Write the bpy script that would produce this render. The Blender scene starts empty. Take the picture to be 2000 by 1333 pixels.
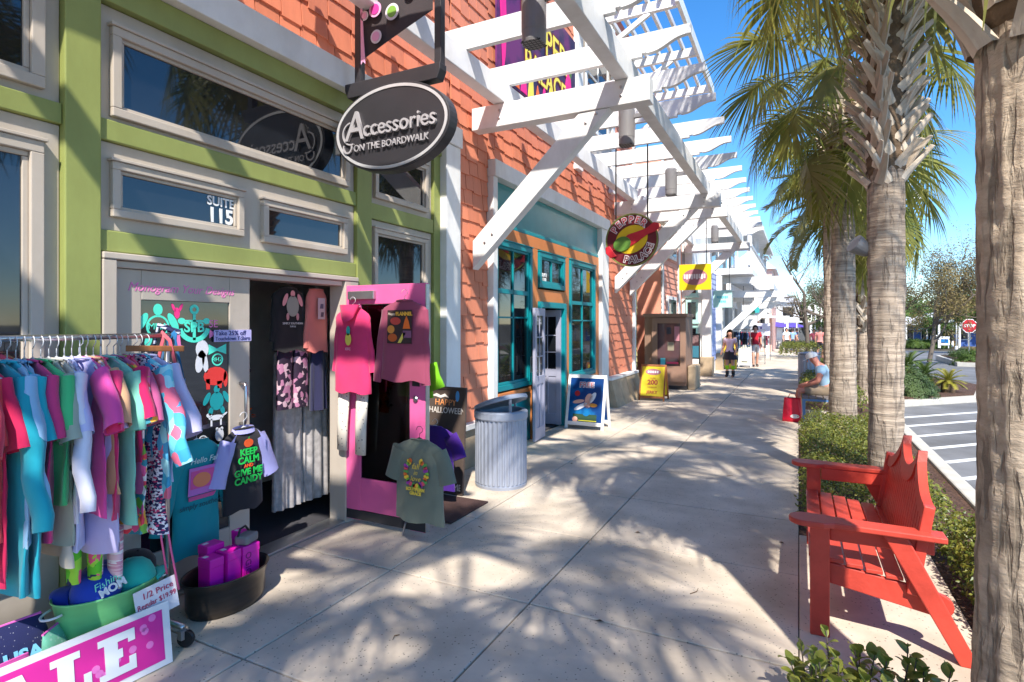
import bpy, bmesh, math, random
import numpy as np
from mathutils import Vector, Matrix, Euler, noise
R = math.radians
rnd = random.Random(11)
scene = bpy.context.scene
col = scene.collection

# ---------------------------------------------------------------- camera
CAM_H = 1.70
F_PX, HOR, CX, VPX = 1110.0, 632.0, 1000.0, 1560.0
YAW = math.atan((VPX - CX) / F_PX)
cam = bpy.data.cameras.new('camera')
cam.sensor_width = 36.0
cam.lens = F_PX / 2000.0 * 36.0
cam.shift_y = -(666.5 - HOR) / 2000.0
cam.clip_start = 0.05
cam.clip_end = 3000.0
cam_o = bpy.data.objects.new('camera', cam)
cam_o.location = (0, 0, CAM_H)
cam_o.rotation_euler = (R(90), 0, YAW)
col.objects.link(cam_o)
scene.camera = cam_o

# ---------------------------------------------------------------- sky, sun, exposure
SUN = Vector((-0.46, 0.888, -1.12)).normalized()      # direction the light travels
world = bpy.data.worlds.new('World')
scene.world = world
world.use_nodes = True
wn = world.node_tree
wn.nodes.clear()
sky = wn.nodes.new('ShaderNodeTexSky')
sky.sky_type = 'NISHITA'
sky.sun_disc = False
sky.sun_elevation = math.asin(-SUN.z)
sky.sun_rotation = math.pi / 2 - math.atan2(-SUN.y, -SUN.x)
sky.altitude = 0
sky.air_density = 1.0
sky.dust_density = 0.0
sky.ozone_density = 6.0
bg = wn.nodes.new('ShaderNodeBackground')
bg.inputs['Strength'].default_value = 0.15
wo = wn.nodes.new('ShaderNodeOutputWorld')
hsv = wn.nodes.new('ShaderNodeHueSaturation')
hsv.inputs['Saturation'].default_value = 1.22
wn.links.new(sky.outputs[0], hsv.inputs['Color'])
wn.links.new(hsv.outputs[0], bg.inputs['Color'])
wn.links.new(bg.outputs[0], wo.inputs['Surface'])
sl = bpy.data.lights.new('sun', 'SUN')
sl.energy = 4.4
sl.angle = R(0.8)
sl.color = (1.0, 0.95, 0.87)
so = bpy.data.objects.new('sun', sl)
so.rotation_euler = SUN.to_track_quat('-Z', 'Y').to_euler()
so.location = (6, -10, 20)
col.objects.link(so)
vs = scene.view_settings
vs.view_transform = 'Standard'
vs.look = 'None'
vs.exposure = 0.88
vs.gamma = 1.0
vs.use_curve_mapping = False
scene.cycles.max_bounces = 6
scene.cycles.diffuse_bounces = 4
scene.cycles.transparent_max_bounces = 12

# ---------------------------------------------------------------- pixel helpers (2000 x 1333 photo pixels -> metres)
CO, SI = math.cos(YAW), math.sin(YAW)
def ray(u, v):
    r = (u - CX) / F_PX
    return r * CO - SI, r * SI + CO, (HOR - v) / F_PX
def G(u, v, z=0.0):                      # on the ground (or at height z)
    x, y, k = ray(u, v); t = (z - CAM_H) / k
    return Vector((x * t, y * t, z))
def WX(u, v, X=-3.5):                    # on a plane parallel to the shop fronts
    x, y, k = ray(u, v); t = X / x
    return Vector((X, y * t, CAM_H + k * t))
def WY(u, v, Y):                         # on a plane across the pavement
    x, y, k = ray(u, v); t = Y / y
    return Vector((x * t, Y, CAM_H + k * t))
def project(p):
    d = -p[0] * SI + p[1] * CO; r = p[0] * CO + p[1] * SI
    return (CX + F_PX * r / d, HOR - F_PX * (p[2] - CAM_H) / d, d)

# ---------------------------------------------------------------- object helpers
ROOTM, KIDS = {}, {}
def link(o, parent=None, world=True):
    col.objects.link(o)
    if parent is not None:
        o.parent = parent
        KIDS.setdefault(parent.name, []).append(o)
        if world and parent.name in ROOTM:
            o.matrix_parent_inverse = ROOTM[parent.name].inverted()
    return o
def tag(o, label, cat, group=None, kind=None):
    if label: o['label'] = label
    if cat: o['category'] = cat
    if group: o['group'] = group
    if kind: o['kind'] = kind
    return o
def thing(name, label, cat, loc=(0, 0, 0), rz=0.0, group=None):
    o = bpy.data.objects.new(name, None)
    o.empty_display_size = 0.1
    o.location = loc; o.rotation_euler = (0, 0, rz)
    col.objects.link(o)
    ROOTM[o.name] = Matrix.Translation(Vector(loc)) @ Matrix.Rotation(rz, 4, 'Z')
    return tag(o, label, cat, group)
def dup(root, loc, rz=0.0, label=None, group=None, scale=None):
    r = root.copy(); col.objects.link(r)
    r.location = loc; r.rotation_euler = (0, 0, rz)
    if scale: r.scale = scale
    if label: r['label'] = label
    if group: r['group'] = group
    def rec(a, b):
        for ch in KIDS.get(a.name, []):
            c = ch.copy(); col.objects.link(c); c.parent = b
            KIDS.setdefault(b.name, []).append(c)
            rec(ch, c)
    rec(root, r)
    return r
def inst(name, me, parent, M, world=True):
    o = bpy.data.objects.new(name, me)
    link(o, parent, world)
    o.matrix_basis = M
    return o
def frame(o, right, up):                 # local x -> right, y -> up, z -> normal
    r = Vector(right).normalized(); u = Vector(up); u = (u - r * u.dot(r)).normalized(); n = r.cross(u)
    m = Matrix((r, u, n)).transposed().to_4x4(); m.translation = Vector(o)
    return m

class MB:
    def __init__(s): s.v = []; s.f = []
    def add(s, vs, fs):
        b = len(s.v); s.v += [tuple(p) for p in vs]; s.f += [tuple(i + b for i in f) for f in fs]; return s
    def box(s, x0, x1, y0, y1, z0, z1, M=None):
        vs = [(x, y, z) for z in (z0, z1) for y in (y0, y1) for x in (x0, x1)]
        if M is not None: vs = [M @ Vector(p) for p in vs]
        return s.add(vs, [(0, 2, 3, 1), (4, 5, 7, 6), (0, 1, 5, 4), (2, 6, 7, 3), (0, 4, 6, 2), (1, 3, 7, 5)])
    def beam(s, p0, p1, w, h, up=(0, 0, 1)):
        p0, p1 = Vector(p0), Vector(p1); d = p1 - p0; L = d.length
        M = frame(p0, d, up)
        return s.box(0, L, -h / 2, h / 2, -w / 2, w / 2, M)
    def tube(s, pts, r, n=8, cap=True, sq=None, up=None):
        pts = [Vector(p) for p in pts]; m = len(pts)
        rs = r if isinstance(r, (list, tuple)) else [r] * m
        vs, fs = [], []
        prev = None
        for i, p in enumerate(pts):
            t = (pts[min(i + 1, m - 1)] - pts[max(i - 1, 0)])
            t = t.normalized() if t.length > 1e-9 else Vector((0, 0, 1))
            if prev is None:
                a = Vector(up) if up else (Vector((0, 0, 1)) if abs(t.z) < 0.9 else Vector((1, 0, 0)))
            else: a = prev
            a = (a - t * a.dot(t)); a = a.normalized() if a.length > 1e-6 else t.orthogonal().normalized()
            prev = a; b = t.cross(a)
            ra, rb = (rs[i], rs[i]) if not sq else (rs[i] * sq[0], rs[i] * sq[1])
            for k in range(n):
                an = 2 * math.pi * k / n
                vs.append(p + a * math.cos(an) * ra + b * math.sin(an) * rb)
        for i in range(m - 1):
            for k in range(n):
                fs.append((i * n + k, i * n + (k + 1) % n, (i + 1) * n + (k + 1) % n, (i + 1) * n + k))
        if cap:
            fs.append(tuple(range(n))[::-1]); fs.append(tuple((m - 1) * n + k for k in range(n)))
        return s.add(vs, fs)
    def lathe(s, prof, n=24, c=(0, 0, 0), sx=1.0, sy=1.0, cap=True, M=None):
        vs, fs = [], []
        for (r, z) in prof:
            for k in range(n):
                an = 2 * math.pi * k / n
                p = Vector((c[0] + r * sx * math.cos(an), c[1] + r * sy * math.sin(an), c[2] + z))
                vs.append(M @ p if M is not None else p)
        for i in range(len(prof) - 1):
            for k in range(n):
                fs.append((i * n + k, i * n + (k + 1) % n, (i + 1) * n + (k + 1) % n, (i + 1) * n + k))
        if cap:
            fs.append(tuple(range(n))[::-1]); fs.append(tuple((len(prof) - 1) * n + k for k in range(n)))
        return s.add(vs, fs)
    def prism(s, poly, d, M=None):        # polygon in local xy, extruded from z=0 to z=d
        n = len(poly)
        vs = [Vector((p[0], p[1], 0)) for p in poly] + [Vector((p[0], p[1], d)) for p in poly]
        if M is not None: vs = [M @ p for p in vs]
        fs = [tuple(range(n))[::-1], tuple(range(n, 2 * n))] + [(i, (i + 1) % n, (i + 1) % n + n, i + n) for i in range(n)]
        return s.add(vs, fs)
    def ell(s, cx, cy, rx, ry, d, M=None, n=20, rot=0, z=0):
        c, q = math.cos(rot), math.sin(rot); P = []
        for k in range(n):
            a = 2 * math.pi * k / n; x, y = rx * math.cos(a), ry * math.sin(a)
            P.append((cx + x * c - y * q, cy + x * q + y * c))
        MM = (M if M is not None else Matrix()) @ Matrix.Translation((0, 0, z))
        return s.prism(P, d, MM)
    def ring(s, cx, cy, ro, ri, d, M=None, n=32, sy=1.0, a0=0, a1=2 * math.pi):
        full = abs(a1 - a0 - 2 * math.pi) < 1e-6; m = n if full else n + 1
        vs = []
        for k in range(m):
            a = a0 + (a1 - a0) * k / n
            for r in (ri, ro):
                for z in (0, d): vs.append(Vector((cx + r * math.cos(a), cy + (r - ro + ro * sy) * math.sin(a), z)))
        if M is not None: vs = [M @ p for p in vs]
        fs = []
        for k in range(n):
            a, b = k * 4, ((k + 1) % m) * 4
            fs += [(a + 1, a + 3, b + 3, b + 1), (a, b, b + 2, a + 2), (a + 2, b + 2, b + 3, a + 3), (a, a + 1, b + 1, b)]
        return s.add(vs, fs)
    def grid(s, nu, nv, fn, wrap=False):
        vs = [fn(i / (nu if wrap else nu - 1), j / (nv - 1)) for j in range(nv) for i in range(nu)]
        fs = []
        for j in range(nv - 1):
            for i in range(nu if wrap else nu - 1):
                fs.append((j * nu + i, j * nu + (i + 1) % nu, (j + 1) * nu + (i + 1) % nu, (j + 1) * nu + i))
        return s.add(vs, fs)
    def mesh(s, name, mat, smooth=False):
        me = bpy.data.meshes.new(name)
        me.from_pydata([tuple(p) for p in s.v], [], s.f)
        if mat: me.materials.append(mat)
        if smooth: me.polygons.foreach_set('use_smooth', [True] * len(me.polygons))
        me.update()
        return me
    def build(s, name, mat, parent=None, smooth=False, bevel=0, world=True, autosm=False):
        o = bpy.data.objects.new(name, s.mesh(name, mat, smooth))
        link(o, parent, world)
        if bevel:
            b = o.modifiers.new('bevel', 'BEVEL'); b.width = bevel; b.segments = 2; b.limit_method = 'ANGLE'; b.angle_limit = R(40)
        return o

def text(s, size, mat, parent, M, name='lettering', ext=0.0015, off=0.0, shear=0.0, sp=1.0, world=True, sx=1.0, align='CENTER'):
    cu = bpy.data.curves.new('t', 'FONT')
    cu.body = s; cu.size = size; cu.extrude = ext; cu.offset = off; cu.shear = shear; cu.space_character = sp
    cu.align_x = align; cu.align_y = 'CENTER'; cu.resolution_u = 3
    o = bpy.data.objects.new('t', cu); col.objects.link(o)
    me = bpy.data.meshes.new_from_object(o)
    bpy.data.objects.remove(o); bpy.data.curves.remove(cu)
    me.materials.clear(); me.materials.append(mat)
    me.transform(M @ Matrix.Diagonal((sx, 1, 1, 1)))
    ob = bpy.data.objects.new(name, me)
    return link(ob, parent, world)

# ---------------------------------------------------------------- materials
MATS = {}
def srgb(r, g, b):
    f = lambda c: (c / 255 / 12.92) if c / 255 <= 0.04045 else ((c / 255 + 0.055) / 1.055) ** 2.4
    return (f(r), f(g), f(b))
def mat(name, c, rough=0.6, metal=0.0, var=0.12, vs=4.0, bump=0.0, bs=60.0, c2=None, stretch=(1, 1, 1), rand=0.0,
        ior=1.45, trans=0.0, spots=None, sheen=0.0, coat=0.0, c2lo=0.45, c2hi=0.6, dist=0.01, stain=None):
    if name in MATS: return MATS[name]
    m = bpy.data.materials.new(name); m.use_nodes = True; MATS[name] = m
    nt = m.node_tree; N = nt.nodes; L = nt.links; N.clear()
    out = N.new('ShaderNodeOutputMaterial'); p = N.new('ShaderNodeBsdfPrincipled')
    p.inputs['Roughness'].default_value = rough; p.inputs['Metallic'].default_value = metal; p.inputs['IOR'].default_value = ior
    if sheen: p.inputs['Sheen Weight'].default_value = sheen
    if coat: p.inputs['Coat Weight'].default_value = coat
    tc = N.new('ShaderNodeTexCoord'); mp = N.new('ShaderNodeMapping'); mp.inputs['Scale'].default_value = stretch
    L.new(tc.outputs['Object'], mp.inputs['Vector'])
    no = N.new('ShaderNodeTexNoise'); no.inputs['Scale'].default_value = vs; no.inputs['Detail'].default_value = 5
    L.new(mp.outputs[0], no.inputs['Vector'])
    rp = N.new('ShaderNodeValToRGB')
    lo = tuple(x * (1 - var) for x in c); hi = tuple(min(1, x * (1 + var)) for x in c)
    if c2: lo, hi = c, c2
    rp.color_ramp.elements[0].color = (*lo, 1); rp.color_ramp.elements[1].color = (*hi, 1)
    rp.color_ramp.elements[0].position = c2lo if c2 else 0.3; rp.color_ramp.elements[1].position = c2hi if c2 else 0.7
    L.new(no.outputs['Fac'], rp.inputs[0]); cur = rp.outputs[0]
    if spots:                              # (colour, scale, threshold, amount)
        v = N.new('ShaderNodeTexVoronoi'); v.inputs['Scale'].default_value = spots[1]; L.new(tc.outputs['Object'], v.inputs['Vector'])
        st = N.new('ShaderNodeValToRGB'); st.color_ramp.elements[0].position = spots[2] * 0.8; st.color_ramp.elements[1].position = spots[2]
        st.color_ramp.elements[0].color = (spots[3],) * 3 + (1,); st.color_ramp.elements[1].color = (0, 0, 0, 1)
        L.new(v.outputs['Distance'], st.inputs[0])
        mx = N.new('ShaderNodeMix'); mx.data_type = 'RGBA'; L.new(st.outputs[0], mx.inputs['Factor'])
        L.new(cur, mx.inputs['A']); mx.inputs['B'].default_value = (*spots[0], 1); cur = mx.outputs['Result']
    if stain:                              # broad weathering: (scale, darkest factor, stretch)
        ms = N.new('ShaderNodeMapping'); ms.inputs['Scale'].default_value = stain[2] if len(stain) > 2 else (1, 1, 1); L.new(tc.outputs['Object'], ms.inputs['Vector'])
        ns = N.new('ShaderNodeTexNoise'); ns.inputs['Scale'].default_value = stain[0]; ns.inputs['Detail'].default_value = 9; ns.inputs['Roughness'].default_value = 0.65; L.new(ms.outputs[0], ns.inputs['Vector'])
        rs_ = N.new('ShaderNodeValToRGB'); rs_.color_ramp.elements[0].position = 0.36; rs_.color_ramp.elements[1].position = 0.58
        rs_.color_ramp.elements[0].color = (stain[1], stain[1] * 0.985, stain[1] * 0.96, 1); rs_.color_ramp.elements[1].color = (1, 1, 1, 1); L.new(ns.outputs['Fac'], rs_.inputs[0])
        ml_ = N.new('ShaderNodeMix'); ml_.data_type = 'RGBA'; ml_.blend_type = 'MULTIPLY'; ml_.inputs['Factor'].default_value = 1.0; L.new(cur, ml_.inputs['A']); L.new(rs_.outputs[0], ml_.inputs['B']); cur = ml_.outputs['Result']
    if rand:
        oi = N.new('ShaderNodeObjectInfo'); hs = N.new('ShaderNodeHueSaturation')
        mr = N.new('ShaderNodeMapRange'); mr.inputs['To Min'].default_value = 1 - rand; mr.inputs['To Max'].default_value = 1 + rand
        L.new(oi.outputs['Random'], mr.inputs['Value']); L.new(mr.outputs[0], hs.inputs['Value']); L.new(cur, hs.inputs['Color']); cur = hs.outputs[0]
    L.new(cur, p.inputs['Base Color'])
    if bump:
        nb = N.new('ShaderNodeTexNoise'); nb.inputs['Scale'].default_value = bs; nb.inputs['Detail'].default_value = 6
        L.new(mp.outputs[0], nb.inputs['Vector'])
        b = N.new('ShaderNodeBump'); b.inputs['Strength'].default_value = bump; b.inputs['Distance'].default_value = dist
        L.new(nb.outputs['Fac'], b.inputs['Height']); L.new(b.outputs[0], p.inputs['Normal'])
    if trans:
        t = N.new('ShaderNodeBsdfTranslucent'); L.new(cur, t.inputs['Color'])
        mx = N.new('ShaderNodeMixShader'); mx.inputs[0].default_value = trans
        L.new(p.outputs[0], mx.inputs[1]); L.new(t.outputs[0], mx.inputs[2]); L.new(mx.outputs[0], out.inputs['Surface'])
    else: L.new(p.outputs[0], out.inputs['Surface'])
    return m
def paint(name, c, rough=0.5, **k):
    k.setdefault('bump', 0.15); k.setdefault('bs', 35); k.setdefault('var', 0.08); k.setdefault('dist', 0.004)
    return mat(name, c, rough, **k)
def cloth(name, c, **k):
    k.setdefault('bump', 0.35); k.setdefault('bs', 260); k.setdefault('var', 0.1); k.setdefault('sheen', 0.25); k.setdefault('dist', 0.003); k.setdefault('trans', 0.12)
    return mat(name, c, 0.85, **k)
def flat(name, c, rough=0.55): return mat(name, c, rough, var=0.03)

m_white = paint('white_paint', (0.82, 0.81, 0.79), 0.5, var=0.05, stain=(2.2, 0.86, (1, 1, 0.5)), bump=0.3, bs=22)
m_green = paint('green_paint', srgb(146, 154, 86), 0.5, var=0.1, vs=1.5, stain=(2.5, 0.86, (1, 1, 0.4)))
m_beige = paint('beige_paint', srgb(190, 178, 164), 0.5, var=0.06, vs=1.5, stain=(2.5, 0.88, (1, 1, 0.4)))
m_coral = paint('coral_paint', srgb(214, 130, 98), 0.6, var=0.1, vs=3, rand=0.13, bump=0.35, bs=18, stretch=(1, 3, 0.6))
m_coralback = paint('coral_backing', srgb(120, 62, 42), 0.7)
m_orange = paint('orange_paint', srgb(205, 125, 70), 0.5)
m_teal = paint('teal_paint', srgb(0, 132, 140), 0.45)
m_tealglass = mat('teal_panel', srgb(70, 145, 148), 0.25, var=0.06)
m_pink = paint('pink_paint', srgb(226, 100, 154), 0.4, var=0.06)
m_red = paint('red_paint', srgb(202, 72, 57), 0.45, var=0.14, vs=5, bump=0.45, bs=26, stretch=(1, 0.12, 1), stain=(4.0, 0.84), dist=0.006)
m_glass = mat('window_glass', (0.012, 0.014, 0.018), 0.03, var=0.2, ior=1.85)
def clear_glass():
    m = bpy.data.materials.new('tinted_glass'); m.use_nodes = True; nt = m.node_tree; N = nt.nodes; L = nt.links; N.clear()
    o = N.new('ShaderNodeOutputMaterial'); t = N.new('ShaderNodeBsdfTransparent'); t.inputs[0].default_value = (0.42, 0.43, 0.45, 1)
    g = N.new('ShaderNodeBsdfGlossy'); g.inputs['Roughness'].default_value = 0.02; f = N.new('ShaderNodeFresnel'); f.inputs[0].default_value = 1.6
    x = N.new('ShaderNodeMixShader'); L.new(f.outputs[0], x.inputs[0]); L.new(t.outputs[0], x.inputs[1]); L.new(g.outputs[0], x.inputs[2]); L.new(x.outputs[0], o.inputs[0])
    return m
m_clear = clear_glass()
m_dark = mat('dark_interior', (0.03, 0.028, 0.03), 0.8)
m_room = mat('interior_wall_paint', (0.75, 0.72, 0.68), 0.8)
m_mat = mat('entrance_carpet', (0.05, 0.048, 0.055), 0.95, bump=0.6, bs=220)
m_black = mat('black_plastic', (0.018, 0.018, 0.02), 0.4, var=0.2)
m_signblack = paint('sign_charcoal', (0.035, 0.032, 0.036), 0.4)
m_silver = mat('silver_trim', (0.62, 0.60, 0.60), 0.35, metal=0.3)
m_steel = mat('steel', (0.55, 0.55, 0.56), 0.28, metal=1.0, var=0.08)
m_alu = mat('aluminium', (0.5, 0.5, 0.5), 0.4, metal=0.9)
m_lampgrey = paint('lamp_grey', (0.22, 0.21, 0.21), 0.4)
m_concrete = mat('concrete', srgb(206, 191, 172), 0.85, stain=(1.1, 0.82), var=0.10, vs=2.2, bump=0.25, bs=90, spots=((0.10, 0.09, 0.08), 34, 0.17, 0.7), dist=0.004)
m_joint = mat('joint_filler', (0.07, 0.065, 0.06), 0.95)
m_kerb = mat('kerb_concrete', srgb(190, 184, 172), 0.85, var=0.1, vs=6, bump=0.2, bs=80)
m_asphalt = mat('asphalt', (0.19, 0.19, 0.195), 0.9, stain=(0.6, 0.75), var=0.15, vs=1.2, bump=0.4, bs=160)
m_line = paint('road_paint', (0.75, 0.75, 0.73), 0.7)
m_mulch = mat('mulch', (0.07, 0.035, 0.022), 0.95, var=0.5, vs=40, bump=1.0, bs=60, c2=(0.16, 0.085, 0.055), dist=0.03)
m_soil = mat('soil', (0.09, 0.075, 0.05), 0.95, var=0.3, vs=8)
m_stone = mat('stone', srgb(178, 156, 128), 0.85, var=0.15, vs=5, bump=0.4, bs=30, rand=0.08)
m_bark = None
def leafmat(name, c, c2, trans=0.3, rough=0.5): return mat(name, c, rough, vs=1.6, c2=c2, c2lo=0.35, c2hi=0.65, trans=trans, rand=0.15)
m_frond = leafmat('palm_frond', (0.17, 0.20, 0.035), (0.38, 0.34, 0.08), 0.42, 0.4)
m_frondy = leafmat('palm_frond_yellow', (0.22, 0.21, 0.06), (0.36, 0.30, 0.10), 0.35, 0.45)
m_hedge = mat('hedge_leaf', (0.075, 0.115, 0.02), 0.4, vs=9, c2=(0.28, 0.27, 0.045), c2lo=0.38, c2hi=0.66, trans=0.25)
m_leaf = leafmat('broad_leaf', (0.14, 0.20, 0.03), (0.32, 0.33, 0.06), 0.3, 0.35)
m_tree = leafmat('tree_leaf', (0.06, 0.11, 0.02), (0.12, 0.19, 0.03), 0.3)
m_drytree = leafmat('dry_leaf', (0.20, 0.15, 0.05), (0.33, 0.25, 0.10), 0.3)
m_twig = mat('twig', (0.14, 0.11, 0.085), 0.9)
m_skin = mat('skin', srgb(205, 150, 125), 0.55, var=0.08)
m_hair = mat('dark_hair', (0.03, 0.02, 0.015), 0.6)

def trunkmat(name, c, c2, ring=9.0, crack=1.0, th=0.36, s1=None, s2=(26, 26, 3.5)):
    m = bpy.data.materials.new(name); m.use_nodes = True
    nt = m.node_tree; N = nt.nodes; L = nt.links; p = N['Principled BSDF']; p.inputs['Roughness'].default_value = 0.95
    tc = N.new('ShaderNodeTexCoord')
    def mp(s):
        q = N.new('ShaderNodeMapping'); q.inputs['Scale'].default_value = s; L.new(tc.outputs['Object'], q.inputs['Vector']); return q.outputs[0]
    n1 = N.new('ShaderNodeTexNoise'); n1.inputs['Scale'].default_value = 1.0; n1.inputs['Detail'].default_value = 8; n1.inputs['Roughness'].default_value = 0.65
    L.new(mp(s1 or (3, 3, ring * 4)), n1.inputs['Vector'])
    n2 = N.new('ShaderNodeTexNoise'); n2.inputs['Scale'].default_value = 1.0; n2.inputs['Detail'].default_value = 6; n2.inputs['Distortion'].default_value = 0.6
    L.new(mp(s2), n2.inputs['Vector'])
    n3 = N.new('ShaderNodeTexNoise'); n3.inputs['Scale'].default_value = 2.5; n3.inputs['Detail'].default_value = 4
    L.new(tc.outputs['Object'], n3.inputs['Vector'])
    cr = N.new('ShaderNodeValToRGB'); cr.color_ramp.elements[0].position = th; cr.color_ramp.elements[1].position = th + 0.10
    L.new(n2.outputs['Fac'], cr.inputs[0])
    def mixn(f, a, b, mode='MIX'):
        q = N.new('ShaderNodeMix'); q.data_type = 'RGBA'; q.blend_type = mode
        for s, x in (('Factor', f), ('A', a), ('B', b)):
            if isinstance(x, (int, float)): q.inputs[s].default_value = x
            elif isinstance(x, tuple): q.inputs[s].default_value = (*x, 1)
            else: L.new(x, q.inputs[s])
        return q.outputs['Result']
    r1 = N.new('ShaderNodeValToRGB'); r1.color_ramp.elements[0].position = 0.35; r1.color_ramp.elements[1].position = 0.65
    r1.color_ramp.elements[0].color = (*c, 1); r1.color_ramp.elements[1].color = (*c2, 1); L.new(n1.outputs['Fac'], r1.inputs[0])
    r3 = N.new('ShaderNodeValToRGB'); r3.color_ramp.elements[0].color = (0.72, 0.70, 0.68, 1); r3.color_ramp.elements[1].color = (1.15, 1.12, 1.08, 1)
    r3.color_ramp.elements[0].position = 0.35; r3.color_ramp.elements[1].position = 0.65; L.new(n3.outputs['Fac'], r3.inputs[0])
    base = mixn(1.0, r1.outputs[0], r3.outputs[0], 'MULTIPLY')
    dk = N.new('ShaderNodeMath'); dk.operation = 'MULTIPLY'; dk.inputs[1].default_value = 1.0
    inv = N.new('ShaderNodeMath'); inv.operation = 'SUBTRACT'; inv.inputs[0].default_value = 1.0; L.new(cr.outputs[0], inv.inputs[1])
    L.new(inv.outputs[0], dk.inputs[0])
    mm = N.new('ShaderNodeMath'); mm.operation = 'MULTIPLY'; mm.inputs[1].default_value = 0.45 * crack; L.new(dk.outputs[0], mm.inputs[0])
    fin = mixn(mm.outputs[0], base, tuple(x * 0.45 for x in c))
    L.new(fin, p.inputs['Base Color'])
    h = N.new('ShaderNodeMath'); h.operation = 'MULTIPLY_ADD'; h.inputs[1].default_value = 0.6; L.new(cr.outputs[0], h.inputs[0]); L.new(n1.outputs['Fac'], h.inputs[2])
    b = N.new('ShaderNodeBump'); b.inputs['Strength'].default_value = 0.75; b.inputs['Distance'].default_value = 0.025; L.new(h.outputs[0], b.inputs['Height']); L.new(b.outputs[0], p.inputs['Normal'])
    return m
m_trunk = trunkmat('palm_trunk_bark', srgb(142, 126, 112), srgb(200, 182, 162))
m_trunkv = trunkmat('palm_trunk_fissured', srgb(176, 156, 134), srgb(212, 192, 168), ring=4.0, crack=1.7, th=0.38, s1=(9, 9, 22), s2=(34, 34, 4.5))
m_boot = mat('palm_boot', srgb(200, 184, 164), 0.9, var=0.25, vs=5, bump=0.6, bs=40, stretch=(1, 1, 0.3), rand=0.2)
m_fibre = mat('palm_fibre', srgb(110, 90, 70), 0.95, var=0.4, vs=12, bump=1.0, bs=50)
# ================================================================ ground
def struct(name, mb, m, parent=None, **k):
    o = mb.build(name, m, parent, **k)
    if parent is None: o['kind'] = 'structure'
    return o
def sheet(x0, x1, prof, d=0.12):           # strip following a height profile [(y, z), ...]
    mb = MB(); n = len(prof)
    vs_ = [(x, y, z - o) for o in (0, d) for (y, z) in prof for x in (x0, x1)]
    fs_ = []
    for k in range(n - 1):
        a = 2 * k; fs_ += [(a, a + 1, a + 3, a + 2), (2 * n + a, 2 * n + a + 2, 2 * n + a + 3, 2 * n + a + 1), (a, a + 2, 2 * n + a + 2, 2 * n + a), (a + 1, 2 * n + a + 1, 2 * n + a + 3, a + 3)]
    return mb.add(vs_, fs_)
FALL = lambda y: -max(0.0, y - 22.0) * 0.016
struct('terrain', sheet(-400, 900, [(-60, -0.2), (22, -0.2), (72, -0.2 + FALL(72)), (1500, -0.2 + FALL(72))], 0.4), m_soil)
struct('road', sheet(1.62, 60, [(-14, -0.13), (22, -0.13), (62, -0.13 + FALL(62))], 0.06), m_asphalt)
pv = struct('pavement', MB().box(-9.0, 0.0, -14, 21.7, -0.3, -0.022), m_joint)
struct('pavement_bed', sheet(0.0, 1.46, [(-14, -0.035), (22, -0.035), (46, -0.035 + FALL(46))], 0.1), m_mulch)
# concrete slabs with open joints
gap = 0.011
xs = [-3.56, -2.52, -1.47, 0.0]
ys = [3.12 + 1.165 * k for k in range(-5, 17)]
random.seed(4)
for j in range(len(ys) - 1):
    for i in range(3):
        mb = MB(); x0, x1, y0, y1 = xs[i] + (0 if i == 0 else gap), xs[i + 1] - (0.002 if i == 2 else 0), ys[j] + gap, ys[j + 1]
        dz = random.uniform(-0.0015, 0.0015)
        if i == 0 and ys[j] > 12: x0 = -5.0
        mb.box(x0, x1, y0, y1, -0.1, dz)
        o = mb.build('slab', m_concrete, pv, bevel=0.006)
struct('far_pavement', sheet(-5.0, 0.0, [(ys[-1] + gap, 0.0), (22, 0.0), (46, FALL(46))]), m_concrete)
struct('plaza', sheet(-14, 1.45, [(46.01, FALL(46)), (78, FALL(78))]), m_concrete)
for (y0, y1, lab) in ((2.98, 5.12, 0), (10.35, 12.6, 1)):
    struct('bench_pad', MB().box(0.003, 0.86, y0, y1, -0.12, 0.0), m_concrete, bevel=0.006)
kb = struct('kerb', MB().box(1.46, 1.62, -14, 13.2, -0.3, 0.0), m_kerb, bevel=0.02)
struct('far_kerb', sheet(1.46, 1.62, [(13.2, 0.0), (22, 0.0), (46, FALL(46))], 0.3), m_kerb, bevel=0.02)
# 45 degree hatching painted on the road
for k, (u, v) in enumerate(((1830, 811), (1830, 828), (1830, 849), (1830, 875), (1830, 905), (1830, 942), (1830, 985))):
    p = G(u, v, -0.126)
    c = p.x - p.y                       # line X - Y = c
    a = Vector((1.72, 1.72 - c, -0.128)); b = Vector((5.2, 5.2 - c, -0.128))
    struct('road_marking', MB().beam(a, b, 0.10, 0.004, up=(0, 0, 1)) , m_line)

# ================================================================ the coral shop building
XW = -3.5
bld = thing('shop_building', 'coral shingled shop building with a green shopfront and a teal shopfront', 'building', (XW, 5, 0))
w = MB()
def wallbox(mb, y0, y1, z0, z1, x0=-3.8, x1=XW - 0.03): mb.box(x0, x1, y0, y1, z0, z1)
wallbox(w, -4, 5.42, 3.63, 8.4); wallbox(w, 5.4, 6.29, 0.02, 8.4); wallbox(w, 6.29, 11.13, 3.70, 8.4); wallbox(w, 11.13, 13.3, 0.02, 8.4)
w.box(-9, -3.8, -4.0, -3.8, 0, 8.4); w.box(-9, -3.8, 13.1, 13.3, 0, 8.4); w.box(-9, -8.8, -3.8, 13.1, 0, 8.4); w.box(-9, -3.8, -3.8, 13.1, 8.2, 8.4)
w.build('wall', m_coralback, bld)
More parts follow.
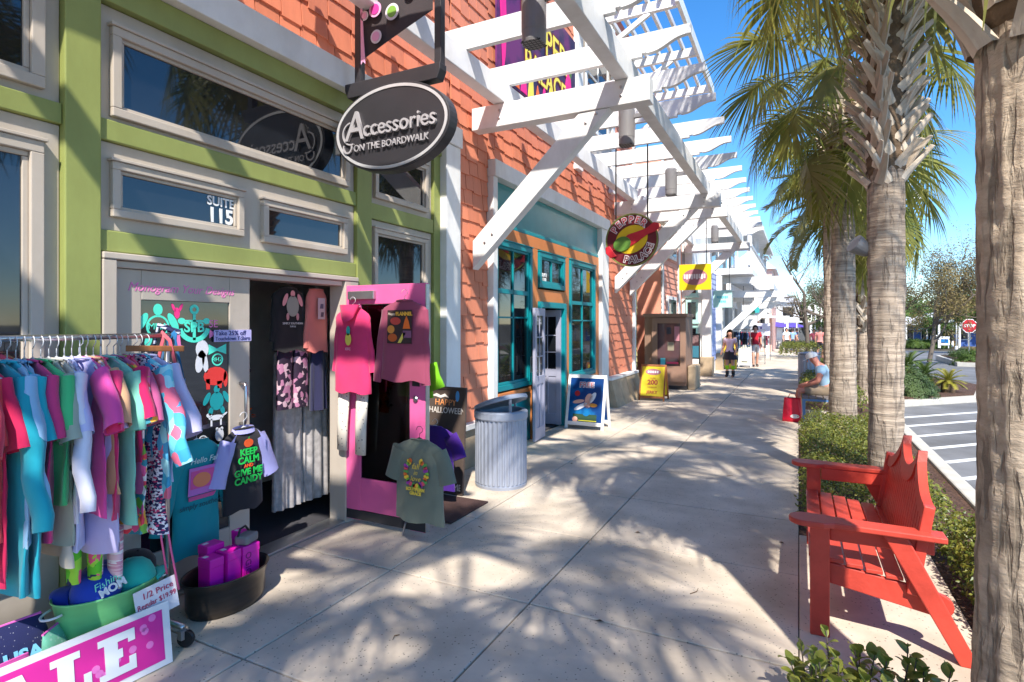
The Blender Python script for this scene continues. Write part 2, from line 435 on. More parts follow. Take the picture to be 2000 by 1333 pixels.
# shingles: wedge-shaped, staggered butts
def shingle_mesh(wd):
    h = 0.25
    mb = MB(); mb.add([(0.0, 0, 0), (0.026, 0, 0), (0.026, wd, 0), (0, wd, 0), (0, 0, h), (0.006, 0, h), (0.006, wd, h), (0, wd, h)],
                      [(0, 1, 2, 3), (4, 7, 6, 5), (1, 5, 6, 2), (0, 4, 5, 1), (3, 2, 6, 7)])
    return mb.mesh('shingle', m_coral)
SH = {}
regions = [(2.30, 5.40, 3.88, 7.6), (5.43, 6.28, 0.52, 7.6), (6.28, 11.14, 3.78, 7.6), (11.16, 13.28, 0.58, 7.6), (-3.9, 2.3, 3.88, 5.5)]
allsh = []
random.seed(2)
for (y0, y1, z0, z1) in regions:
    z = z0; row = 0
    while z < z1:
        y = y0 + (0 if row % 2 == 0 else -0.1)
        while y < y1 - 0.03:
            wd = random.choice((0.17, 0.20, 0.22, 0.25, 0.28))
            a = max(y, y0); b = min(y + wd, y1)
            if b - a > 0.03:
                dz = random.choice((0, 0, 0, 0.022, -0.02))
                if z + dz < z0: dz = 0
                u, v, d = project((XW, (a + b) / 2, z))
                pxs = (b - a) / max(d, 0.3)
                vis = -30 < u < 1300 and -60 < v < 1000 and (a + b) / 2 > 1.5
                allsh.append((pxs if vis else 0, a, b - a - 0.006, z + dz))
            y += wd
        z += 0.185; row += 1
allsh.sort(key=lambda s: -s[0])
big, rest = allsh[:300], allsh[300:]
for (_, y, wd, z) in big:
    k = round(wd, 2)
    if k not in SH: SH[k] = shingle_mesh(k)
    inst('shingle', SH[k], bld, Matrix.Translation((XW - 0.029, y, z)))
mb = MB()
for (_, y, wd, z) in rest:
    b = len(mb.v); x = XW - 0.029; h = 0.25
    mb.add([(x, y, z), (x + 0.026, y, z), (x + 0.026, y + wd, z), (x, y + wd, z), (x, y, z + h), (x + 0.006, y, z + h), (x + 0.006, y + wd, z + h), (x, y + wd, z + h)],
           [(0, 1, 2, 3), (4, 7, 6, 5), (1, 5, 6, 2), (0, 4, 5, 1), (3, 2, 6, 7)])
o = mb.build('shingle_field', m_coral, bld); o['kind'] = 'stuff'
# stone bases and water tables
def base(y0, y1, ztop, n, x1, batter=0.0):
    L = (y1 - y0) / n
    for k in range(n):
        for r_ in range(1):
            mb = MB(); a, b = y0 + L * k + 0.004, y0 + L * (k + 1) - 0.004
            mb.add([(-3.6, a, 0.0), (x1 + batter, a, 0.0), (x1 + batter, b, 0.0), (-3.6, b, 0.0), (-3.6, a, ztop), (x1, a, ztop), (x1, b, ztop), (-3.6, b, ztop)],
                   [(0, 3, 2, 1), (4, 5, 6, 7), (1, 2, 6, 5), (0, 1, 5, 4), (3, 7, 6, 2)])
            mb.build('stone_block', m_stone, bld, bevel=0.012)
base(5.44, 6.28, 0.46, 2, -3.44); base(11.16, 13.28, 0.54, 4, -3.38, 0.14)
def trim(name, m, *b, bevel=0.006):
    mb = MB()
    for q in b: mb.box(*q)
    return mb.build(name, m, bld, bevel=bevel)
trim('water_table', m_white, (-3.55, -3.40, 5.435, 6.285, 0.46, 0.525)); trim('water_table', m_white, (-3.55, -3.36, 11.155, 13.285, 0.54, 0.60))
trim('corner_board', m_white, (-3.55, -3.38, 5.14, 5.425, 0.0, 3.65))
trim('corner_board', m_white, (-3.56, -3.45, 13.285, 13.40, 0.0, 8.4))
trim('ledge_board', m_white, (-3.6, -3.36, -4, 5.44, 3.655, 3.87))
# ---------------- green shopfront
trim('pilaster', m_green, (-3.6, -3.445, 1.61, 1.785, 0, 3.5)); trim('pilaster', m_green, (-3.6, -3.455, 3.84, 4.03, 0, 3.5))
trim('pilaster', m_green, (-3.6, -3.46, 5.02, 5.138, 0, 3.5)); trim('pilaster', m_green, (-3.6, -3.445, -1.4, -1.2, 0, 3.5))
trim('fascia', m_green, (-3.6, -3.44, -4, 5.138, 3.50, 3.653))
trim('rail', m_green, (-3.6, -3.468, 1.787, 3.838, 2.73, 2.85)); trim('rail', m_green, (-3.6, -3.468, 1.787, 3.838, 2.105, 2.225))
trim('rail', m_green, (-3.6, -3.468, 4.032, 5.018, 2.655, 2.80)); trim('rail', m_green, (-3.6, -3.468, -1.198, 1.608, 2.75, 2.86))
trim('panel', m_beige, (-3.6, -3.495, 1.787, 3.838, 2.852, 3.498)); trim('panel', m_beige, (-3.6, -3.495, 1.787, 3.838, 2.227, 2.728))
trim('panel', m_beige, (-3.6, -3.495, 4.032, 5.018, 2.802, 3.498)); trim('panel', m_beige, (-3.6, -3.495, 4.032, 5.018, 0.0, 2.653))
trim('panel', m_beige, (-3.6, -3.495, -1.198, 1.608, 2.862, 3.498)); trim('panel', m_beige, (-3.6, -3.495, -1.198, 1.608, 0.0, 2.748))
def window(y0, y1, z0, z1, fw=0.045, proud=-3.455, m=m_beige, muntins=(), glassx=-3.492, sill=False, glass=None):
    mb = MB()
    for q in ((y0 - fw, y1 + fw, z1, z1 + fw), (y0 - fw, y1 + fw, z0 - fw, z0), (y0 - fw, y0, z0, z1), (y1, y1 + fw, z0, z1)):
        mb.box(-3.6, proud, q[0], q[1], q[2], q[3])
    o = mb.build('window', m, bld, bevel=0.005)
    mb = MB(); f2 = fw * 0.45
    for q in ((y0, y1, z1 - f2, z1), (y0, y1, z0, z0 + f2), (y0, y0 + f2, z0 + f2, z1 - f2), (y1 - f2, y1, z0 + f2, z1 - f2)):
        mb.box(-3.6, proud - 0.022, q[0] + 0.001, q[1] - 0.001, q[2] + 0.001, q[3] - 0.001)
    mb.build('frame', m, o, bevel=0.003)
    MB().box(glassx - 0.006, glassx, y0 + 0.004, y1 - 0.004, z0 + 0.004, z1 - 0.004).build('pane', glass or m_glass, o)
    for (a, b, c, d) in muntins: MB().box(glassx - 0.01, glassx + 0.022, a, b, c, d).build('muntin', m, o)
    MB().box(-3.6, proud + 0.012, y0 - fw - 0.012, y1 + fw + 0.012, z1 + fw + 0.001, z1 + fw + 0.018).build('head_trim', m, o, bevel=0.003)
    return o
window(1.90, 3.70, 2.925, 3.335, 0.05)
wS = window(1.895, 2.66, 2.35, 2.575); window(2.91, 3.68, 2.335, 2.555)
window(4.13, 4.87, 2.90, 3.30); window(4.12, 4.86, 0.35, 2.53); window(-0.9, 1.47, 2.965, 3.37, 0.06); window(-0.9, 1.465, 0.85, 2.57, 0.06)
# louvred vent low on the left panel
vent = MB(); vent.box(-3.5, -3.47, 1.0, 1.46, 0.40, 0.435); vent.box(-3.5, -3.47, 1.0, 1.46, 0.735, 0.77); vent.box(-3.5, -3.47, 1.43, 1.46, 0.436, 0.734); vent.box(-3.5, -3.47, 1.0, 1.03, 0.436, 0.734)
vent = vent.build('vent', m_green, bld)
for k in range(9):
    z = 0.45 + k * 0.032
    MB().beam((-3.477, 1.031, z), (-3.477, 1.429, z), 0.028, 0.006, up=(0.6, 0, 1)).build('slat', m_green, vent)
m_lettw = flat('white_vinyl', (0.82, 0.82, 0.82))
fw_ = lambda y, z, x=-3.489: frame((x, y, z), (0, 1, 0), (0, 0, 1))
text('SUITE', 0.085, m_lettw, wS, fw_(2.545, 2.515), off=0.002, sx=0.95); text('115', 0.135, m_lettw, wS, fw_(2.545, 2.42), off=0.004, sx=0.95)
# door frame and header
trim('door_frame', m_beige, (-3.62, -3.44, 1.79, 1.865, 0, 2.06), (-3.62, -3.44, 3.675, 3.836, 0, 2.06), (-3.62, -3.435, 1.79, 3.836, 2.062, 2.10))
trim('door_head', m_beige, (-3.64, -3.47, 1.866, 3.674, 2.02, 2.06))
trim('threshold', m_alu, (-3.62, -3.44, 1.867, 3.673, 0.002, 0.022))
ld = MB()
for q in ((1.868, 2.03, 0.03, 2.018), (2.62, 2.78, 0.03, 2.018), (2.031, 2.619, 1.84, 2.018), (2.031, 2.619, 0.03, 0.30)): ld.box(-3.545, -3.5, *q)
ld = ld.build('door', m_beige, bld, bevel=0.004); ld['label'] = 'beige closed door leaf with decals on dark glass'
MB().box(-3.53, -3.512, 2.032, 2.618, 0.302, 1.838).build('pane', m_glass, ld)
h = MB(); h.tube([(-3.5, 2.70, 1.28), (-3.45, 2.70, 1.28), (-3.44, 2.70, 1.26), (-3.44, 2.70, 1.02), (-3.45, 2.70, 1.0), (-3.5, 2.70, 1.0)], 0.011, 8); h.build('handle', m_steel, ld, smooth=True)
mb = MB(); mb.box(-3.499, -3.496, 2.50, 2.79, 1.575, 1.655)
pc = mb.build('notice', flat('lavender_card', srgb(186, 180, 226)), ld)
m_ink = flat('blue_ink', srgb(50, 50, 110))
text('Take 25% off', 0.045, m_ink, ld, fw_(2.625, 1.632, -3.495)); text('Touchdown T-Shirts', 0.036, m_ink, ld, fw_(2.645, 1.595, -3.495), sx=0.9)
m_script = flat('pink_script', srgb(235, 130, 190))
text('Monogram Your Designs', 0.075, m_script, ld, fw_(2.30, 1.915, -3.499), shear=0.35, sx=0.92)
# vinyl decals on the door glass
m_mint = flat('mint_vinyl', srgb(90, 235, 205)); m_hot = flat('hot_pink_vinyl', srgb(255, 60, 140)); m_vw = flat('white_sticker', (0.75, 0.75, 0.78)); m_vr = flat('red_sticker', srgb(225, 60, 55)); m_vp = flat('pink_sticker', srgb(245, 130, 185)); m_vt = flat('teal_sticker', srgb(20, 150, 155))
def decal(m, *ops):
    mb = MB(); Mx = frame((-3.511, 0, 0), (0, 1, 0), (0, 0, 1))
    for k, a in ops:
        if k == 'e': mb.ell(a[0], a[1], a[2], a[3], 0.0012, Mx, 16, a[4] if len(a) > 4 else 0)
        if k == 'r': mb.ring(a[0], a[1], a[2], a[3], 0.0012, Mx, 24)
        if k == 'a': mb.ring(a[0], a[1], a[2], a[3], 0.0012, Mx, 16, 1.0, a[4], a[5])
        if k == 'p': mb.prism(a, 0.0012, Mx)
    return mb.build('decal', m, ld)
def turtle(m, y, z, s, ring=True):
    decal(m, ('r', (y, z, 0.075 * s, 0.062 * s)) if ring else ('e', (y, z, 0.07 * s, 0.085 * s)), ('e', (y, z + 0.11 * s, 0.03 * s, 0.038 * s)), ('e', (y - 0.1 * s, z + 0.03 * s, 0.025 * s, 0.065 * s, -0.5)), ('e', (y + 0.1 * s, z + 0.03 * s, 0.025 * s, 0.065 * s, 0.5)),
          ('e', (y - 0.06 * s, z - 0.09 * s, 0.022 * s, 0.04 * s, -0.3)), ('e', (y + 0.06 * s, z - 0.09 * s, 0.022 * s, 0.04 * s, 0.3)))
turtle(m_mint, 2.135, 1.68, 0.95); text('MHA', 0.055, m_mint, ld, fw_(2.135, 1.68, -3.511))
decal(m_hot, ('e', (2.255, 1.765, 0.018, 0.035)), ('e', (2.232, 1.80, 0.009, 0.028, 0.4)), ('e', (2.28, 1.80, 0.009, 0.028, -0.4)))
decal(m_mint, ('r', (2.37, 1.79, 0.032, 0.014)), ('p', [(2.36, 1.59, ), (2.38, 1.59), (2.38, 1.76), (2.36, 1.76)]), ('a', (2.37, 1.69, 0.115, 0.083, math.pi * 1.08, math.pi * 1.92)), ('e', (2.285, 1.715, 0.025, 0.02)), ('e', (2.455, 1.715, 0.025, 0.02)), ('p', [(2.31, 1.71), (2.43, 1.71), (2.43, 1.722), (2.31, 1.722)]))
text('SPB', 0.09, m_mint, ld, fw_(2.37, 1.672, -3.5095), off=0.002)
decal(m_vp, ('e', (2.26, 1.64, 0.016, 0.012)), ('p', [(2.258, 1.64), (2.272, 1.64), (2.28, 1.56), (2.30, 1.555), (2.30, 1.54), (2.25, 1.54)]))
decal(m_vw, ('e', (2.425, 1.53, 0.045, 0.06)), ('e', (2.41, 1.45, 0.03, 0.075, -0.2)), ('e', (2.445, 1.44, 0.02, 0.07, 0.15)))
decal(m_vp, ('p', [(2.475, 1.60), (2.475, 1.66), (2.515, 1.635), (2.555, 1.66), (2.555, 1.60), (2.515, 1.625)])); text('SE', 0.07, m_vp, ld, fw_(2.505, 1.695, -3.511))
decal(m_mint, ('p', [(2.47, 1.49), (2.47, 1.56), (2.53, 1.53), (2.60, 1.56), (2.60, 1.49), (2.53, 1.515)]), ('r', (2.535, 1.455, 0.042, 0.033))); text('RHZ', 0.04, m_mint, ld, fw_(2.535, 1.455, -3.511))
decal(m_vr, ('e', (2.52, 1.345, 0.085, 0.062)), ('p', [(2.45, 1.33), (2.48, 1.33), (2.48, 1.26), (2.455, 1.26)]), ('p', [(2.53, 1.31), (2.57, 1.31), (2.565, 1.26), (2.535, 1.26)]), ('e', (2.595, 1.32, 0.016, 0.055)))
turtle(m_vt, 2.53, 1.175, 0.72, False)
decal(m_vw, ('e', (2.525, 1.065, 0.055, 0.018)), ('e', (2.475, 1.085, 0.02, 0.015)), ('p', [(2.485, 1.06), (2.497, 1.06), (2.497, 1.01), (2.485, 1.01)]), ('p', [(2.555, 1.06), (2.567, 1.06), (2.567, 1.01), (2.555, 1.01)]), ('e', (2.59, 1.08, 0.022, 0.006, 0.5)))
decal(m_vw, ('e', (2.55, 0.945, 0.032, 0.045)), ('e', (2.532, 0.985, 0.01, 0.012)), ('e', (2.568, 0.985, 0.01, 0.012)))
decal(m_vw, ('r', (2.43, 0.93, 0.03, 0.024))); text('HSN', 0.035, m_vw, ld, fw_(2.43, 0.93, -3.511))
# the open pink door, hinged at the right jamb, leaf across the pavement
pd = MB()
for q in ((-3.49, -3.29, 0.045, 2.02), (-2.78, -2.625, 0.045, 2.02), (-3.289, -2.781, 1.86, 2.02), (-3.289, -2.781, 0.13, 0.40)): pd.box(q[0], q[1], 3.69, 3.735, q[2], q[3])
pd = pd.build('door', m_pink, bld, bevel=0.004); pd['label'] = 'bright pink glazed door swung open across the pavement'
MB().box(-3.49, -2.625, 3.688, 3.737, 0.05, 0.128).build('kick_plate', m_dark, pd)
MB().box(-3.288, -2.782, 3.705, 3.72, 0.402, 1.858).build('pane', m_clear, pd)
mb = MB(); mb.box(-3.4, -3.12, 3.655, 3.689, 1.90, 1.97); mb.build('door_closer', m_alu, pd, bevel=0.004)
mb = MB(); mb.lathe([(0.024, 0), (0.024, 0.012), (0.014, 0.02)], 16, M=frame((-2.715, 3.689, 1.10), (1, 0, 0), (0, 0, 1))); mb.build('lock', m_steel, pd)
MB().box(-2.75, -2.68, 3.684, 3.6895, 1.2, 1.5).build('push_plate', m_dark, pd)
mb = MB(); mb.box(-2.6255, -2.618, 3.69, 3.735, 0.05, 2.01); mb.build('edge_strip', m_alu, pd)
mb = MB(); mb.tube([(-2.80, 3.68, 0.12), (-2.80, 3.66, 0.10), (-2.82, 3.65, 0.01)], 0.008, 6); mb.build('door_stop', m_steel, pd)
# interior of the green shop
rm = MB(); rm.box(-5.2, -5.1, 0.0, 5.3, 0, 3.0); rm.box(-7.9, -3.81, -0.1, 0.0, 0, 3.0); rm.box(-7.9, -3.81, 5.3, 5.395, 0, 3.0); rm.box(-7.9, -3.81, 0, 5.3, 3.0, 3.1)
rm.build('room_wall', m_room, bld); MB().box(-7.9, -3.63, 0.0, 5.3, -0.02, 0.006).build('room_floor', m_mat, bld)
MB().box(-4.3, -3.64, 2.60, 2.74, 0.0065, 2.0).build('partition', m_room, bld)
sh = MB(); sh.box(-4.25, -3.7, 2.745, 2.95, 1.33, 1.355); sh = sh.build('wall_shelf', m_dark, bld)
sh2 = MB(); sh2.box(-4.25, -3.7, 2.745, 2.95, 1.58, 1.60).build('wall_shelf', m_dark, bld)
# ---------------- teal shopfront
Y0, Y1 = 6.29, 11.13
trim('storefront_trim', m_white, (-3.56, -3.43, 6.285, 6.40, 0.0, 3.56), (-3.56, -3.43, 10.72, 11.15, 0.0, 3.56), (-3.58, -3.40, 6.285, 11.15, 3.562, 3.775))
trim('transom_panel', m_tealglass, (-3.62, -3.53, 6.402, 10.718, 3.02, 3.56)); trim('transom_rail', m_teal, (-3.62, -3.505, 6.402, 10.718, 2.985, 3.035))
def P(u, v): q = WX(u, v); return q.y, q.z
trim('front_frame', m_orange, (-3.62, -3.50, 6.402, 10.718, 2.815, 2.983), (-3.62, -3.50, 7.58, 7.80, 0.0, 2.813), (-3.62, -3.50, 8.90, 9.10, 0.0, 2.813), (-3.62, -3.50, 10.48, 10.718, 0.0, 2.813), (-3.62, -3.50, 7.802, 8.898, 2.03, 2.22))
trim('apron', m_teal, (-3.60, -3.52, 6.402, 7.578, 0.0, 0.72)); trim('apron', m_beige, (-3.60, -3.50, 9.102, 10.478, 0.0, 0.68)); trim('apron_rail', m_orange, (-3.60, -3.47, 9.2, 10.4, 0.682, 0.74)); trim('apron_rail', m_orange, (-3.60, -3.47, 6.5, 7.5, 0.722, 0.78))
def sash(y0, y1, z0, z1, cols, rows):
    mt = []
    for k in range(1, cols): y = y0 + (y1 - y0) * k / cols; mt.append((y - 0.012, y + 0.012, z0, z1))
    for (z, t) in rows: mt.append((y0, y1, z - t, z + t))
    return window(y0, y1, z0, z1, 0.075, -3.475, m_teal, mt, -3.525)
sash(6.50, 7.49, 0.88, 2.72, 2, ((2.13, 0.03), (1.78, 0.011)))
sash(9.19, 10.39, 0.82, 2.72, 2, ((2.06, 0.03), (1.75, 0.011)))
wP = sash(7.90, 8.80, 2.32, 2.71, 2, ())
text('SUITE', 0.075, m_lettw, wP, fw_(8.10, 2.445, -3.523), off=0.002); text('118', 0.10, m_lettw, wP, fw_(8.10, 2.365, -3.523), off=0.003)
trim('door_frame', m_teal, (-3.62, -3.46, 7.803, 7.88, 0, 2.028), (-3.62, -3.46, 8.80, 8.897, 0, 2.028), (-3.62, -3.46, 7.88, 8.80, 1.94, 2.028))
m_lav = paint('door_grey', srgb(160, 160, 178), 0.45)
def glazed_leaf(M, mir=1):
    mb = MB(); W, H = 0.47, 1.92
    for q in ((0, 0.085, 0.02, H), (W - 0.085, W, 0.02, H), (0.085, W - 0.085, H - 0.11, H), (0.085, W - 0.085, 0.02, 0.2), (0.085, W - 0.085, 0.82, 0.94), (W / 2 - 0.02, W / 2 + 0.02, 0.2, 0.82)): mb.box(q[0], q[1], -0.02, 0.02, q[2], q[3], M)
    d = mb.build('door', m_lav, bld, bevel=0.003)
    MB().box(0.086, W - 0.086, -0.004, 0.004, 0.94, H - 0.11, M).build('pane', m_glass, d)
    for q in ((0.086, W / 2 - 0.021), (W / 2 + 0.021, W - 0.086)): MB().box(q[0], q[1], -0.008, 0.008, 0.2, 0.82, M).build('panel', m_lav, d)
    for z in (1.22, 1.50): MB().box(0.086, W - 0.086, -0.012, 0.012, z - 0.008, z + 0.008, M).build('muntin', m_lav, d)
    MB().box(W / 2 - 0.008, W / 2 + 0.008, -0.013, 0.013, 0.94, H - 0.11, M).build('muntin', m_lav, d)
    for s in (-1, 1):
        mb = MB(); mb.tube([M @ Vector((W - 0.045, s * 0.02, 1.22)), M @ Vector((W - 0.045, s * 0.06, 1.22)), M @ Vector((W - 0.045, s * 0.06, 1.0)), M @ Vector((W - 0.045, s * 0.02, 1.0))], 0.009, 6); mb.build('handle', m_steel, d)
    return d
d1 = glazed_leaf(Matrix.Translation((-3.40, 7.80, 0)) @ Matrix.Rotation(R(-84), 4, 'Z')); d1['label'] = 'grey glazed door leaf folded back flat against the window'
d2 = glazed_leaf(Matrix.Translation((-3.52, 8.78, 0)) @ Matrix.Rotation(R(183), 4, 'Z')); d2['label'] = 'grey glazed door leaf swung into the doorway'
rm = MB(); rm.box(-7.0, -6.9, 6.3, 13.0, 0, 3.4); rm.box(-6.9, -3.81, 5.42, 5.5, 0, 3.4); rm.box(-6.9, -3.81, 12.9, 13.0, 0, 3.4); rm.box(-6.9, -3.63, 5.5, 12.9, 3.4, 3.5)
rm.build('room_wall', mat('brown_room', (0.10, 0.05, 0.035), 0.8), bld); MB().box(-6.9, -3.63, 5.5, 12.9, -0.02, 0.006).build('room_floor', m_mat, bld)
for z in (0.35, 0.62, 0.9, 1.2, 1.5):
    MB().box(-5.2, -4.9, 7.2, 10.2, z, z + 0.03).build('shop_shelf', m_twig, bld)
# upper storey: white window bay and eyebrow trellis
trim('corner_board', m_white, (-3.55, -3.43, 9.35, 9.62, 4.4, 8.4)); trim('upper_panel', m_beige, (-3.55, -3.46, 9.62, 11.4, 4.75, 8.4))
window(9.9, 11.1, 5.4, 7.2, 0.09, -3.44, m_white, ((10.48, 10.52, 5.4, 7.2), (9.9, 11.1, 6.28, 6.32)), -3.455)
trim('corner_board', m_white, (-3.55, -3.43, 11.4, 11.6, 4.4, 8.4))
tr = thing('upper_trellis', 'white timber eyebrow trellis high on the coral building', 'trellis', (-2.6, 11.2, 6.8))
for y in (9.4, 11.3, 13.2):
    MB().box(-3.45, -1.72, y - 0.04, y + 0.04, 6.82, 6.98).build('bracket', m_white, tr); MB().beam((-3.44, y, 6.1), (-2.2, y, 6.82), 0.06, 0.08).build('brace', m_white, tr)
for k in range(7):
    x = -3.2 + k * 0.235
    MB().box(x, x + 0.05, 9.25, 13.35, 6.982, 7.07).build('slat', m_white, tr)
MB().box(-1.75, -1.69, 9.2, 13.4, 6.80, 7.0).build('fascia', m_white, tr)

# ================================================================ pergolas
def rafter_mesh():
    pts = [(-3.32, 4.50), (-1.47, 4.50), (-1.47, 4.535), (-1.42, 4.535)]
    for k in range(13):
        t = k / 12; x = -1.42 + t * 0.43
        z = 4.515 + 0.115 * (t - math.sin(2 * math.pi * t) / (2 * math.pi) * 0.95) + 0.01
        pts.append((x, z))
    pts += [(-0.975, 4.64), (-0.975, 4.735), (-3.32, 4.735)]
    mb = MB(); mb.prism(pts, 0.062, frame((0, 0.031, 0), (1, 0, 0), (0, 0, 1)))
    return mb.mesh('rafter', m_white)
RAF = rafter_mesh()
def pergola(label, y0, n, arms, ya, yb, dx=0.0, dz=0.0):
    pg = thing('pergola', label, 'pergola', (-2.2, (ya + yb) / 2, 4.2), group='white timber pergolas over the pavement')
    for k in range(n):
        o = inst('rafter', RAF, pg, Matrix.Translation((dx, y0 + 0.965 * k, dz)))
    MB().box(-1.73 + dx, -1.58 + dx, ya, yb, 4.252 + dz, 4.498 + dz).build('outer_beam', m_white, pg, bevel=0.008)
    MB().box(-3.18 + dx, -3.03 + dx, ya, yb, 4.252 + dz, 4.498 + dz).build('inner_beam', m_white, pg, bevel=0.008)
    for y in arms:
        MB().box(-3.47 + dx, -1.36 + dx, y - 0.085, y + 0.085, 3.985 + dz, 4.25 + dz).build('cross_beam', m_white, pg, bevel=0.008)
        pts = [(-3.468, 2.34), (-3.468, 2.68), (-2.13, 3.983), (-1.78, 3.983)]
        MB().prism(pts, 0.14, frame((dx, y + 0.07, dz), (1, 0, 0), (0, 0, 1))).build('brace', m_white, pg, bevel=0.008)
        for (bx, bz) in ((-3.3, 2.65), (-3.2, 2.74), (-2.05, 3.86), (-1.93, 3.94), (-1.66, 4.08), (-1.66, 4.17), (-3.1, 4.08), (-3.1, 4.17)):
            MB().lathe([(0.016, 0), (0.016, 0.008), (0.006, 0.012)], 8, M=frame((bx + dx, y - (0.085 if bz > 3.98 else 0.07), bz + dz), (1, 0, 0), (0, 0, 1))).build('bolt', m_steel, pg)
    return pg
pergola('white pergola with scrolled rafter tails over the green and teal shopfronts', 5.0 - 0.965 * 9, 17, (-0.9, 5.9, 11.75), -4.2, 11.9)
pergola('white pergola with scrolled rafter tails beyond the coral building', 12.75, 8, (12.95, 19.2), 12.4, 19.6)
pergola('white pergola with scrolled rafter tails past the lavender siding', 22.7, 11, (23.0, 27.5, 32.0), 22.4, 32.9, 0.78, -1.32)
# spotlights under the rafters
def spot(x, y, lab):
    t = thing('spotlight', lab, 'light', (x, y, 4.1), group='grey cylinder lights on the pergola')
    mb = MB(); mb.lathe([(0.098, 0.0), (0.105, 0.02), (0.105, 0.10), (0.108, 0.11), (0.108, 0.47), (0.09, 0.5), (0.03, 0.51)], 24, (x, y, 4.08)); mb.build('housing', m_lampgrey, t, smooth=False)
    mb = MB(); mb.lathe([(0.094, 0.008), (0.02, 0.009)], 20, (x, y, 4.078)); 
    for k in range(-2, 3): mb.box(x - 0.09, x + 0.09, y + k * 0.035 - 0.003, y + k * 0.035 + 0.003, 4.078, 4.09); mb.box(x + k * 0.035 - 0.003, x + k * 0.035 + 0.003, y - 0.09, y + 0.09, 4.078, 4.09)
    mb.build('grille', m_black, t)
    mb = MB(); mb.beam((x, y, 4.46), (-1.65, y, 4.46), 0.05, 0.05); mb.build('bracket', m_lampgrey, t)
spot(-2.02, 4.42, 'large grey cylinder light by the charcoal oval sign'); spot(-2.06, 7.5, 'grey cylinder light before the round pepper sign'); spot(-2.12, 10.78, 'grey cylinder light beyond the round pepper sign')
spot(-2.2, 17.6, 'grey cylinder light over the yellow hanging sign')
# ================================================================ palms
def fan_frond(elev, seed, pet=0.95, L=0.95, nseg=46, m=None):
    """costapalmate leaf: petiole leaves the trunk at `elev`, then arches; segments droop with gravity."""
    rr = random.Random(seed)
    mb = MB()
    pts = []; p = Vector((0.05, 0, 0)); a = elev; n = 12
    costa = 0.45; tot = pet + costa
    for k in range(n + 1):
        pts.append(p.copy())
        s = k / n
        a -= (0.05 + 0.16 * max(0, s - 0.35)) * (1.0 + 0.5 * math.cos(elev))
        p = p + Vector((math.cos(a), 0, math.sin(a))) * (tot / n)
    mb.tube(pts, [0.022 - 0.016 * k / n for k in range(n + 1)], 5, sq=(0.6, 1.2))
    def at(s):
        x = s * n; i = min(int(x), n - 1); return pts[i].lerp(pts[i + 1], x - i), (pts[i + 1] - pts[i]).normalized()
    s0 = pet / tot
    for i in range(nseg):
        q = (i + 0.5) / nseg * 2 - 1
        s = s0 + (1 - s0) * (1 - abs(q)) ** 0.8
        b, t = at(min(0.999, s))
        side = Vector((0, 1, 0)); up = t.cross(side) * -1
        ang = q * R(118) + rr.uniform(-0.05, 0.05)
        fold = 0.25 * abs(math.sin(ang))
        d = (t * math.cos(ang) + side * math.sin(ang) + up * fold).normalized()
        ln = L * (0.78 + 0.22 * math.cos(ang * 0.8)) * rr.uniform(0.82, 1.1)
        wv = d.cross(up).normalized() if d.cross(up).length > 1e-3 else side
        pos = b.copy(); K = 6; w0 = 0.02 * rr.uniform(0.8, 1.2); row = []
        dr = rr.uniform(0.7, 1.5)
        for k in range(K + 1):
            f = k / K
            wdt = w0 * (0.5 + 1.0 * f) if f < 0.35 else w0 * (1 - ((f - 0.35) / 0.65) ** 1.3) * 0.95 + 0.001
            row.append((pos - wv * wdt, pos + wv * wdt))
            d = (d + Vector((0, 0, -1)) * (0.03 + 0.42 * f * f * dr)).normalized()
            pos = pos + d * (ln / K)
        vs = [x for r_ in row for x in r_]
        mb.add(vs, [(2 * k, 2 * k + 1, 2 * k + 3, 2 * k + 2) for k in range(K)])
    return mb.mesh('frond', m or m_frond)
FR = []
for k, e in enumerate((78, 58, 40, 22, 5, -14, -34, -55)):
    FR.append([fan_frond(R(e), 31 * k + j, m=m_frondy if (k > 5 and j == 1) else m_frond) for j in range(2)])
def boot_mesh(seed):
    rr = random.Random(seed); L = rr.uniform(0.30, 0.42)
    mb = MB(); rows = []
    for k in range(6):
        f = k / 5
        x = 0.0 + 0.03 * math.sin(f * 2.2) + 0.10 * f * f + 0.02 * f; z = L * f * (1 - 0.12 * f)
        wd = 0.026 * (1 - f) ** 0.8 + 0.022; th = 0.024 * (1 - 0.5 * f)
        rows.append([(x - th, -wd, z), (x + th * 0.1, -wd, z), (x + th * 0.8, 0, z), (x + th * 0.1, wd, z), (x - th, wd, z)])
    vs = [p for r_ in rows for p in r_]; n = 5; fs = []
    for k in range(5):
        for i in range(n): fs.append((k * n + i, k * n + (i + 1) % n, (k + 1) * n + (i + 1) % n, (k + 1) * n + i))
    fs.append(tuple(range(25, 30)))
    return mb.add(vs, fs).mesh('boot', m_boot)
BOOTS = [boot_mesh(k) for k in range(5)]
def trunk_mesh(r0, h, seed, flare=0.25, res=(40, 110), rough=0.016):
    off = Vector((seed * 13.7, seed * 3.1, seed * 7.7))
    mb = MB()
    def fn(a, t):
        an = a * 2 * math.pi; z = t * h - 0.1
        r = r0 * (1 + flare * math.exp(-z * 3.5) + 0.06 * math.sin(z * 1.1 + seed))
        c, s = math.cos(an), math.sin(an)
        nz = noise.noise(Vector((c * 2.2, s * 2.2, z * 7)) + off) * 0.5 + noise.noise(Vector((c * 8, s * 8, z * 2.0)) + off) * 1.0 + noise.noise(Vector((c * 14, s * 14, z * 20)) + off) * 0.4
        ringv = math.sin(z * 62 + 1.5 * math.sin(an + z)) * 0.18
        r += rough * (nz + ringv)
        return (c * r, s * r, z)
    mb.grid(res[0], res[1], fn, wrap=True)
    return mb
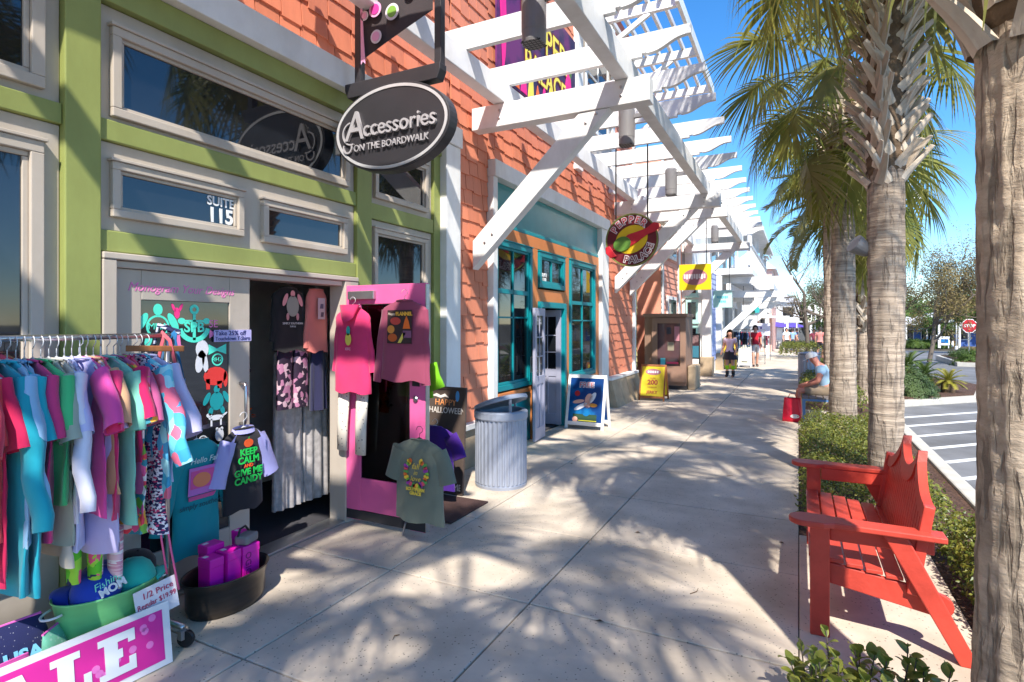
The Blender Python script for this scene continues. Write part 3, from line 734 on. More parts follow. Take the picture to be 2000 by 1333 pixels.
def palm(label, x, y, r, zs, zb, zc, nf=36, seed=1, lean=(0, 0), fscale=1.0, boots=True, rough=0.016, res=(40, 110), bscale=1.0, lo=7.99, tl=34, tm=None):
    """zs: smooth trunk top, zb: boots up to, zc: crown centre"""
    rr = random.Random(seed)
    t = thing('palm_tree', label, 'palm', (x, y, 0), 0, 'cabbage palms along the kerb')
    trunk_mesh(r, zc + 0.1, seed, res=res, rough=rough).build('trunk', tm or m_trunk, t, smooth=True, world=False)
    if boots:
        mb = MB(); mb.lathe([(r * 0.98, zs), (r * 1.12, zs + 0.1), (r * 1.1, zc - 0.2), (r * 0.7, zc + 0.15)], 20); mb.build('fibre_sleeve', m_fibre, t, smooth=True, world=False)
        z = zs - 0.05; row = 0
        n = 9
        while z < zb:
            for k in range(n):
                an = 2 * math.pi * (k + 0.5 * (row % 2)) / n + rr.uniform(-0.1, 0.1)
                tilt = R(tl) * (1 if (k + row) % 2 else -1) + rr.uniform(-0.15, 0.15)
                M = Matrix.Translation((0, 0, z + rr.uniform(-0.03, 0.03))) @ Matrix.Rotation(an, 4, 'Z') @ Matrix.Translation((r * 1.04, 0, 0)) @ Matrix.Rotation(tilt, 4, 'X') @ Matrix.Rotation(rr.uniform(-0.08, 0.12), 4, 'Y') @ Matrix.Scale(bscale * rr.uniform(0.85, 1.15), 4)
                inst('boot', BOOTS[rr.randrange(5)], t, M, world=False)
            z += 0.13 * bscale; row += 1
    for k in range(nf):
        f = (k + 0.5) / nf
        lv = min(int(lo), max(0, int(f * lo + rr.uniform(-0.4, 0.4))))
        an = k * 2.39996 + rr.uniform(-0.2, 0.2)
        s = fscale * rr.uniform(0.88, 1.12) * (0.75 if lv == 0 else 1)
        M = Matrix.Translation((0, 0, zc + 0.25 - 0.75 * f)) @ Matrix.Rotation(an, 4, 'Z') @ Matrix.Rotation(rr.uniform(-0.25, 0.25), 4, 'X') @ Matrix.Scale(s, 4)
        inst('frond', FR[lv][rr.randrange(2)], t, M, world=False)
    return t
palm('broad ridged palm trunk close beside the red bench end', 0.685, 2.34, 0.172, 2.62, 4.6, 5.5, 34, 3, rough=0.007, res=(110, 300), fscale=1.05, bscale=0.9, tl=6, tm=m_trunkv)
palm('palm with crisscrossed pale leaf stubs rising behind the red bench', 0.725, 6.30, 0.142, 3.05, 5.6, 6.5, 26, 5, fscale=1.05, bscale=0.9, lo=6.2)
palm('palm with full drooping crown beside the seated man', 0.60, 9.95, 0.168, 3.95, 4.95, 5.4, 30, 8, fscale=1.0, lo=7.2)
palm('palm beyond the blue bench with a lower crown', 0.62, 14.1, 0.14, 4.0, 5.0, 5.5, 20, 9, fscale=0.85, lo=4.6)
palm('palm on the kerb behind the camera shading the green shop', 0.62, -1.75, 0.17, 3.0, 4.6, 5.5, 38, 12, fscale=1.05)
palm('palm with rough stubbed trunk standing by the kerb past the blue bench', 1.3, 14.6, 0.15, 1.6, 4.4, 4.9, 30, 14, lo=7.6, fscale=1.08)
# feather palm (date palm) standing beyond the row
def feather_frond(elev, seed, L=2.1):
    rr = random.Random(seed); mb = MB(); pts = []; p = Vector((0, 0, 0)); a = elev; n = 14
    for k in range(n + 1):
        pts.append(p.copy()); a -= 0.085 + 0.03 * k / n; p = p + Vector((math.cos(a), 0, math.sin(a))) * (L / n)
    mb.tube(pts, [0.02 - 0.016 * k / n for k in range(n + 1)], 4)
    for i in range(84):
        s = 0.16 + 0.84 * i / 84; x = s * n; j = min(int(x), n - 1); b = pts[j].lerp(pts[j + 1], x - j); t = (pts[j + 1] - pts[j]).normalized()
        for sd in (-1, 1):
            side = Vector((0, sd, 0)); up = Vector((0, 0, 1))
            d = (t * 0.9 + side * 0.9 + up * rr.uniform(0.15, 0.55)).normalized(); ln = 0.42 * (1 - 0.6 * abs(s - 0.5)) * rr.uniform(0.85, 1.1)
            q = b + d * ln * 0.55; e = q + (d + Vector((0, 0, -0.35))).normalized() * ln * 0.45; w_ = t * 0.02
            mb.add([b - w_ * 0.6, b + w_ * 0.6, q + w_, q - w_, e], [(0, 1, 2, 3), (3, 2, 4)])
    return mb.mesh('frond', m_frondy)
FE = [feather_frond(R(e), e + 100) for e in (70, 50, 30, 12, -5)]
dp = thing('date_palm', 'feather leaved date palm standing beyond the fan palms', 'palm', (0.97, 18.0, 0))
trunk_mesh(0.17, 4.9, 21, rough=0.03).build('trunk', m_trunk, dp, smooth=True, world=False)
for k in range(26):
    f = k / 26; M = Matrix.Translation((0, 0, 4.9 - 0.3 * f)) @ Matrix.Rotation(k * 2.39996, 4, 'Z') @ Matrix.Scale(rnd.uniform(0.85, 1.1), 4)
    inst('frond', FE[min(4, int(f * 5))], dp, M, world=False)

# ================================================================ hedges and shrubs
def leaf_cloud(pts, nrm, size, seed, wobble=0.9, aspect=0.55):
    """many small two-triangle leaves, numpy built"""
    rg = np.random.default_rng(seed); n = len(pts)
    d = nrm + rg.normal(0, wobble, (n, 3)); d /= np.linalg.norm(d, axis=1)[:, None] + 1e-9
    a = np.cross(d, rg.normal(0, 1, (n, 3))); a /= np.linalg.norm(a, axis=1)[:, None] + 1e-9
    b = np.cross(d, a); s = size * rg.uniform(0.6, 1.25, (n, 1))
    v = np.stack([pts, pts + a * s * 0.5 + b * s * aspect * 0.5 + d * s * 0.08, pts + a * s, pts + a * s * 0.5 - b * s * aspect * 0.5 + d * s * 0.08], 1).reshape(-1, 3)
    f = np.arange(n * 4).reshape(-1, 4)
    return v, f
def cloud_obj(name, v, f, m, parent, world=True):
    me = bpy.data.meshes.new(name); me.from_pydata(v.tolist(), [], f.tolist()); me.materials.append(m); me.update()
    o = bpy.data.objects.new(name, me); link(o, parent, world); return o
def hedge(label, x0, x1, y0, y1, h, n, seed, size=0.035, name='hedge', lump=0.10, cat='hedge', m=None):
    rg = np.random.default_rng(seed)
    t = thing(name, label, cat, ((x0 + x1) / 2, (y0 + y1) / 2, 0))
    x = rg.uniform(x0, x1, n); y = rg.uniform(y0, y1, n); q = rg.uniform(0, 1, n)
    top = np.array([h * (0.82 + 0.9 * lump * 2 * noise.noise(Vector((a * 3.1, b * 3.1, seed)))) for a, b in zip(x, y)])
    ed = np.minimum(np.minimum(x - x0, x1 - x), np.minimum(y - y0, y1 - y)); rd = np.clip(ed / 0.14, 0, 1)
    top = top * (0.55 + 0.45 * np.sqrt(rd))
    z = np.where(q < 0.75, top * (1 - 0.35 * rg.uniform(0, 1, n) ** 2), top * rg.uniform(0.05, 0.9, n))
    z = np.where(rd < 0.8, top * rg.uniform(0.05, 1, n), z)
    out = np.stack([np.where(x - x0 < x1 - x, -1, 1) * (1 - rd), np.where(y - y0 < y1 - y, -1, 1) * (1 - rd), 0.4 + rd], 1)
    jig = rg.normal(0, 0.02, (n, 3))
    v, f = leaf_cloud(np.stack([x, y, z], 1) + jig, out, size, seed)
    o = cloud_obj('foliage', v, f, m or m_hedge, t); o['kind'] = 'stuff'
    mb = MB()
    for k in range(int((y1 - y0) * 5) + 2):
        a, b = rg.uniform(x0 + 0.1, x1 - 0.1), rg.uniform(y0 + 0.1, y1 - 0.1)
        for j in range(3): mb.tube([(a, b, -0.04), (a + rg.normal(0, 0.04), b + rg.normal(0, 0.04), h * 0.35), (a + rg.normal(0, 0.09), b + rg.normal(0, 0.09), h * 0.75)], [0.008, 0.006, 0.003], 4)
    mb.build('stems', m_twig, t)
    return t
hedge('clipped yellow green hedge between the red bench and the blue bench', 0.03, 1.12, 5.25, 10.25, 0.42, 22000, 3, 0.034)
hedge('low leafy hedge behind the red bench by the kerb', 0.92, 1.40, 2.9, 5.2, 0.46, 12000, 4, 0.036)
hedge('low hedge further on between the palms past the blue bench', 0.05, 1.2, 12.7, 24.0, 0.5, 12000, 5, 0.06)
hedge('shady clump of hedge at the foot of the broad palm', 0.82, 1.40, 1.2, 2.85, 0.4, 5000, 6, 0.036)
# young shrub with large leaves at the very front of the bed
sb = thing('shrub', 'young shrub with rounded glossy leaves in front of the red bench', 'shrub', (0.25, 2.45, 0))
lm = MB(); P_ = [(-0.0, 0)]; 
lv, lf = [], []
for k in range(7):
    f = k / 6; wd = 0.34 * math.sin(math.pi * min(1, f * 0.9 + 0.06)) ** 0.8
    z = 0.16 * math.sin(f * 2.6); lv += [(f, -wd, z + 0.12 * wd), (f, 0, z - 0.03), (f, wd, z + 0.12 * wd)]
for k in range(6): a = k * 3; lf += [(a, a + 1, a + 4, a + 3), (a + 1, a + 2, a + 5, a + 4)]
lm.add(lv, lf); LEAF = lm.mesh('leaf', m_leaf, smooth=True)
rr = random.Random(5)
stm = MB(); spots = []
for k in range(56):
    bx, by = rr.uniform(0.02, 0.56), rr.uniform(2.55, 2.93)
    h = rr.uniform(0.14, 0.33); q = Vector((rr.uniform(-0.06, 0.06), rr.uniform(-0.06, 0.06), 0))
    a, b = Vector((bx, by, -0.03)), Vector((bx, by, h)) + q
    stm.tube([a, a.lerp(b, 0.5) + Vector((0, 0, 0.01)), b], [0.006, 0.004, 0.002], 4)
    for j in range(8):
        f = 0.35 + 0.65 * (j + 0.5) / 8
        spots.append((a.lerp(b, f), j * 2.4 + rr.uniform(-0.4, 0.4), rr.uniform(0.1, 0.75) + 0.5 * (f - 0.5), rr.uniform(0.045, 0.075)))
stm.build('stems', m_twig, sb)
for (p, an, el, s) in spots:
    inst('leaf', LEAF, sb, Matrix.Translation(p) @ Matrix.Rotation(an, 4, 'Z') @ Matrix.Rotation(-el, 4, 'Y') @ Matrix.Rotation(rr.uniform(-0.4, 0.4), 4, 'X') @ Matrix.Scale(s, 4))

# ================================================================ trees
def tree(name, label, x, y, h, rad, seed, m, leaves=5000, lsize=0.10, trunk=0.12, depth=4, spread=0.75, bare=False, h0=0.3, lean=0.0, group=None):
    rr = random.Random(seed); rg = np.random.default_rng(seed)
    t = thing(name, label, 'tree', (x, y, -0.15), 0, group)
    mb = MB(); tips = []
    def branch(p, d, L, r, k):
        q = p; pts = [p]; n = 4
        for i in range(n):
            d = (d + Vector((rr.gauss(0, 0.13), rr.gauss(0, 0.13), 0.05))).normalized(); q = q + d * (L / n); pts.append(q)
            if k >= depth - 2: tips.append(q)
        mb.tube(pts, [r * (1 - 0.45 * i / n) for i in range(n + 1)], 5 if k > 1 else 8, cap=False)
        if k >= depth: return
        for j in range(rr.choice((3, 3, 4)) if k else 5):
            s = rr.uniform(0.45, 1.0); b = pts[min(n, int(s * n) + (1 if s > 0.9 else 0))]
            sd = Vector((rr.gauss(0, 1), rr.gauss(0, 1), rr.gauss(0.25, 0.45))).normalized()
            branch(b, (d * (1 - spread) + sd * spread).normalized(), L * rr.uniform(0.55, 0.8), r * 0.5, k + 1)
    branch(Vector((0, 0, 0)), Vector((lean, 0, 1)).normalized(), h * h0 * 1.5, trunk, 0)
    # fit to the wanted size
    tp = np.array([tuple(p) for p in tips]); ext = max(1e-3, np.percentile(tp[:, 2], 97)); ex = max(1e-3, np.percentile(np.hypot(tp[:, 0], tp[:, 1]), 92))
    sz, sx = h / ext, rad / ex
    sc = lambda p: Vector((p[0] * (sx if p[2] > 0.01 else 1), p[1] * (sx if p[2] > 0.01 else 1), p[2] * sz))
    mb.v = [tuple(sc(p)) for p in mb.v]
    mb.build('trunk', m_twig, t, smooth=True, world=False)
    tp = tp * np.array([sx, sx, sz]); tp = tp[tp[:, 2] > h * 0.25]
    pts = tp[rg.integers(0, len(tp), leaves)] + rg.normal(0, 0.05 * rad + lsize * 0.6, (leaves, 3))
    v, f = leaf_cloud(pts, pts * np.array([0.4, 0.4, 0]) + np.array([0, 0, 0.6]), lsize, seed, 0.9)
    o = cloud_obj('crown', v, f, m, t, world=False); o['kind'] = 'stuff'
    return t
def TP(u, t_): x, y, k = ray(u, 632); return x * t_, y * t_
x, y = TP(1815, 27); tree('crape_tree', 'airy tan leaved tree standing over the traffic island', x, y, 5.2, 2.3, 3, m_drytree, 16000, 0.085, 0.09, 5, 0.7, h0=0.25, lean=0.3)
x, y = TP(1735, 30); tree('crape_tree', 'dull green thin leaved tree behind the palm stubs', x, y, 4.4, 1.8, 14, m_drytree, 7000, 0.09, 0.09, 5, 0.7, h0=0.25)
x, y = TP(1578, 31); tree('bare_tree', 'nearly bare twiggy tree beyond the end of the pavement', x, y, 6.2, 1.9, 7, m_drytree, 1200, 0.07, 0.11, 6, 0.72, h0=0.25)
x, y = TP(1640, 40); tree('shade_tree', 'dark green tree behind the date palm', x, y, 5.0, 2.2, 9, m_tree, 7000, 0.14, 0.12, 4)
x, y = TP(1925, 44); tree('shade_tree', 'bright green rounded tree above the stop sign', x, y, 4.6, 2.6, 10, m_tree, 12000, 0.15, 0.12, 4)
x, y = TP(1575, 75); tree('shade_tree', 'hazy green tree at the far end of the street', x, y, 4.5, 3.5, 12, m_tree, 5000, 0.25, 0.15, 4)
x, y = TP(1690, 62); tree('shade_tree', 'far dark tree between the palm trunks', x, y, 6.5, 4.5, 16, m_tree, 7000, 0.25, 0.15, 4)
x, y = TP(1860, 60); tree('shade_tree', 'low dark green tree behind the white porch frame', x, y, 3.6, 3.4, 17, m_tree, 6000, 0.2, 0.15, 4)
for k, (u, t_, h, r_) in enumerate(((1480, 95, 5, 5), (1760, 85, 5.5, 6), (1820, 90, 6, 7), (1960, 70, 6, 5), (2050, 60, 6, 5))):
    x, y = TP(u, t_); tree('shade_tree', ('tall green tree past the far buildings', 'far green tree behind the blue cottage', 'far green tree behind the cream building', 'far green tree beyond the stop sign', 'green tree at the road end past the stop sign')[k], x, y, h, r_, 30 + k, m_tree, 4000, 0.4, 0.2, 3, group='far row of trees')
# ================================================================ red timber bench
bn = thing('garden_bench', 'red painted timber bench with scooped slatted back on the bed edge', 'bench', (0.35, 4.22, 0))
YN, YF = 3.53, 4.95
def bar(name, mb, m=m_red, parent=bn, bevel=0.006, **k): return mb.build(name, m, parent, bevel=bevel, **k)
for y in (YN, YF):
    P_ = []
    for k in range(13):
        a = math.pi / 2 + math.pi * k / 12; P_.append((0.035 + 0.085 * math.cos(a), 0.085 * math.sin(a)))
    poly = P_ + [(0.12, -0.085), (0.17, -0.055), (0.66, -0.055), (0.66, 0.06), (0.17, 0.07), (0.12, 0.085)]
    bar('arm', MB().prism(poly, 0.03, Matrix.Translation((0, y, 0.605))))
    sgn = -1 if y == YN else 1
    bar('leg', MB().box(0.055, 0.15, y - 0.02, y + 0.022, 0.0, 0.604))
    bar('leg', MB().prism([(0.715, 0), (0.80, 0), (0.50, 0.60), (0.39, 0.60)], 0.04, frame((0, y + 0.02 , 0), (1, 0, 0), (0, 0, 1))))
    bar('arm_rail', MB().box(0.151, 0.62, y - 0.012 - 0.034 * sgn, y + 0.012 - 0.034 * sgn, 0.515, 0.604))
    rail = [(0.06, 0.29), (0.06, 0.40), (0.58, 0.33), (0.645, 0.315)] + [(0.645 + 0.06 * math.cos(a), 0.255 + 0.06 * math.sin(a)) for a in [math.pi / 2 - math.pi * k / 8 for k in range(9)]]
    bar('side_rail', MB().prism(rail, 0.03, frame((0, y - sgn * 0.055 + 0.015, 0), (1, 0, 0), (0, 0, 1))))
bar('front_apron', MB().box(0.062, 0.092, YN + 0.075, YF - 0.075, 0.27, 0.395))
for k in range(6):
    x = 0.05 + k * 0.09; z = 0.408 - 0.013 * k
    bar('seat_slat', MB().box(x, x + 0.078, YN + 0.03 , YF - 0.03, z, z + 0.022), bevel=0.004)
# back: plane leaning away, silhouette with two finials
lean = 0.16
def bp(y, z): return Vector((0.53 + lean * (z - 0.35), y, z))
yc = (YN + YF) / 2
def top(y):
    q = abs(y - yc)
    if q < 0.225: return 0.92 - 0.085 * (1 - (q / 0.225) ** 2)
    if q < 0.27: return 0.965
    f = (q - 0.27) / 0.38
    return 0.755 + 0.17 * (1 - min(1, f)) ** 2.2
ysb = [YN + 0.06 + k * ((YF - YN - 0.12) / 22) for k in range(23)]
for k in range(22):
    y0, y1 = ysb[k] + 0.005, ysb[k + 1] - 0.005; z0 = 0.34
    a, b = top(y0) - 0.03, top(y1) - 0.03; th = Vector((0.018, 0, 0.004))
    q = [bp(y0, z0), bp(y1, z0), bp(y1, b), bp(y0, a)]
    MB().add(q + [p + th for p in q], [(0, 1, 2, 3), (7, 6, 5, 4), (0, 4, 5, 1), (1, 5, 6, 2), (2, 6, 7, 3), (3, 7, 4, 0)]).build('back_slat', m_red, bn)
mb = MB(); N_ = 60; vs_, fs_ = [], []
for k in range(N_ + 1):
    y = YN + 0.045 + (YF - YN - 0.09) * k / N_; t_ = top(y); wd = 0.075 if abs(y - yc) > 0.2 else 0.10
    for (z, dx) in ((t_ - wd, -0.012), (t_, -0.012), (t_, 0.032), (t_ - wd, 0.032)): p = bp(y, z); vs_.append((p.x + dx, p.y, p.z))
for k in range(N_):
    for i in range(4): fs_.append((k * 4 + i, k * 4 + (i + 1) % 4, k * 4 + 4 + (i + 1) % 4, k * 4 + 4 + i))
fs_ += [(3, 2, 1, 0), tuple(N_ * 4 + i for i in range(4))]
bar('back_frame', mb.add(vs_, fs_), bevel=0)
for y in (YN + 0.03, YF - 0.03):
    p0, p1 = bp(y, 0.30), bp(y, 0.765); bar('back_post', MB().beam(p0, p1, 0.05, 0.045, up=(0, 1, 0)))
p0, p1 = bp(YN + 0.06, 0.33), bp(YF - 0.06, 0.33); bar('back_rail', MB().beam(p0 + Vector((0.03, 0, 0)), p1 + Vector((0.03, 0, 0)), 0.03, 0.07))

# ================================================================ hanging oval sign
sg = thing('hanging_sign', 'charcoal oval sign reading Accessories on the Boardwalk with dotted flag', 'sign', (-2.86, 3.6, 3.25))
SC = Vector((-2.87, 3.6, 3.245)); Ms = frame(SC + Vector((0, -0.05, 0)), (1, 0, 0), (0, 0, 1))
mb = MB(); mb.ell(0, 0, 0.565, 0.345, 0.11, Ms @ Matrix.Translation((0, 0, -0.11)), 56); bar('board', mb, m_signblack, sg, 0.006)
mb = MB(); mb.ring(0, 0, 0.545, 0.522, 0.006, Ms, 64, 0.327 / 0.545); mb.build('rim', m_silver, sg)
mb = MB(); mb.prism([(-0.44, 0.30), (0.44, 0.30), (0.47, 0.37), (0.47, 0.42), (-0.47, 0.42), (-0.47, 0.37)], 0.09, Ms @ Matrix.Translation((0, 0, -0.1))); bar('top_bar', mb, m_signblack, sg, 0.006)
for x in (-0.37, 0.42):
    mb = MB(); mb.box(SC.x + x - 0.03, SC.x + x + 0.03, 3.60, 3.66, SC.z + 0.42, 4.52); bar('post', mb, m_signblack, sg, 0.004)
mb = MB(); mb.box(-3.32, -2.30, 3.585, 3.675, 4.522, 4.575); bar('hanging_bar', mb, m_signblack, sg, 0.004)
mb = MB(); mb.box(-3.15, -3.11, 3.1, 4.0, 4.576, 4.61); bar('hanging_bar', mb, m_signblack, sg, 0.004)
m_sil2 = mat('silver_letter', (0.46, 0.43, 0.44), 0.4, metal=0.2)
tt = lambda s, z, x, M0=Ms: M0 @ Matrix.Translation((x, z, 0.016))
text('A', 0.33, m_sil2, sg, tt(0, 0.035, -0.335), ext=0.012, off=0.001, shear=0.1, sx=0.9)
text('ccessories', 0.185, m_sil2, sg, tt(0, 0.005, 0.105), ext=0.012, off=0.001, sp=1.0, sx=0.92)
mb = MB(); mb.ring(-0.375, -0.005, 0.095, 0.083, 0.014, Ms @ Matrix.Translation((0, 0, 0.004)), 24, 1.0, R(95), R(285)); mb.build('flourish', m_sil2, sg); mb = MB(); mb.ring(-0.415, -0.115, 0.05, 0.037, 0.014, Ms @ Matrix.Translation((0, 0, 0.004)), 16, 1.0, R(150), R(380)); mb.build('flourish', m_sil2, sg)
text('ON THE BOARDWALK', 0.078, m_sil2, sg, tt(0, -0.135, 0.02), ext=0.006, off=0.0, sx=0.92)
mb = MB(); m_flag = cloth('flag_cloth', srgb(62, 52, 54), trans=0.1)
FL = lambda x, z: Vector((x, 3.60 + 0.012 * math.sin(x * 14), z))
mb.add([FL(-3.17, 3.86), FL(-2.95, 3.95), FL(-2.72, 4.02), FL(-2.50, 4.10), FL(-2.50, 4.52), FL(-2.72, 4.52), FL(-2.95, 4.52), FL(-3.17, 4.52)], [(0, 1, 6, 7), (1, 2, 5, 6), (2, 3, 4, 5)])
fl = mb.build('flag', m_flag, sg); sd = fl.modifiers.new('s', 'SOLIDIFY'); sd.thickness = 0.006
Mf = frame((0, 3.572, 0), (1, 0, 0), (0, 0, 1)); dots = []
c_p, c_g, c_lp, c_w = flat('dot_pink', srgb(205, 60, 150)), flat('dot_green', srgb(130, 175, 70)), flat('dot_pale_pink', srgb(235, 170, 205)), flat('dot_white', srgb(225, 215, 220))
for (x, z, r_, a, b) in ((-3.03, 4.215, 0.062, c_p, c_lp), (-2.86, 4.155, 0.066, c_g, c_w), (-3.02, 3.995, 0.055, c_lp, c_w), (-3.14, 4.19, 0.04, c_lp, c_w), (-2.70, 4.27, 0.045, c_w, c_p), (-2.82, 4.38, 0.058, c_g, c_w), (-3.0, 4.40, 0.05, c_lp, c_g), (-3.13, 4.37, 0.04, c_p, c_p), (-2.58, 4.40, 0.045, c_p, c_g)):
    MB().ell(x, z, r_, r_, 0.003, Mf, 20).build('dot', b, fl); MB().ell(x, z, r_ * 0.68, r_ * 0.68, 0.003, Mf @ Matrix.Translation((0, 0, 0.004)), 20).build('dot', a, fl)
mb = MB(); mb.prism([(-3.175, 3.80), (-3.155, 3.825), (-3.13, 3.80), (-3.15, 4.05), (-3.17, 4.48), (-3.185, 4.48)], 0.003, Mf); mb.build('ribbon', c_lp, fl)

# ================================================================ round pepper sign
ps = thing('hanging_sign', 'round red and yellow sign reading Pepper Palace hung on rods', 'sign', (-2.41, 9.1, 3.04))
Mp = frame((-2.41, 9.06, 3.045), (1, 0, 0), (0, 0, 1)); r0 = 0.425
m_oliv = paint('sign_olive', srgb(120, 125, 60)); m_maroon = paint('sign_maroon', srgb(110, 25, 35)); m_yel = paint('sign_yellow', srgb(235, 195, 30)); m_sr = paint('sign_red', srgb(200, 35, 50)); m_grn = paint('sign_green', srgb(90, 130, 50)); m_lt = flat('sign_white', (0.8, 0.72, 0.72))
MB().ell(0, 0, r0, r0, 0.06, Mp @ Matrix.Translation((0, 0, -0.06)), 48).build('board', m_maroon, ps)
MB().ring(0, 0, r0 + 0.004, r0 - 0.018, 0.012, Mp, 48).build('rim', m_oliv, ps)
MB().ell(0, 0.01, 0.27, 0.22, 0.004, Mp, 32, R(25)).build('ground', m_yel, ps)
pep = [(-0.30, -0.14), (-0.20, -0.02), (-0.05, 0.09), (0.10, 0.13), (0.24, 0.17), (0.36, 0.26), (0.44, 0.24), (0.45, 0.16), (0.38, 0.11), (0.24, 0.06), (0.10, -0.04), (-0.05, -0.12), (-0.2, -0.18)]
MB().prism(pep, 0.02, Mp @ Matrix.Translation((0, 0, 0.004))).build('pepper', m_sr, ps, bevel=0.006)
MB().ell(-0.15, -0.06, 0.15, 0.12, 0.03, Mp, 24, R(20)).build('pepper_cap', m_grn, ps, bevel=0.01)
MB().prism([(-0.43, -0.10), (-0.36, -0.08), (-0.30, -0.17), (-0.24, -0.25), (-0.34, -0.28), (-0.42, -0.2)], 0.03, Mp).build('pepper_tip', m_sr, ps, bevel=0.006)
def arc_text(s, rad, a0, a1, size, flip=False, par=ps, M0=Mp, z=0.012, m1=None, m2=None):
    for i, ch in enumerate(s):
        a = R(a0 + (a1 - a0) * i / (len(s) - 1)); rot = a - math.pi / 2 if not flip else a + math.pi / 2
        M = M0 @ Matrix.Translation((rad * math.cos(a), rad * math.sin(a), z)) @ Matrix.Rotation(rot, 4, 'Z')
        text(ch, size, m1 or m_lt, par, M, off=0.012, ext=0.004); text(ch, size, m2 or m_sr, par, M @ Matrix.Translation((0, 0, 0.006)), off=0.0, ext=0.004)
arc_text('PEPPER', 0.325, 148, 52, 0.15); arc_text('PALACE', 0.325, 255, 340, 0.15, True, m2=m_maroon)
for x in (-0.27, 0.25):
    MB().tube([(-2.41 + x, 9.1, 3.37), (-2.41 + x, 9.1, 4.62)], 0.012, 6).build('rod', m_black, ps); MB().box(-2.41 + x - 0.02, -2.41 + x + 0.02, 9.085, 9.115, 3.33, 3.40).build('clip', m_silver, ps)
mb = MB(); mb.box(-2.75, -2.1, 9.07, 9.13, 4.62, 4.66).build('hanging_bar', m_black, ps)
# banner on the wall above
bw = thing('wall_banner', 'dark purple pepper banner with yellow letters on the coral wall', 'banner', (-3.45, 7.8, 5.4))
m_pur = mat('banner_purple', srgb(45, 32, 75), 0.5, vs=2.5, c2=srgb(110, 40, 100)); m_mag = flat('banner_magenta', srgb(240, 40, 140)); m_ylw = flat('banner_yellow', srgb(245, 225, 90)); m_orr = flat('banner_orange', srgb(240, 110, 50))
MB().box(-3.47, -3.445, 6.40, 9.25, 4.90, 6.55).build('board', m_pur, bw)
Mw = frame((-3.443, 0, 0), (0, 1, 0), (0, 0, 1))
MB().prism([(6.45, 6.3), (6.6, 6.35), (6.66, 5.6), (6.62, 5.2), (6.56, 4.95), (6.52, 5.4)], 0.01, Mw).build('pepper', m_mag, bw)
text('PEPPER', 0.62, m_maroon, bw, Mw @ Matrix.Translation((7.95, 5.98, 0.004)), off=0.03, sx=0.9); text('PEPPER', 0.62, m_ylw, bw, Mw @ Matrix.Translation((7.95, 5.98, 0.008)), off=0.004, sx=0.9)
text('PALACE', 0.5, m_maroon, bw, Mw @ Matrix.Translation((8.0, 5.42, 0.004)), off=0.03, sx=0.9); text('PALACE', 0.5, m_ylw, bw, Mw @ Matrix.Translation((8.0, 5.42, 0.008)), off=0.004, sx=0.9)
for k in range(9):
    y = 6.85 + k * 0.24; hh = 0.28 + 0.14 * (k % 3)
    MB().prism([(y, 4.93), (y + 0.2, 4.93), (y + 0.17, 4.93 + hh * 0.5), (y + 0.09, 4.93 + hh), (y + 0.04, 4.93 + hh * 0.45)], 0.006, Mw).build('flame', (m_orr, m_mag, m_ylw)[k % 3], bw)
MB().prism([(8.7, 5.1), (8.95, 5.0), (9.1, 5.3), (9.0, 5.8), (8.85, 5.9), (8.75, 5.5)], 0.012, Mw).build('pepper', m_mag, bw); MB().prism([(8.85, 5.9), (9.0, 5.8), (9.12, 6.1), (9.0, 6.2)], 0.012, Mw).build('pepper_stem', m_grn, bw)

# ================================================================ street furniture on the pavement
tc = thing('litter_bin', 'ribbed grey metal litter bin with tilted lid by the coral wall', 'bin', (-2.82, 5.33, 0))
m_bin = paint('bin_grey', srgb(158, 164, 178), 0.4, metal=0.1)
mb = MB(); n = 34; rows = []
def binr(k, t): return 0.268 + (0.010 if k % 2 else 0.0)
vs_, fs_ = [], []
nn = n * 4
for (z, ex) in ((0.03, 0), (0.05, 1), (0.70, 1), (0.715, 0)):
    for k in range(nn):
        a = 2 * math.pi * k / nn; r_ = 0.262 + 0.012 * ex * (1 if (k // 2) % 2 else 0); vs_.append((-2.82 + r_ * math.cos(a), 5.33 + r_ * math.sin(a), z))
for j in range(3):
    for k in range(nn): fs_.append((j * nn + k, j * nn + (k + 1) % nn, (j + 1) * nn + (k + 1) % nn, (j + 1) * nn + k))
mb.add(vs_, fs_).build('drum', m_bin, tc)
mb = MB(); mb.lathe([(0.25, 0.0), (0.272, 0.0), (0.276, 0.03), (0.25, 0.035)], 40, (-2.82, 5.33, 0)); mb.build('foot_ring', m_bin, tc, smooth=False)
mb = MB(); mb.lathe([(0.23, 0.70), (0.278, 0.70), (0.285, 0.715), (0.285, 0.775), (0.27, 0.79), (0.225, 0.79), (0.222, 0.72)], 40, (-2.82, 5.33, 0), cap=False); mb.build('rim', m_bin, tc)
mb = MB(); mb.lathe([(0.223, 0.60), (0.01, 0.60)], 24, (-2.82, 5.33, 0)); mb.build('liner', m_black, tc)
Mt = Matrix.Translation((-2.82, 5.33, 0.86)) @ Matrix.Rotation(R(-20), 4, Vector((0.35, 1, 0)).normalized())
mb = MB(); mb.lathe([(0.285, -0.02), (0.292, 0.0), (0.285, 0.022), (0.23, 0.035), (0.10, 0.05), (0.0, 0.054)], 40, M=Mt, cap=False); mb.lathe([(0.28, -0.018), (0.01, -0.005)], 40, M=Mt, cap=False); mb.build('lid', m_bin, tc, smooth=True)
for a in (200, 320, 80): x, y = -2.82 + 0.25 * math.cos(R(a)), 5.33 + 0.25 * math.sin(R(a)); z = (Mt @ Vector((0.25 * math.cos(R(a)), 0.25 * math.sin(R(a)), 0))).z; MB().box(x - 0.012, x + 0.012, y - 0.008, y + 0.008, 0.78, z).build('lid_bracket', m_bin, tc)

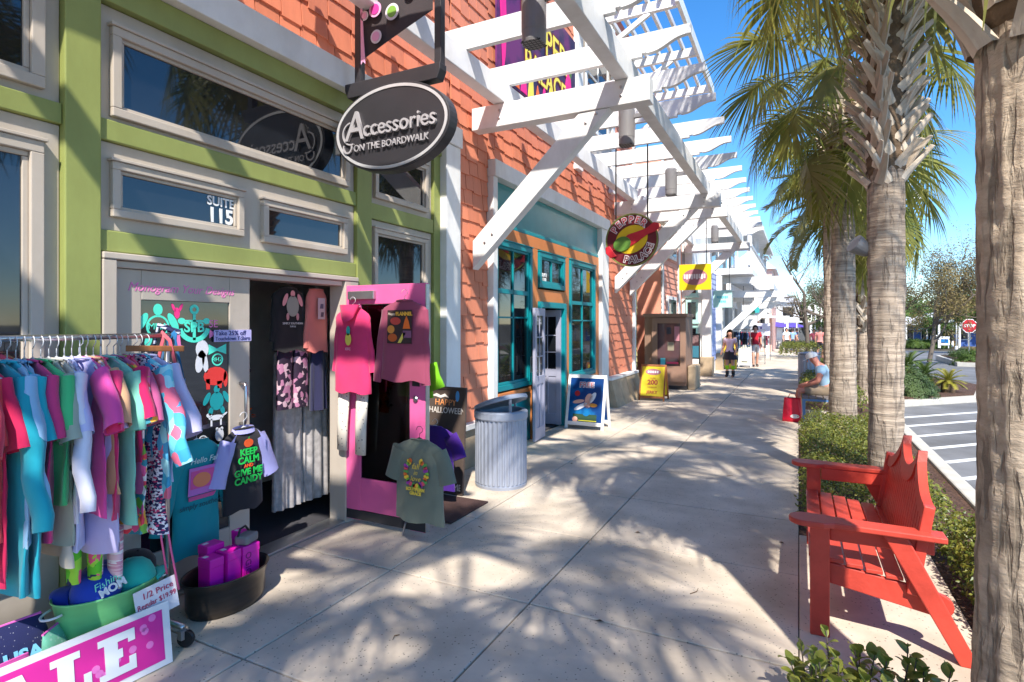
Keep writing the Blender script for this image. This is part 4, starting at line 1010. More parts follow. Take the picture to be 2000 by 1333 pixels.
def aframe(label, x0, x1, y, h, m_frame, m_panel, depth=0.42, fwd=0.0, fr=0.03, name='sandwich_board'):
    """board facing the camera (-Y), leaning back; returns thing, front panel matrix"""
    t = thing(name, label, 'sign', ((x0 + x1) / 2, y + depth / 2, 0)); W = x1 - x0
    tilt = math.atan2(depth / 2, h); L = math.hypot(depth / 2, h)
    M = Matrix.Translation((x0, y, 0)) @ Matrix.Rotation(-tilt, 4, 'X')
    B = Matrix.Translation((x0, y + depth, 0)) @ Matrix.Rotation(tilt, 4, 'X')
    for (MM, nm, sg_) in ((M, 'front_frame', 1), (B, 'rear_frame', -1)):
        mb = MB()
        for q in ((0, fr, 0, L), (W - fr, W, 0, L), (fr, W - fr, L - fr * 1.3, L), (fr, W - fr, 0.06, 0.06 + fr * 1.3)): mb.box(q[0], q[1], -0.012, 0.012, q[2], q[3], MM)
        o = mb.build(nm, m_frame, t, bevel=0.004)
        MB().box(fr, W - fr, -0.005, 0.005, 0.06 + fr * 1.3, L - fr * 1.3, MM).build('panel', m_panel, o)
    return t, frame(M @ Vector((W / 2, -0.0065, L / 2)), (1, 0, 0), M.to_3x3() @ Vector((0, 0, 1))), L
m_postblue = mat('poster_blue', srgb(15, 60, 120), 0.35, vs=3, c2=srgb(20, 120, 180))
q0, q1 = G(1105, 835), G(1178, 843)
t, M, L = aframe('white framed sandwich board with a blue seafood poster reading FREE', q0.x, q1.x, q0.y - 0.05, 0.86, m_white, m_postblue, 0.4, fr=0.045)
m_shr = flat('poster_pink', srgb(225, 170, 150)); m_pw = flat('poster_white', srgb(225, 225, 230)); m_po = flat('poster_orange', srgb(225, 150, 60)); m_pg = flat('poster_green', srgb(40, 70, 50)); m_pr = flat('poster_red', srgb(190, 40, 45)); m_pyel = flat('poster_yellow', srgb(225, 215, 70))
text('FREE', 0.12, m_pw, t, M @ Matrix.Translation((0.0, 0.27, 0.001)), off=0.008); text('FREE', 0.12, m_pr, t, M @ Matrix.Translation((0.0, 0.27, 0.004)), off=0.0)
MB().prism([(-0.2, -0.32), (0.2, -0.32), (0.2, -0.2), (-0.2, -0.2)], 0.002, M).build('print', m_pg, t)
for (x, y, a, b, r_, mm) in ((-0.12, 0.0, 0.1, 0.03, 0.2, m_shr), (-0.08, -0.08, 0.12, 0.035, 0.5, m_pw), (0.05, 0.05, 0.06, 0.09, -0.3, m_shr), (0.11, 0.07, 0.04, 0.1, -0.5, m_pw), (0.13, -0.05, 0.07, 0.03, 0, m_po), (0.02, -0.15, 0.07, 0.08, 0, m_postblue), (-0.15, 0.13, 0.045, 0.045, 0, m_pr), (-0.16, -0.29, 0.045, 0.045, 0, m_shr), (0.03, -0.04, 0.06, 0.06, 0, m_shr)):
    MB().ell(x, y, a, b, 0.003, M @ Matrix.Translation((0, 0, 0.002)), 18, r_).build('print', mm, t)
MB().prism([(-0.1, -0.31), (0.2, -0.31), (0.2, -0.295), (-0.1, -0.295)], 0.002, M @ Matrix.Translation((0, 0, 0.002))).build('print', m_pyel, t)
m_wood = mat('sign_wood', srgb(150, 92, 50), 0.6, vs=3, var=0.25, stretch=(8, 8, 1)); m_yp = mat('yellow_board', srgb(214, 190, 40), 0.5, var=0.08)
q0, q1 = G(1247, 782), G(1296, 786)
t, M, L = aframe('yellow sandwich board with wooden frame reading 200', q0.x, q1.x, q0.y, 0.78, m_wood, m_yp, 0.5, fr=0.035)
m_mauve = flat('mauve_print', srgb(170, 110, 120)); m_brick = flat('brick_print', srgb(165, 70, 50))
MB().ell(0, 0.24, 0.17, 0.07, 0.002, M, 24).build('emblem', m_mauve, t)
for k in range(5): MB().box(-0.12 + k * 0.05, -0.085 + k * 0.05, 0.215, 0.265, 0.002, 0.004, M).build('print', m_pw, t)
text('OVER', 0.05, m_brick, t, M @ Matrix.Translation((0, 0.09, 0.001))); text('200', 0.15, m_brick, t, M @ Matrix.Translation((0, -0.0, 0.001)), off=0.006); text('KINDS OF', 0.045, m_brick, t, M @ Matrix.Translation((0, -0.11, 0.001))); text('JERKY', 0.09, m_brick, t, M @ Matrix.Translation((0, -0.22, 0.001)), off=0.003)
m_chalk = mat('brown_chalkboard', (0.085, 0.058, 0.045), 0.8, var=0.25, vs=5); m_cw = flat('chalk_white', srgb(225, 215, 205)); m_cb = flat('chalk_blue', srgb(90, 160, 215)); m_co = flat('chalk_orange', srgb(235, 150, 90))
t = thing('chalkboard', 'brown chalkboard reading Happy Halloween leaning behind the pink door', 'sign', (-3.2, 4.8, 0))
Mc = Matrix.Translation((-3.47, 4.78, 0.0)) @ Matrix.Rotation(R(-4), 4, 'X')
mb = MB(); mb.box(0, 0.52, -0.012, 0.012, 0.0, 1.06, Mc); mb.build('board', m_chalk, t, bevel=0.004)
mb = MB()
for q in ((0, 0.025, 0, 1.06), (0.495, 0.52, 0, 1.06), (0.025, 0.495, 1.035, 1.06), (0.025, 0.495, 0, 0.025)): mb.box(q[0], q[1], -0.02, -0.012, q[2], q[3], Mc)
mb.build('edge', m_chalk, t)
mb = MB(); mb.box(0.1, 0.42, 0.014, 0.05, 0, 0.6, Mc @ Matrix.Rotation(R(8), 4, 'X')); mb.build('prop', m_chalk, t)
Mq = frame(Mc @ Vector((0.3, -0.0135, 0)), (1, 0, 0), Mc.to_3x3() @ Vector((0, 0, 1)))
text('HAPPY', 0.085, m_co, t, Mq @ Matrix.Translation((-0.02, 0.90, 0))); text('HALLOWEEN', 0.085, m_cw, t, Mq @ Matrix.Translation((-0.0, 0.82, 0)), sx=0.85)
text('CTIVE', 0.075, m_cb, t, Mq @ Matrix.Translation((0.06, 0.36, 0)), sx=0.8); text('WELCOME', 0.09, m_cw, t, Mq @ Matrix.Translation((0.02, 0.07, 0)), sx=0.85)
MB().ell(0.12, 0.97, 0.022, 0.055, 0.002, Mq, 12).build('drawing', m_cb, t); MB().prism([(-0.2, 0.96), (-0.13, 0.99), (-0.08, 0.97), (-0.03, 0.99), (0.02, 0.95), (-0.03, 0.96), (-0.08, 0.945), (-0.14, 0.96)], 0.002, Mq).build('drawing', m_cw, t)
mb = MB(); mb.box(-3.35, -2.62, 4.05, 4.70, 0.003, 0.018); tag(mb.build('door_mat', mat('brown_mat', (0.07, 0.035, 0.03), 0.95, bump=0.8, bs=150), None, bevel=0.006), 'brown doormat below the chalkboard', 'mat')
# ================================================================ garments
def patmat(name, cols, scale, stretch=(1, 1, 1)):
    if name in MATS: return MATS[name]
    m = bpy.data.materials.new(name); m.use_nodes = True; MATS[name] = m
    nt = m.node_tree; N = nt.nodes; L = nt.links; p = N['Principled BSDF']; p.inputs['Roughness'].default_value = 0.85
    tc = N.new('ShaderNodeTexCoord'); mp = N.new('ShaderNodeMapping'); mp.inputs['Scale'].default_value = stretch; L.new(tc.outputs['Object'], mp.inputs[0])
    nz = N.new('ShaderNodeTexNoise'); nz.inputs['Scale'].default_value = scale * 0.8; L.new(mp.outputs[0], nz.inputs['Vector'])
    ad = N.new('ShaderNodeVectorMath'); ad.operation = 'MULTIPLY_ADD'; ad.inputs[1].default_value = (0.8 / scale,) * 3; L.new(nz.outputs['Color'], ad.inputs[0]); L.new(mp.outputs[0], ad.inputs[2])
    v = N.new('ShaderNodeTexVoronoi'); v.inputs['Scale'].default_value = scale; L.new(ad.outputs[0], v.inputs['Vector'])
    sp = N.new('ShaderNodeSeparateColor'); L.new(v.outputs['Color'], sp.inputs[0])
    r_ = N.new('ShaderNodeValToRGB'); r_.color_ramp.interpolation = 'CONSTANT'; e = r_.color_ramp.elements
    while len(e) < len(cols): e.new(0.5)
    for i, c in enumerate(cols): e[i].position = i / len(cols); e[i].color = (*c, 1)
    L.new(sp.outputs[0], r_.inputs[0])
    L.new(r_.outputs[0], p.inputs['Base Color'])
    return m
def hanger(parent, M, W=0.2, m=None, hook=0.10):
    mb = MB()
    arc = [(0.028 * math.cos(a), 0, hook - 0.03 + 0.028 * math.sin(a)) for a in [R(-20 + 25 * k) for k in range(9)]]
    mb.tube([M @ Vector(p) for p in [(0, 0, 0.0), (0, 0, hook - 0.062)]] + [M @ Vector((0.0, 0, hook - 0.06))] , 0.0022, 5)
    mb.tube([M @ Vector((0, 0, hook - 0.06))] + [M @ Vector(p) for p in arc], 0.0022, 5)
    mb.tube([M @ Vector(p) for p in ((-W, 0, -0.07), (0, 0, 0.0), (W, 0, -0.07))], 0.006, 5)
    return mb.build('hanger', m or m_hang, parent, smooth=True)
m_hang = mat('clear_hanger', (0.6, 0.6, 0.62), 0.25, ior=1.5)
def shirt_mb(M, W=0.23, L=0.68, sl=0.2, th=0.035, seed=1, flare=0.0, fold=0.012, sang=0.45, neck=0.075, body=True, srad=0.075, sdrop=None, nu=36, nv=22, sleeves=True, waist=0.0):
    rr = random.Random(seed); ph = rr.uniform(0, 6); k1 = rr.uniform(18, 28); k2 = rr.uniform(30, 45)
    mb = MB()
    def fn(a, t):
        an = a * 2 * math.pi; c, s = math.cos(an), math.sin(an)
        if t < 0.12: f = t / 0.12; w = neck + (W - neck) * f ** 0.8; z = -0.012 - 0.065 * f; d = th * (0.35 + 0.65 * f)
        else:
            f = (t - 0.12) / 0.88; w = W * (1 - 0.04 * math.sin(f * math.pi) - waist * math.sin(min(1, f * 1.6) * math.pi) + flare * f); z = -0.077 - (L - 0.077) * f; d = th * (1 + 0.25 * f)
        x = w * (abs(c) ** 0.6) * (1 if c >= 0 else -1)
        y = d * s
        am = fold * (0.25 + t)
        y += am * math.sin(k1 * x + ph + 2 * t) + am * 0.5 * math.sin(k2 * x + 2 * ph + 5 * t)
        z += 0.012 * t * math.sin(5 * x / max(W, 0.05) + ph)
        nv_ = Vector((x * 11 + seed * 3.7, z * 5, (1 if s > 0 else 0) + seed)); y += 1.1 * fold * noise.noise(nv_) + 0.5 * fold * noise.noise(nv_ * 3); x += 0.7 * fold * noise.noise(nv_ * 1.7 + Vector((9, 2, 5))) * t
        return M @ Vector((x, y, z))
    if body: mb.grid(nu, nv, fn, wrap=True)
    if sleeves and sl > 0:
        for sd in (-1, 1):
            pts, rs = [], []
            p = Vector((sd * (W - 0.05), 0, -0.085)); ang = sang + rr.uniform(-0.08, 0.08)
            nseg = max(4, int(sl / 0.05))
            for k in range(nseg + 1):
                pts.append(M @ (p + Vector((0, fold * math.sin(k * 1.3 + ph) * 0.8, 0)))); rs.append(srad * (1.05 - 0.25 * (k / nseg if sl > 0.35 else 0)) * (1 + 0.16 * noise.noise(Vector((k * 0.9, seed * 2.3, sd * 4.0)))))
                a = ang * (1 - 0.35 * k / nseg); p = p + Vector((sd * math.sin(a), 0, -math.cos(a))) * ((sl + 0.06) / nseg)
            up = (M.to_3x3() @ Vector((0, 1, 0)))
            mb.tube(pts, rs, 12, cap=False, sq=(0.42 + 0.1 * rr.random(), 1.0), up=up)
    return mb
def garment(name, label, m, M, group=None, cat='shirt', hang=True, hook=0.10, hm=None, parts=(), loc=None, **k):
    p = M @ Vector((0, 0, 0))
    t = thing(name, label, cat, loc or p, 0, group)
    o = shirt_mb(M, **k).build('cloth', m, t, smooth=True)
    if k.get('W', 0.23) > 0.1: MB().tube([M @ Vector((0.078 * math.cos(a), 0.024 * math.sin(a), -0.012 - 0.006 * math.sin(a))) for a in [2 * math.pi * j / 14 for j in range(15)]], 0.006, 5, cap=False).build('collar', m, t, smooth=True)
    if hang: hanger(t, M, min(0.2, k.get('W', 0.23) * 0.85), hm, hook)
    return t
C_ = lambda n, r, g, b, **k: cloth(n, srgb(r, g, b), **k)
# ---------------------------------------------------------------- the clothes rail
RX, RZ = -3.02, 1.635
rk = thing('clothes_rack', 'chrome garment rail on castors packed with shirts before the green shop', 'rack', (RX, 1.2, 0))
MB().tube([(RX, 0.35, RZ), (RX, 1.90, RZ)], 0.014, 10).build('rail', m_steel, rk, smooth=True)
for y in (0.36, 1.885):
    MB().tube([(RX, y, 0.10), (RX, y, RZ)], 0.014, 10).build('post', m_steel, rk, smooth=True); MB().tube([(RX - 0.25, y, 0.105), (RX + 0.14, y, 0.105)], 0.016, 8).build('base_bar', m_steel, rk, smooth=True)
    for x in (RX - 0.24, RX + 0.135):
        mb = MB(); mb.box(x - 0.016, x + 0.016, y - 0.02, y + 0.02, 0.045, 0.09); c = mb.build('castor', m_alu, rk)
        MB().lathe([(0.012, -0.013), (0.042, -0.013), (0.045, 0), (0.042, 0.013), (0.012, 0.013)], 18, M=Matrix.Translation((x + 0.01, y + 0.01, 0.045)) @ Matrix.Rotation(R(90), 4, 'X') @ Matrix.Rotation(R(25), 4, 'Y')).build('wheel', m_black, c)
MB().tube([(RX, 0.37, 0.105), (RX, 1.88, 0.105)], 0.014, 8).build('base_bar', m_steel, rk, smooth=True)
p_floral = patmat('floral_green_pink', [srgb(120, 180, 70), srgb(235, 90, 150), srgb(60, 140, 160), srgb(250, 180, 60), srgb(245, 230, 230), srgb(235, 70, 90)], 28)
p_zig = patmat('navy_white_zigzag', [srgb(30, 35, 80), srgb(235, 232, 238), srgb(45, 45, 95), srgb(230, 225, 235), srgb(200, 60, 110)], 75, (1, 1, 1.6))
p_aqua = patmat('aqua_coral_print', [srgb(70, 175, 205), srgb(110, 200, 220), srgb(60, 160, 200), srgb(225, 110, 140), srgb(160, 220, 230), srgb(80, 170, 215)], 15)
p_lime = patmat('lime_navy_print', [srgb(90, 200, 50), srgb(30, 40, 90), srgb(150, 220, 70), srgb(225, 90, 140), srgb(40, 120, 60)], 22)
p_leg = patmat('navy_pink_floral', [srgb(38, 22, 45), srgb(38, 22, 45), srgb(180, 120, 150), srgb(45, 25, 50), srgb(205, 170, 180)], 26)
GL = [  # name, colour, length, sleeve, width, extra
    ('burgundy', (120, 20, 50), 0.80, 0.22, 0.22), ('tan', (190, 150, 110), 0.75, 0.2, 0.22), ('cherry', (205, 30, 85), 0.90, 0.22, 0.23), ('crimson', (190, 22, 70), 0.80, 0.24, 0.25), ('coral red', (215, 70, 75), 0.72, 0.2, 0.22), ('deep teal', (15, 155, 175), 0.95, 0.55, 0.24), ('turquoise', (30, 175, 195), 0.98, 0.2, 0.23),
    ('pale blue', (145, 190, 225), 0.76, 0.20, 0.25), ('sky blue', (120, 175, 215), 0.70, 0.45, 0.22), ('raspberry', (215, 60, 125), 0.78, 0.2, 0.23), ('spring green', (70, 195, 125), 0.62, 0.2, 0.25), ('sage grey', (165, 175, 160), 0.80, 0.22, 0.23),
    ('oatmeal', (205, 195, 180), 0.90, 0.2, 0.22), ('ice white', (222, 222, 240), 0.72, 0.52, 0.25), ('lavender white', (200, 200, 240), 0.85, 0.2, 0.24), ('pale lilac', (190, 185, 230), 0.90, 0.2, 0.22), ('bubblegum pink', (232, 80, 165), 0.72, 0.21, 0.25),
    ('sand', (215, 170, 130), 0.62, 0.2, 0.22), ('hot pink', (232, 55, 120), 0.74, 0.21, 0.25), ('seafoam', (130, 205, 185), 0.78, 0.21, 0.24), ('mauve', (185, 85, 135), 0.66, 0.2, 0.22)]
rr = random.Random(77)
n = len(GL) + 6
y = 1.015
def rackM(y, seed):
    r2 = random.Random(seed)
    return Matrix.Translation((RX, y, RZ - 0.088)) @ Matrix.Rotation(R(r2.uniform(-16, 16) - 6), 4, 'Z')
sty = {0.2: 'short sleeved', 0.21: 'short sleeved', 0.22: 'short sleeved', 0.24: 'loose short sleeved', 0.45: 'mid sleeved', 0.5: 'long sleeved', 0.52: 'long sleeved', 0.55: 'long sleeved'}
prev = 'the far post'
for i, (nm, c, L_, sl_, W_) in enumerate(GL):
    garment('hanging_shirt', '%s %s shirt hanging on the rail next to %s' % (nm, sty[sl_], prev), C_('cloth_' + nm.replace(' ', '_'), *c), rackM(y, i), 'shirts on the garment rail',
            W=W_, L=L_, sl=sl_, th=0.017, seed=i + 3, fold=0.011, sang=rr.uniform(0.28, 0.6), srad=0.07, flare=rr.uniform(-0.05, 0.12))
    prev = nm + ' shirt'; y += 0.0302
for i, (nm, m, L_, sl_, W_, fl_) in enumerate((('floral tunic in green and pink', p_floral, 0.86, 0.2, 0.22, 0.05), ('magenta short sleeved top', C_('cloth_magenta', 205, 25, 95), 0.52, 0.18, 0.24, 0.0), ('navy and white zigzag print dress', p_zig, 0.88, 0.0, 0.21, 0.1),
                                            ('aqua kimono with coral print', p_aqua, 0.72, 0.42, 0.24, 0.1), ('pale lilac cardigan', C_('cloth_lilac2', 205, 200, 235), 0.66, 0.3, 0.2, 0.0))):
    garment('hanging_garment', nm + ' hanging near the end of the rail', m, rackM(y, 50 + i), 'garments on the rail', 'clothing', W=W_, L=L_, sl=sl_, th=0.02, seed=60 + i, fold=0.013, flare=fl_, sleeves=sl_ > 0); y += 0.031
# trouser legs and skirts hanging low below the shirts
for i, (nm, m, yy, z0, z1, xx) in enumerate((('lime and navy printed leggings', p_lime, 1.47, 0.72, 0.50, -2.98), ('striped pink leggings', patmat('pink_stripe', [srgb(235, 190, 200), srgb(245, 235, 235), srgb(220, 150, 170)], 60, (0.2, 0.2, 2)), 1.56, 0.60, 0.42, -2.98))):
    t = thing('hanging_leggings', nm + ' hanging below the shirts', 'leggings', (xx, yy, z1))
    mb = MB()
    for s in (-0.035, 0.035): mb.tube([(xx + s * 0.5, yy + s, z0 + 0.12), (xx + s * 0.5, yy + s, (z0 + z1) / 2), (xx + s * 0.3, yy + s * 1.1, z1)], [0.05, 0.045, 0.04], 10, sq=(1, 0.6))
    mb.build('cloth', m, t, smooth=True)
    MB().tube([(RX, yy, RZ + 0.005), (xx, yy, z0 + 0.3)], 0.003, 5).build('hanger', m_hang, t)
# bags at the end of the rail
def bag(label, c, p, wx, wy, h, tilt=0, m=None, strap=0.3):
    t = thing('tote_bag', label, 'bag', p); m = m or cloth('bag_' + label.split()[0], srgb(*c), bump=0.2); p = Vector(p); mb = MB()
    def fn(a, q):
        an = a * 2 * math.pi; c_, s_ = math.cos(an), math.sin(an); f = 0.78 + 0.22 * q
        return p + Vector((wx * f * abs(c_) ** 0.5 * (1 if c_ > 0 else -1), wy * f * abs(s_) ** 0.5 * (1 if s_ > 0 else -1), h * q))
    mb.grid(28, 8, fn, wrap=True); mb.f.append(tuple(range(28))[::-1]); mb.build('body', m, t, smooth=True)
    for s in (-1, 1): MB().tube([p + Vector((s * wx * 0.6, s * wy * 0.8, h)), p + Vector((s * wx * 0.4, 0, h + strap * 0.7)), (RX, p.y, RZ + 0.015)], 0.010, 6, sq=(1.6, 0.5)).build('strap', m, t, smooth=True)
q = WX(378, 815, -2.98); bag('coral pink tote bag hung at the rail end', (225, 95, 110), (q.x, 1.855, 1.21 - 0.03), 0.075, 0.05, 0.22)
bag('blue tote bag hung behind the coral tote', (25, 110, 165), (-3.06, 1.93, 1.12), 0.09, 0.04, 0.28); bag('navy striped tote bag hung near the decal door', (40, 45, 85), (-3.17, 1.955, 1.24), 0.10, 0.04, 0.24, m=patmat('navy_stripe', [srgb(35, 40, 80), srgb(35, 40, 80), srgb(200, 205, 225)], 45, (0.15, 0.15, 1.2)))
mb = MB(); mb.beam((-2.99, 1.66, 1.575), (-2.93, 1.92, 1.565), 0.014, 0.03); tag(mb.build('wooden_hanger', m_wood, None, bevel=0.004), 'bare wooden hanger bar at the rail end', 'hanger')
t = thing('cord_strap', 'bright pink cord trailing from the rail into the green tub', 'cord', (-2.92, 1.80, 0.5)); MB().tube([(-2.93, 1.74, 1.1), (-2.9, 1.76, 0.85), (-2.88, 1.77, 0.6), (-2.885, 1.80, 0.42)], 0.005, 6).build('cord', m_pink, t, smooth=True)
MB().tube([(-2.93, 1.75, 1.1), (-2.89, 1.785, 0.8), (-2.87, 1.81, 0.55), (-2.85, 1.84, 0.33)], 0.005, 6).build('cord', m_pink, t, smooth=True)
# ---------------------------------------------------------------- displayed shirts on the doors
FX = Matrix(((0, -1, 0, 0), (1, 0, 0, 0), (0, 0, 1, 0), (0, 0, 0, 1)))     # local x -> +Y, front (-y) -> +X
def onX(u0, v0, u1, v1, X, z0=None):   # spans of a garment facing the pavement
    a, b = WX(u0, v0, X), WX(u1, v1, X); return (a.y + b.y) / 2, (b.y - a.y) / 2, a.z, b.z
def onY(u0, v0, u1, v1, Y):
    a, b = WY(u0, v0, Y), WY(u1, v1, Y); return (a.x + b.x) / 2, (b.x - a.x) / 2, a.z, b.z
def printM(M, x, z, off=0.05): return M @ frame((x, -off, z), (1, 0, 0), (0, 0, 1))
# teal truck shirt
cy, hw, zt, zb = onX(325, 875, 437, 1060, -3.40)
M = Matrix.Translation((-3.40, cy, zt + 0.02)) @ FX
ts = garment('display_shirt', 'teal long sleeved shirt with a pink truck print hung on the door', C_('cloth_teal_shirt', 15, 150, 160), M, W=hw * 0.82, L=zt - zb + 0.02, sl=0.42, th=0.03, seed=5, fold=0.006, sang=0.28, hook=0.12, srad=0.06)
def prints(t, M, off, items):
    for (k, c, a) in items:
        mm = flat('ink_%d_%d_%d' % c, srgb(*c)); Mx = printM(M, 0, 0, off)
        if k == 'e': MB().ell(a[0], a[1], a[2], a[3], 0.0015, Mx, 18, a[4] if len(a) > 4 else 0, z=a[5] if len(a) > 5 else 0).build('print', mm, t)
        elif k == 'p': MB().prism(a, 0.0015, Mx).build('print', mm, t)
        elif k == 'q': MB().prism(a, 0.0015, Mx @ Matrix.Translation((0, 0, 0.002))).build('print', mm, t)
        elif k == 't': text(a[0], a[3], mm, t, Mx @ Matrix.Translation((a[1], a[2], 0.002)), ext=0.001, shear=a[4] if len(a) > 4 else 0, off=a[5] if len(a) > 5 else 0, name='print')
S = hw / 0.2
prints(ts, M, 0.05, [('p', (190, 110, 190), [(-0.09, -0.34), (0.10, -0.34), (0.11, -0.17), (-0.08, -0.17)]), ('q', (215, 80, 150), [(-0.075, -0.30), (0.08, -0.30), (0.085, -0.19), (-0.07, -0.19)]), ('e', (230, 130, 90), (0.0, -0.25, 0.06, 0.045, 0, 0.004)), ('p', (205, 80, 140), [(-0.085, -0.37), (0.08, -0.37), (0.1, -0.345), (-0.085, -0.345)]),
                     ('t', (205, 225, 225), ('Hello Fall', 0.02, -0.13, 0.05, 0.3)), ('t', (10, 80, 95), ('simply southern', 0.0, -0.405, 0.045, 0.2))])
# black raglan with candy lettering
cy, hw, zt, zb = onX(415, 848, 530, 978, -3.36)
M = Matrix.Translation((-3.36, cy, zt + 0.01)) @ FX
rg_ = garment('display_shirt', 'black and lilac raglan shirt reading Keep Calm and Give Me Candy', C_('cloth_black_tee', 38, 36, 42), M, W=hw * 0.68, L=zt - zb, sl=0.0, th=0.03, seed=9, fold=0.005, hook=0.10, sleeves=False)
shirt_mb(M, W=hw * 0.70, L=0.4, sl=0.24, th=0.03, seed=10, fold=0.006, sang=0.42, body=False, srad=0.062).build('sleeves', C_('cloth_lilac_sleeve', 178, 175, 232), rg_, smooth=True)
mb = MB(); mb.grid(20, 3, lambda a, t_: M @ Vector((0.082 * math.cos(a * 2 * math.pi) * (1 + 0.1 * t_), 0.024 * math.sin(a * 2 * math.pi) * (1 + 0.5 * t_), -0.005 - 0.028 * t_ + 0.012 * math.sin(a * 2 * math.pi))), wrap=True); mb.build('collar', MATS['cloth_lilac_sleeve'], rg_, smooth=True)
for s in (-1, 1):
    mb = MB(); w_ = hw * 0.70
    mb.grid(6, 5, lambda a, t_: M @ Vector((s * (0.07 + (w_ - 0.02 - 0.07) * (a * (1 - 0.25 * t_) + 0.25 * t_)), -0.044 - 0.004 * a, -0.02 - 0.07 * a - (0.075 * t_ * (0.3 + 0.7 * a)))))
    mb.build('raglan_shoulder', MATS['cloth_lilac_sleeve'], rg_, smooth=True)
k_ = 0.82
prints(rg_, M, 0.051, [('e', (240, 95, 40), (0.0, -0.105, 0.036, 0.028)), ('p', (60, 150, 60), [(-0.006, -0.078), (0.006, -0.078), (0.009, -0.062), (0.0, -0.064)]), ('t', (35, 205, 85), ('KEEP', 0.0, -0.165, 0.062, 0, 0.002)), ('t', (35, 205, 85), ('CALM', 0.0, -0.218, 0.062, 0, 0.002)), ('t', (240, 95, 40), ('AND', 0.0, -0.257, 0.032, 0, 0.001)),
                       ('t', (35, 205, 85), ('GIVE ME', 0.0, -0.298, 0.06, 0, 0.002)), ('t', (35, 205, 85), ('CANDY', 0.0, -0.352, 0.062, 0, 0.002))])
# garments on the pink door
cx, hw, zt, zb = onY(652, 602, 728, 772, 3.60)
M = Matrix.Translation((cx, 3.60, zt + 0.01))
hd = garment('hooded_top', 'hot pink hooded sweatshirt with pineapple print hung on the pink door', C_('cloth_hoodie', 228, 55, 112), M, cat='hoodie', W=hw * 0.88, L=zt - zb, sl=0.40, th=0.03, seed=21, fold=0.006, sang=0.16, hook=0.08, srad=0.036)
mb = MB(); mb.grid(16, 7, lambda a, t_: M @ Vector((0.105 * math.cos(a * 2 * math.pi) * (1 - 0.35 * t_), -0.035 + 0.045 * math.sin(a * 2 * math.pi) * (1 - 0.3 * t_) - 0.02 * t_, 0.012 - 0.14 * t_ * (0.6 - 0.4 * math.sin(a * 2 * math.pi)))), wrap=True); mb.build('hood', MATS['cloth_hoodie'], hd, smooth=True)
prints(hd, M, 0.055, [('e', (240, 215, 90), (0, -0.27, 0.032, 0.05)), ('e', (50, 175, 160), (0, -0.2, 0.02, 0.04)), ('t', (245, 190, 205), ('ETC', 0, -0.35, 0.03))])
cx, hw, zt, zb = onY(738, 590, 845, 752, 3.60)
M = Matrix.Translation((cx, 3.60, zt + 0.015))
fs_ = garment('display_shirt', 'dusty maroon long sleeved shirt reading Flannel hung on the pink door', C_('cloth_maroon', 152, 66, 92), M, W=hw * 0.85, L=zt - zb, sl=0.52, th=0.03, seed=22, fold=0.004, sang=0.12, hook=0.08, srad=0.048)
prints(fs_, M, 0.045, [('p', (58, 40, 40), [(-0.135, -0.345), (0.10, -0.345), (0.105, -0.085), (-0.13, -0.085)]), ('t', (240, 175, 60), ('FLANNEL', 0.03, -0.115, 0.038, 0, 0.002)), ('t', (210, 190, 170), ('Happy', -0.09, -0.115, 0.028, 0.2)), ('e', (195, 90, 40), (-0.08, -0.30, 0.045, 0.032, 0, 0.003)), ('e', (220, 140, 60), (-0.095, -0.235, 0.035, 0.032, 0, 0.003)), ('e', (200, 70, 60), (-0.05, -0.17, 0.05, 0.03, 0, 0.003)),
                       ('q', (240, 110, 40), [(0.02, -0.23), (0.09, -0.23), (0.075, -0.17), (0.055, -0.13), (0.035, -0.17)]), ('q', (225, 200, 90), [(-0.03, -0.34), (0.0, -0.34), (0.05, -0.26), (0.02, -0.26)]), ('q', (130, 80, 110), [(0.02, -0.30), (0.10, -0.30), (0.10, -0.245), (0.02, -0.245)])])
t = thing('hanging_leggings', 'cream patterned leggings hung under the pink hoodie', 'leggings', (-3.3, 3.62, 0.7))
for (u0, u1, v1) in ((660, 680, 880), (695, 716, 890)):
    cx, hw, zt, zb = onY(u0, 770, u1, v1, 3.64); mb = MB(); mb.tube([(cx + 0.02, 3.64, zt + 0.12), (cx, 3.635, (zt + zb) / 2), (cx - 0.008, 3.64, zb)], [hw * 1.1, hw, hw * 0.95], 12, sq=(1, 0.45), up=(1, 0, 0)); mb.build('leg', mat('cream_print', srgb(225, 215, 200), 0.85, spots=((0.05, 0.045, 0.05), 32, 0.2, 0.8)), t, smooth=True)
MB().tube([(-3.27, 3.64, 1.20), (-3.27, 3.655, 1.86)], 0.004, 5).build('hanger', m_hang, t)
cx, hw, zt, zb = onY(762, 852, 880, 1033, 3.50)
M = Matrix.Translation((cx, 3.50, zt + 0.01))
ol = garment('display_shirt', 'olive grey t-shirt with autumn wreath print hung from the pink door edge', C_('cloth_olive', 112, 118, 104), M, W=hw * 0.80, L=zt - zb, sl=0.19, th=0.03, seed=23, fold=0.006, sang=0.42, hook=0.09, hm=m_black, srad=0.07)
wr = []
for k in range(26):
    a = R(118 + 304 * k / 25); cc = ((230, 110, 50), (235, 190, 60), (120, 175, 70), (150, 60, 150), (220, 80, 100), (90, 150, 80))[k % 6]
    wr.append(('e', cc, (0.095 * math.cos(a) + 0.005 * (k % 3), -0.25 + 0.10 * math.sin(a), 0.017 + 0.006 * (k % 2), 0.014, a)))
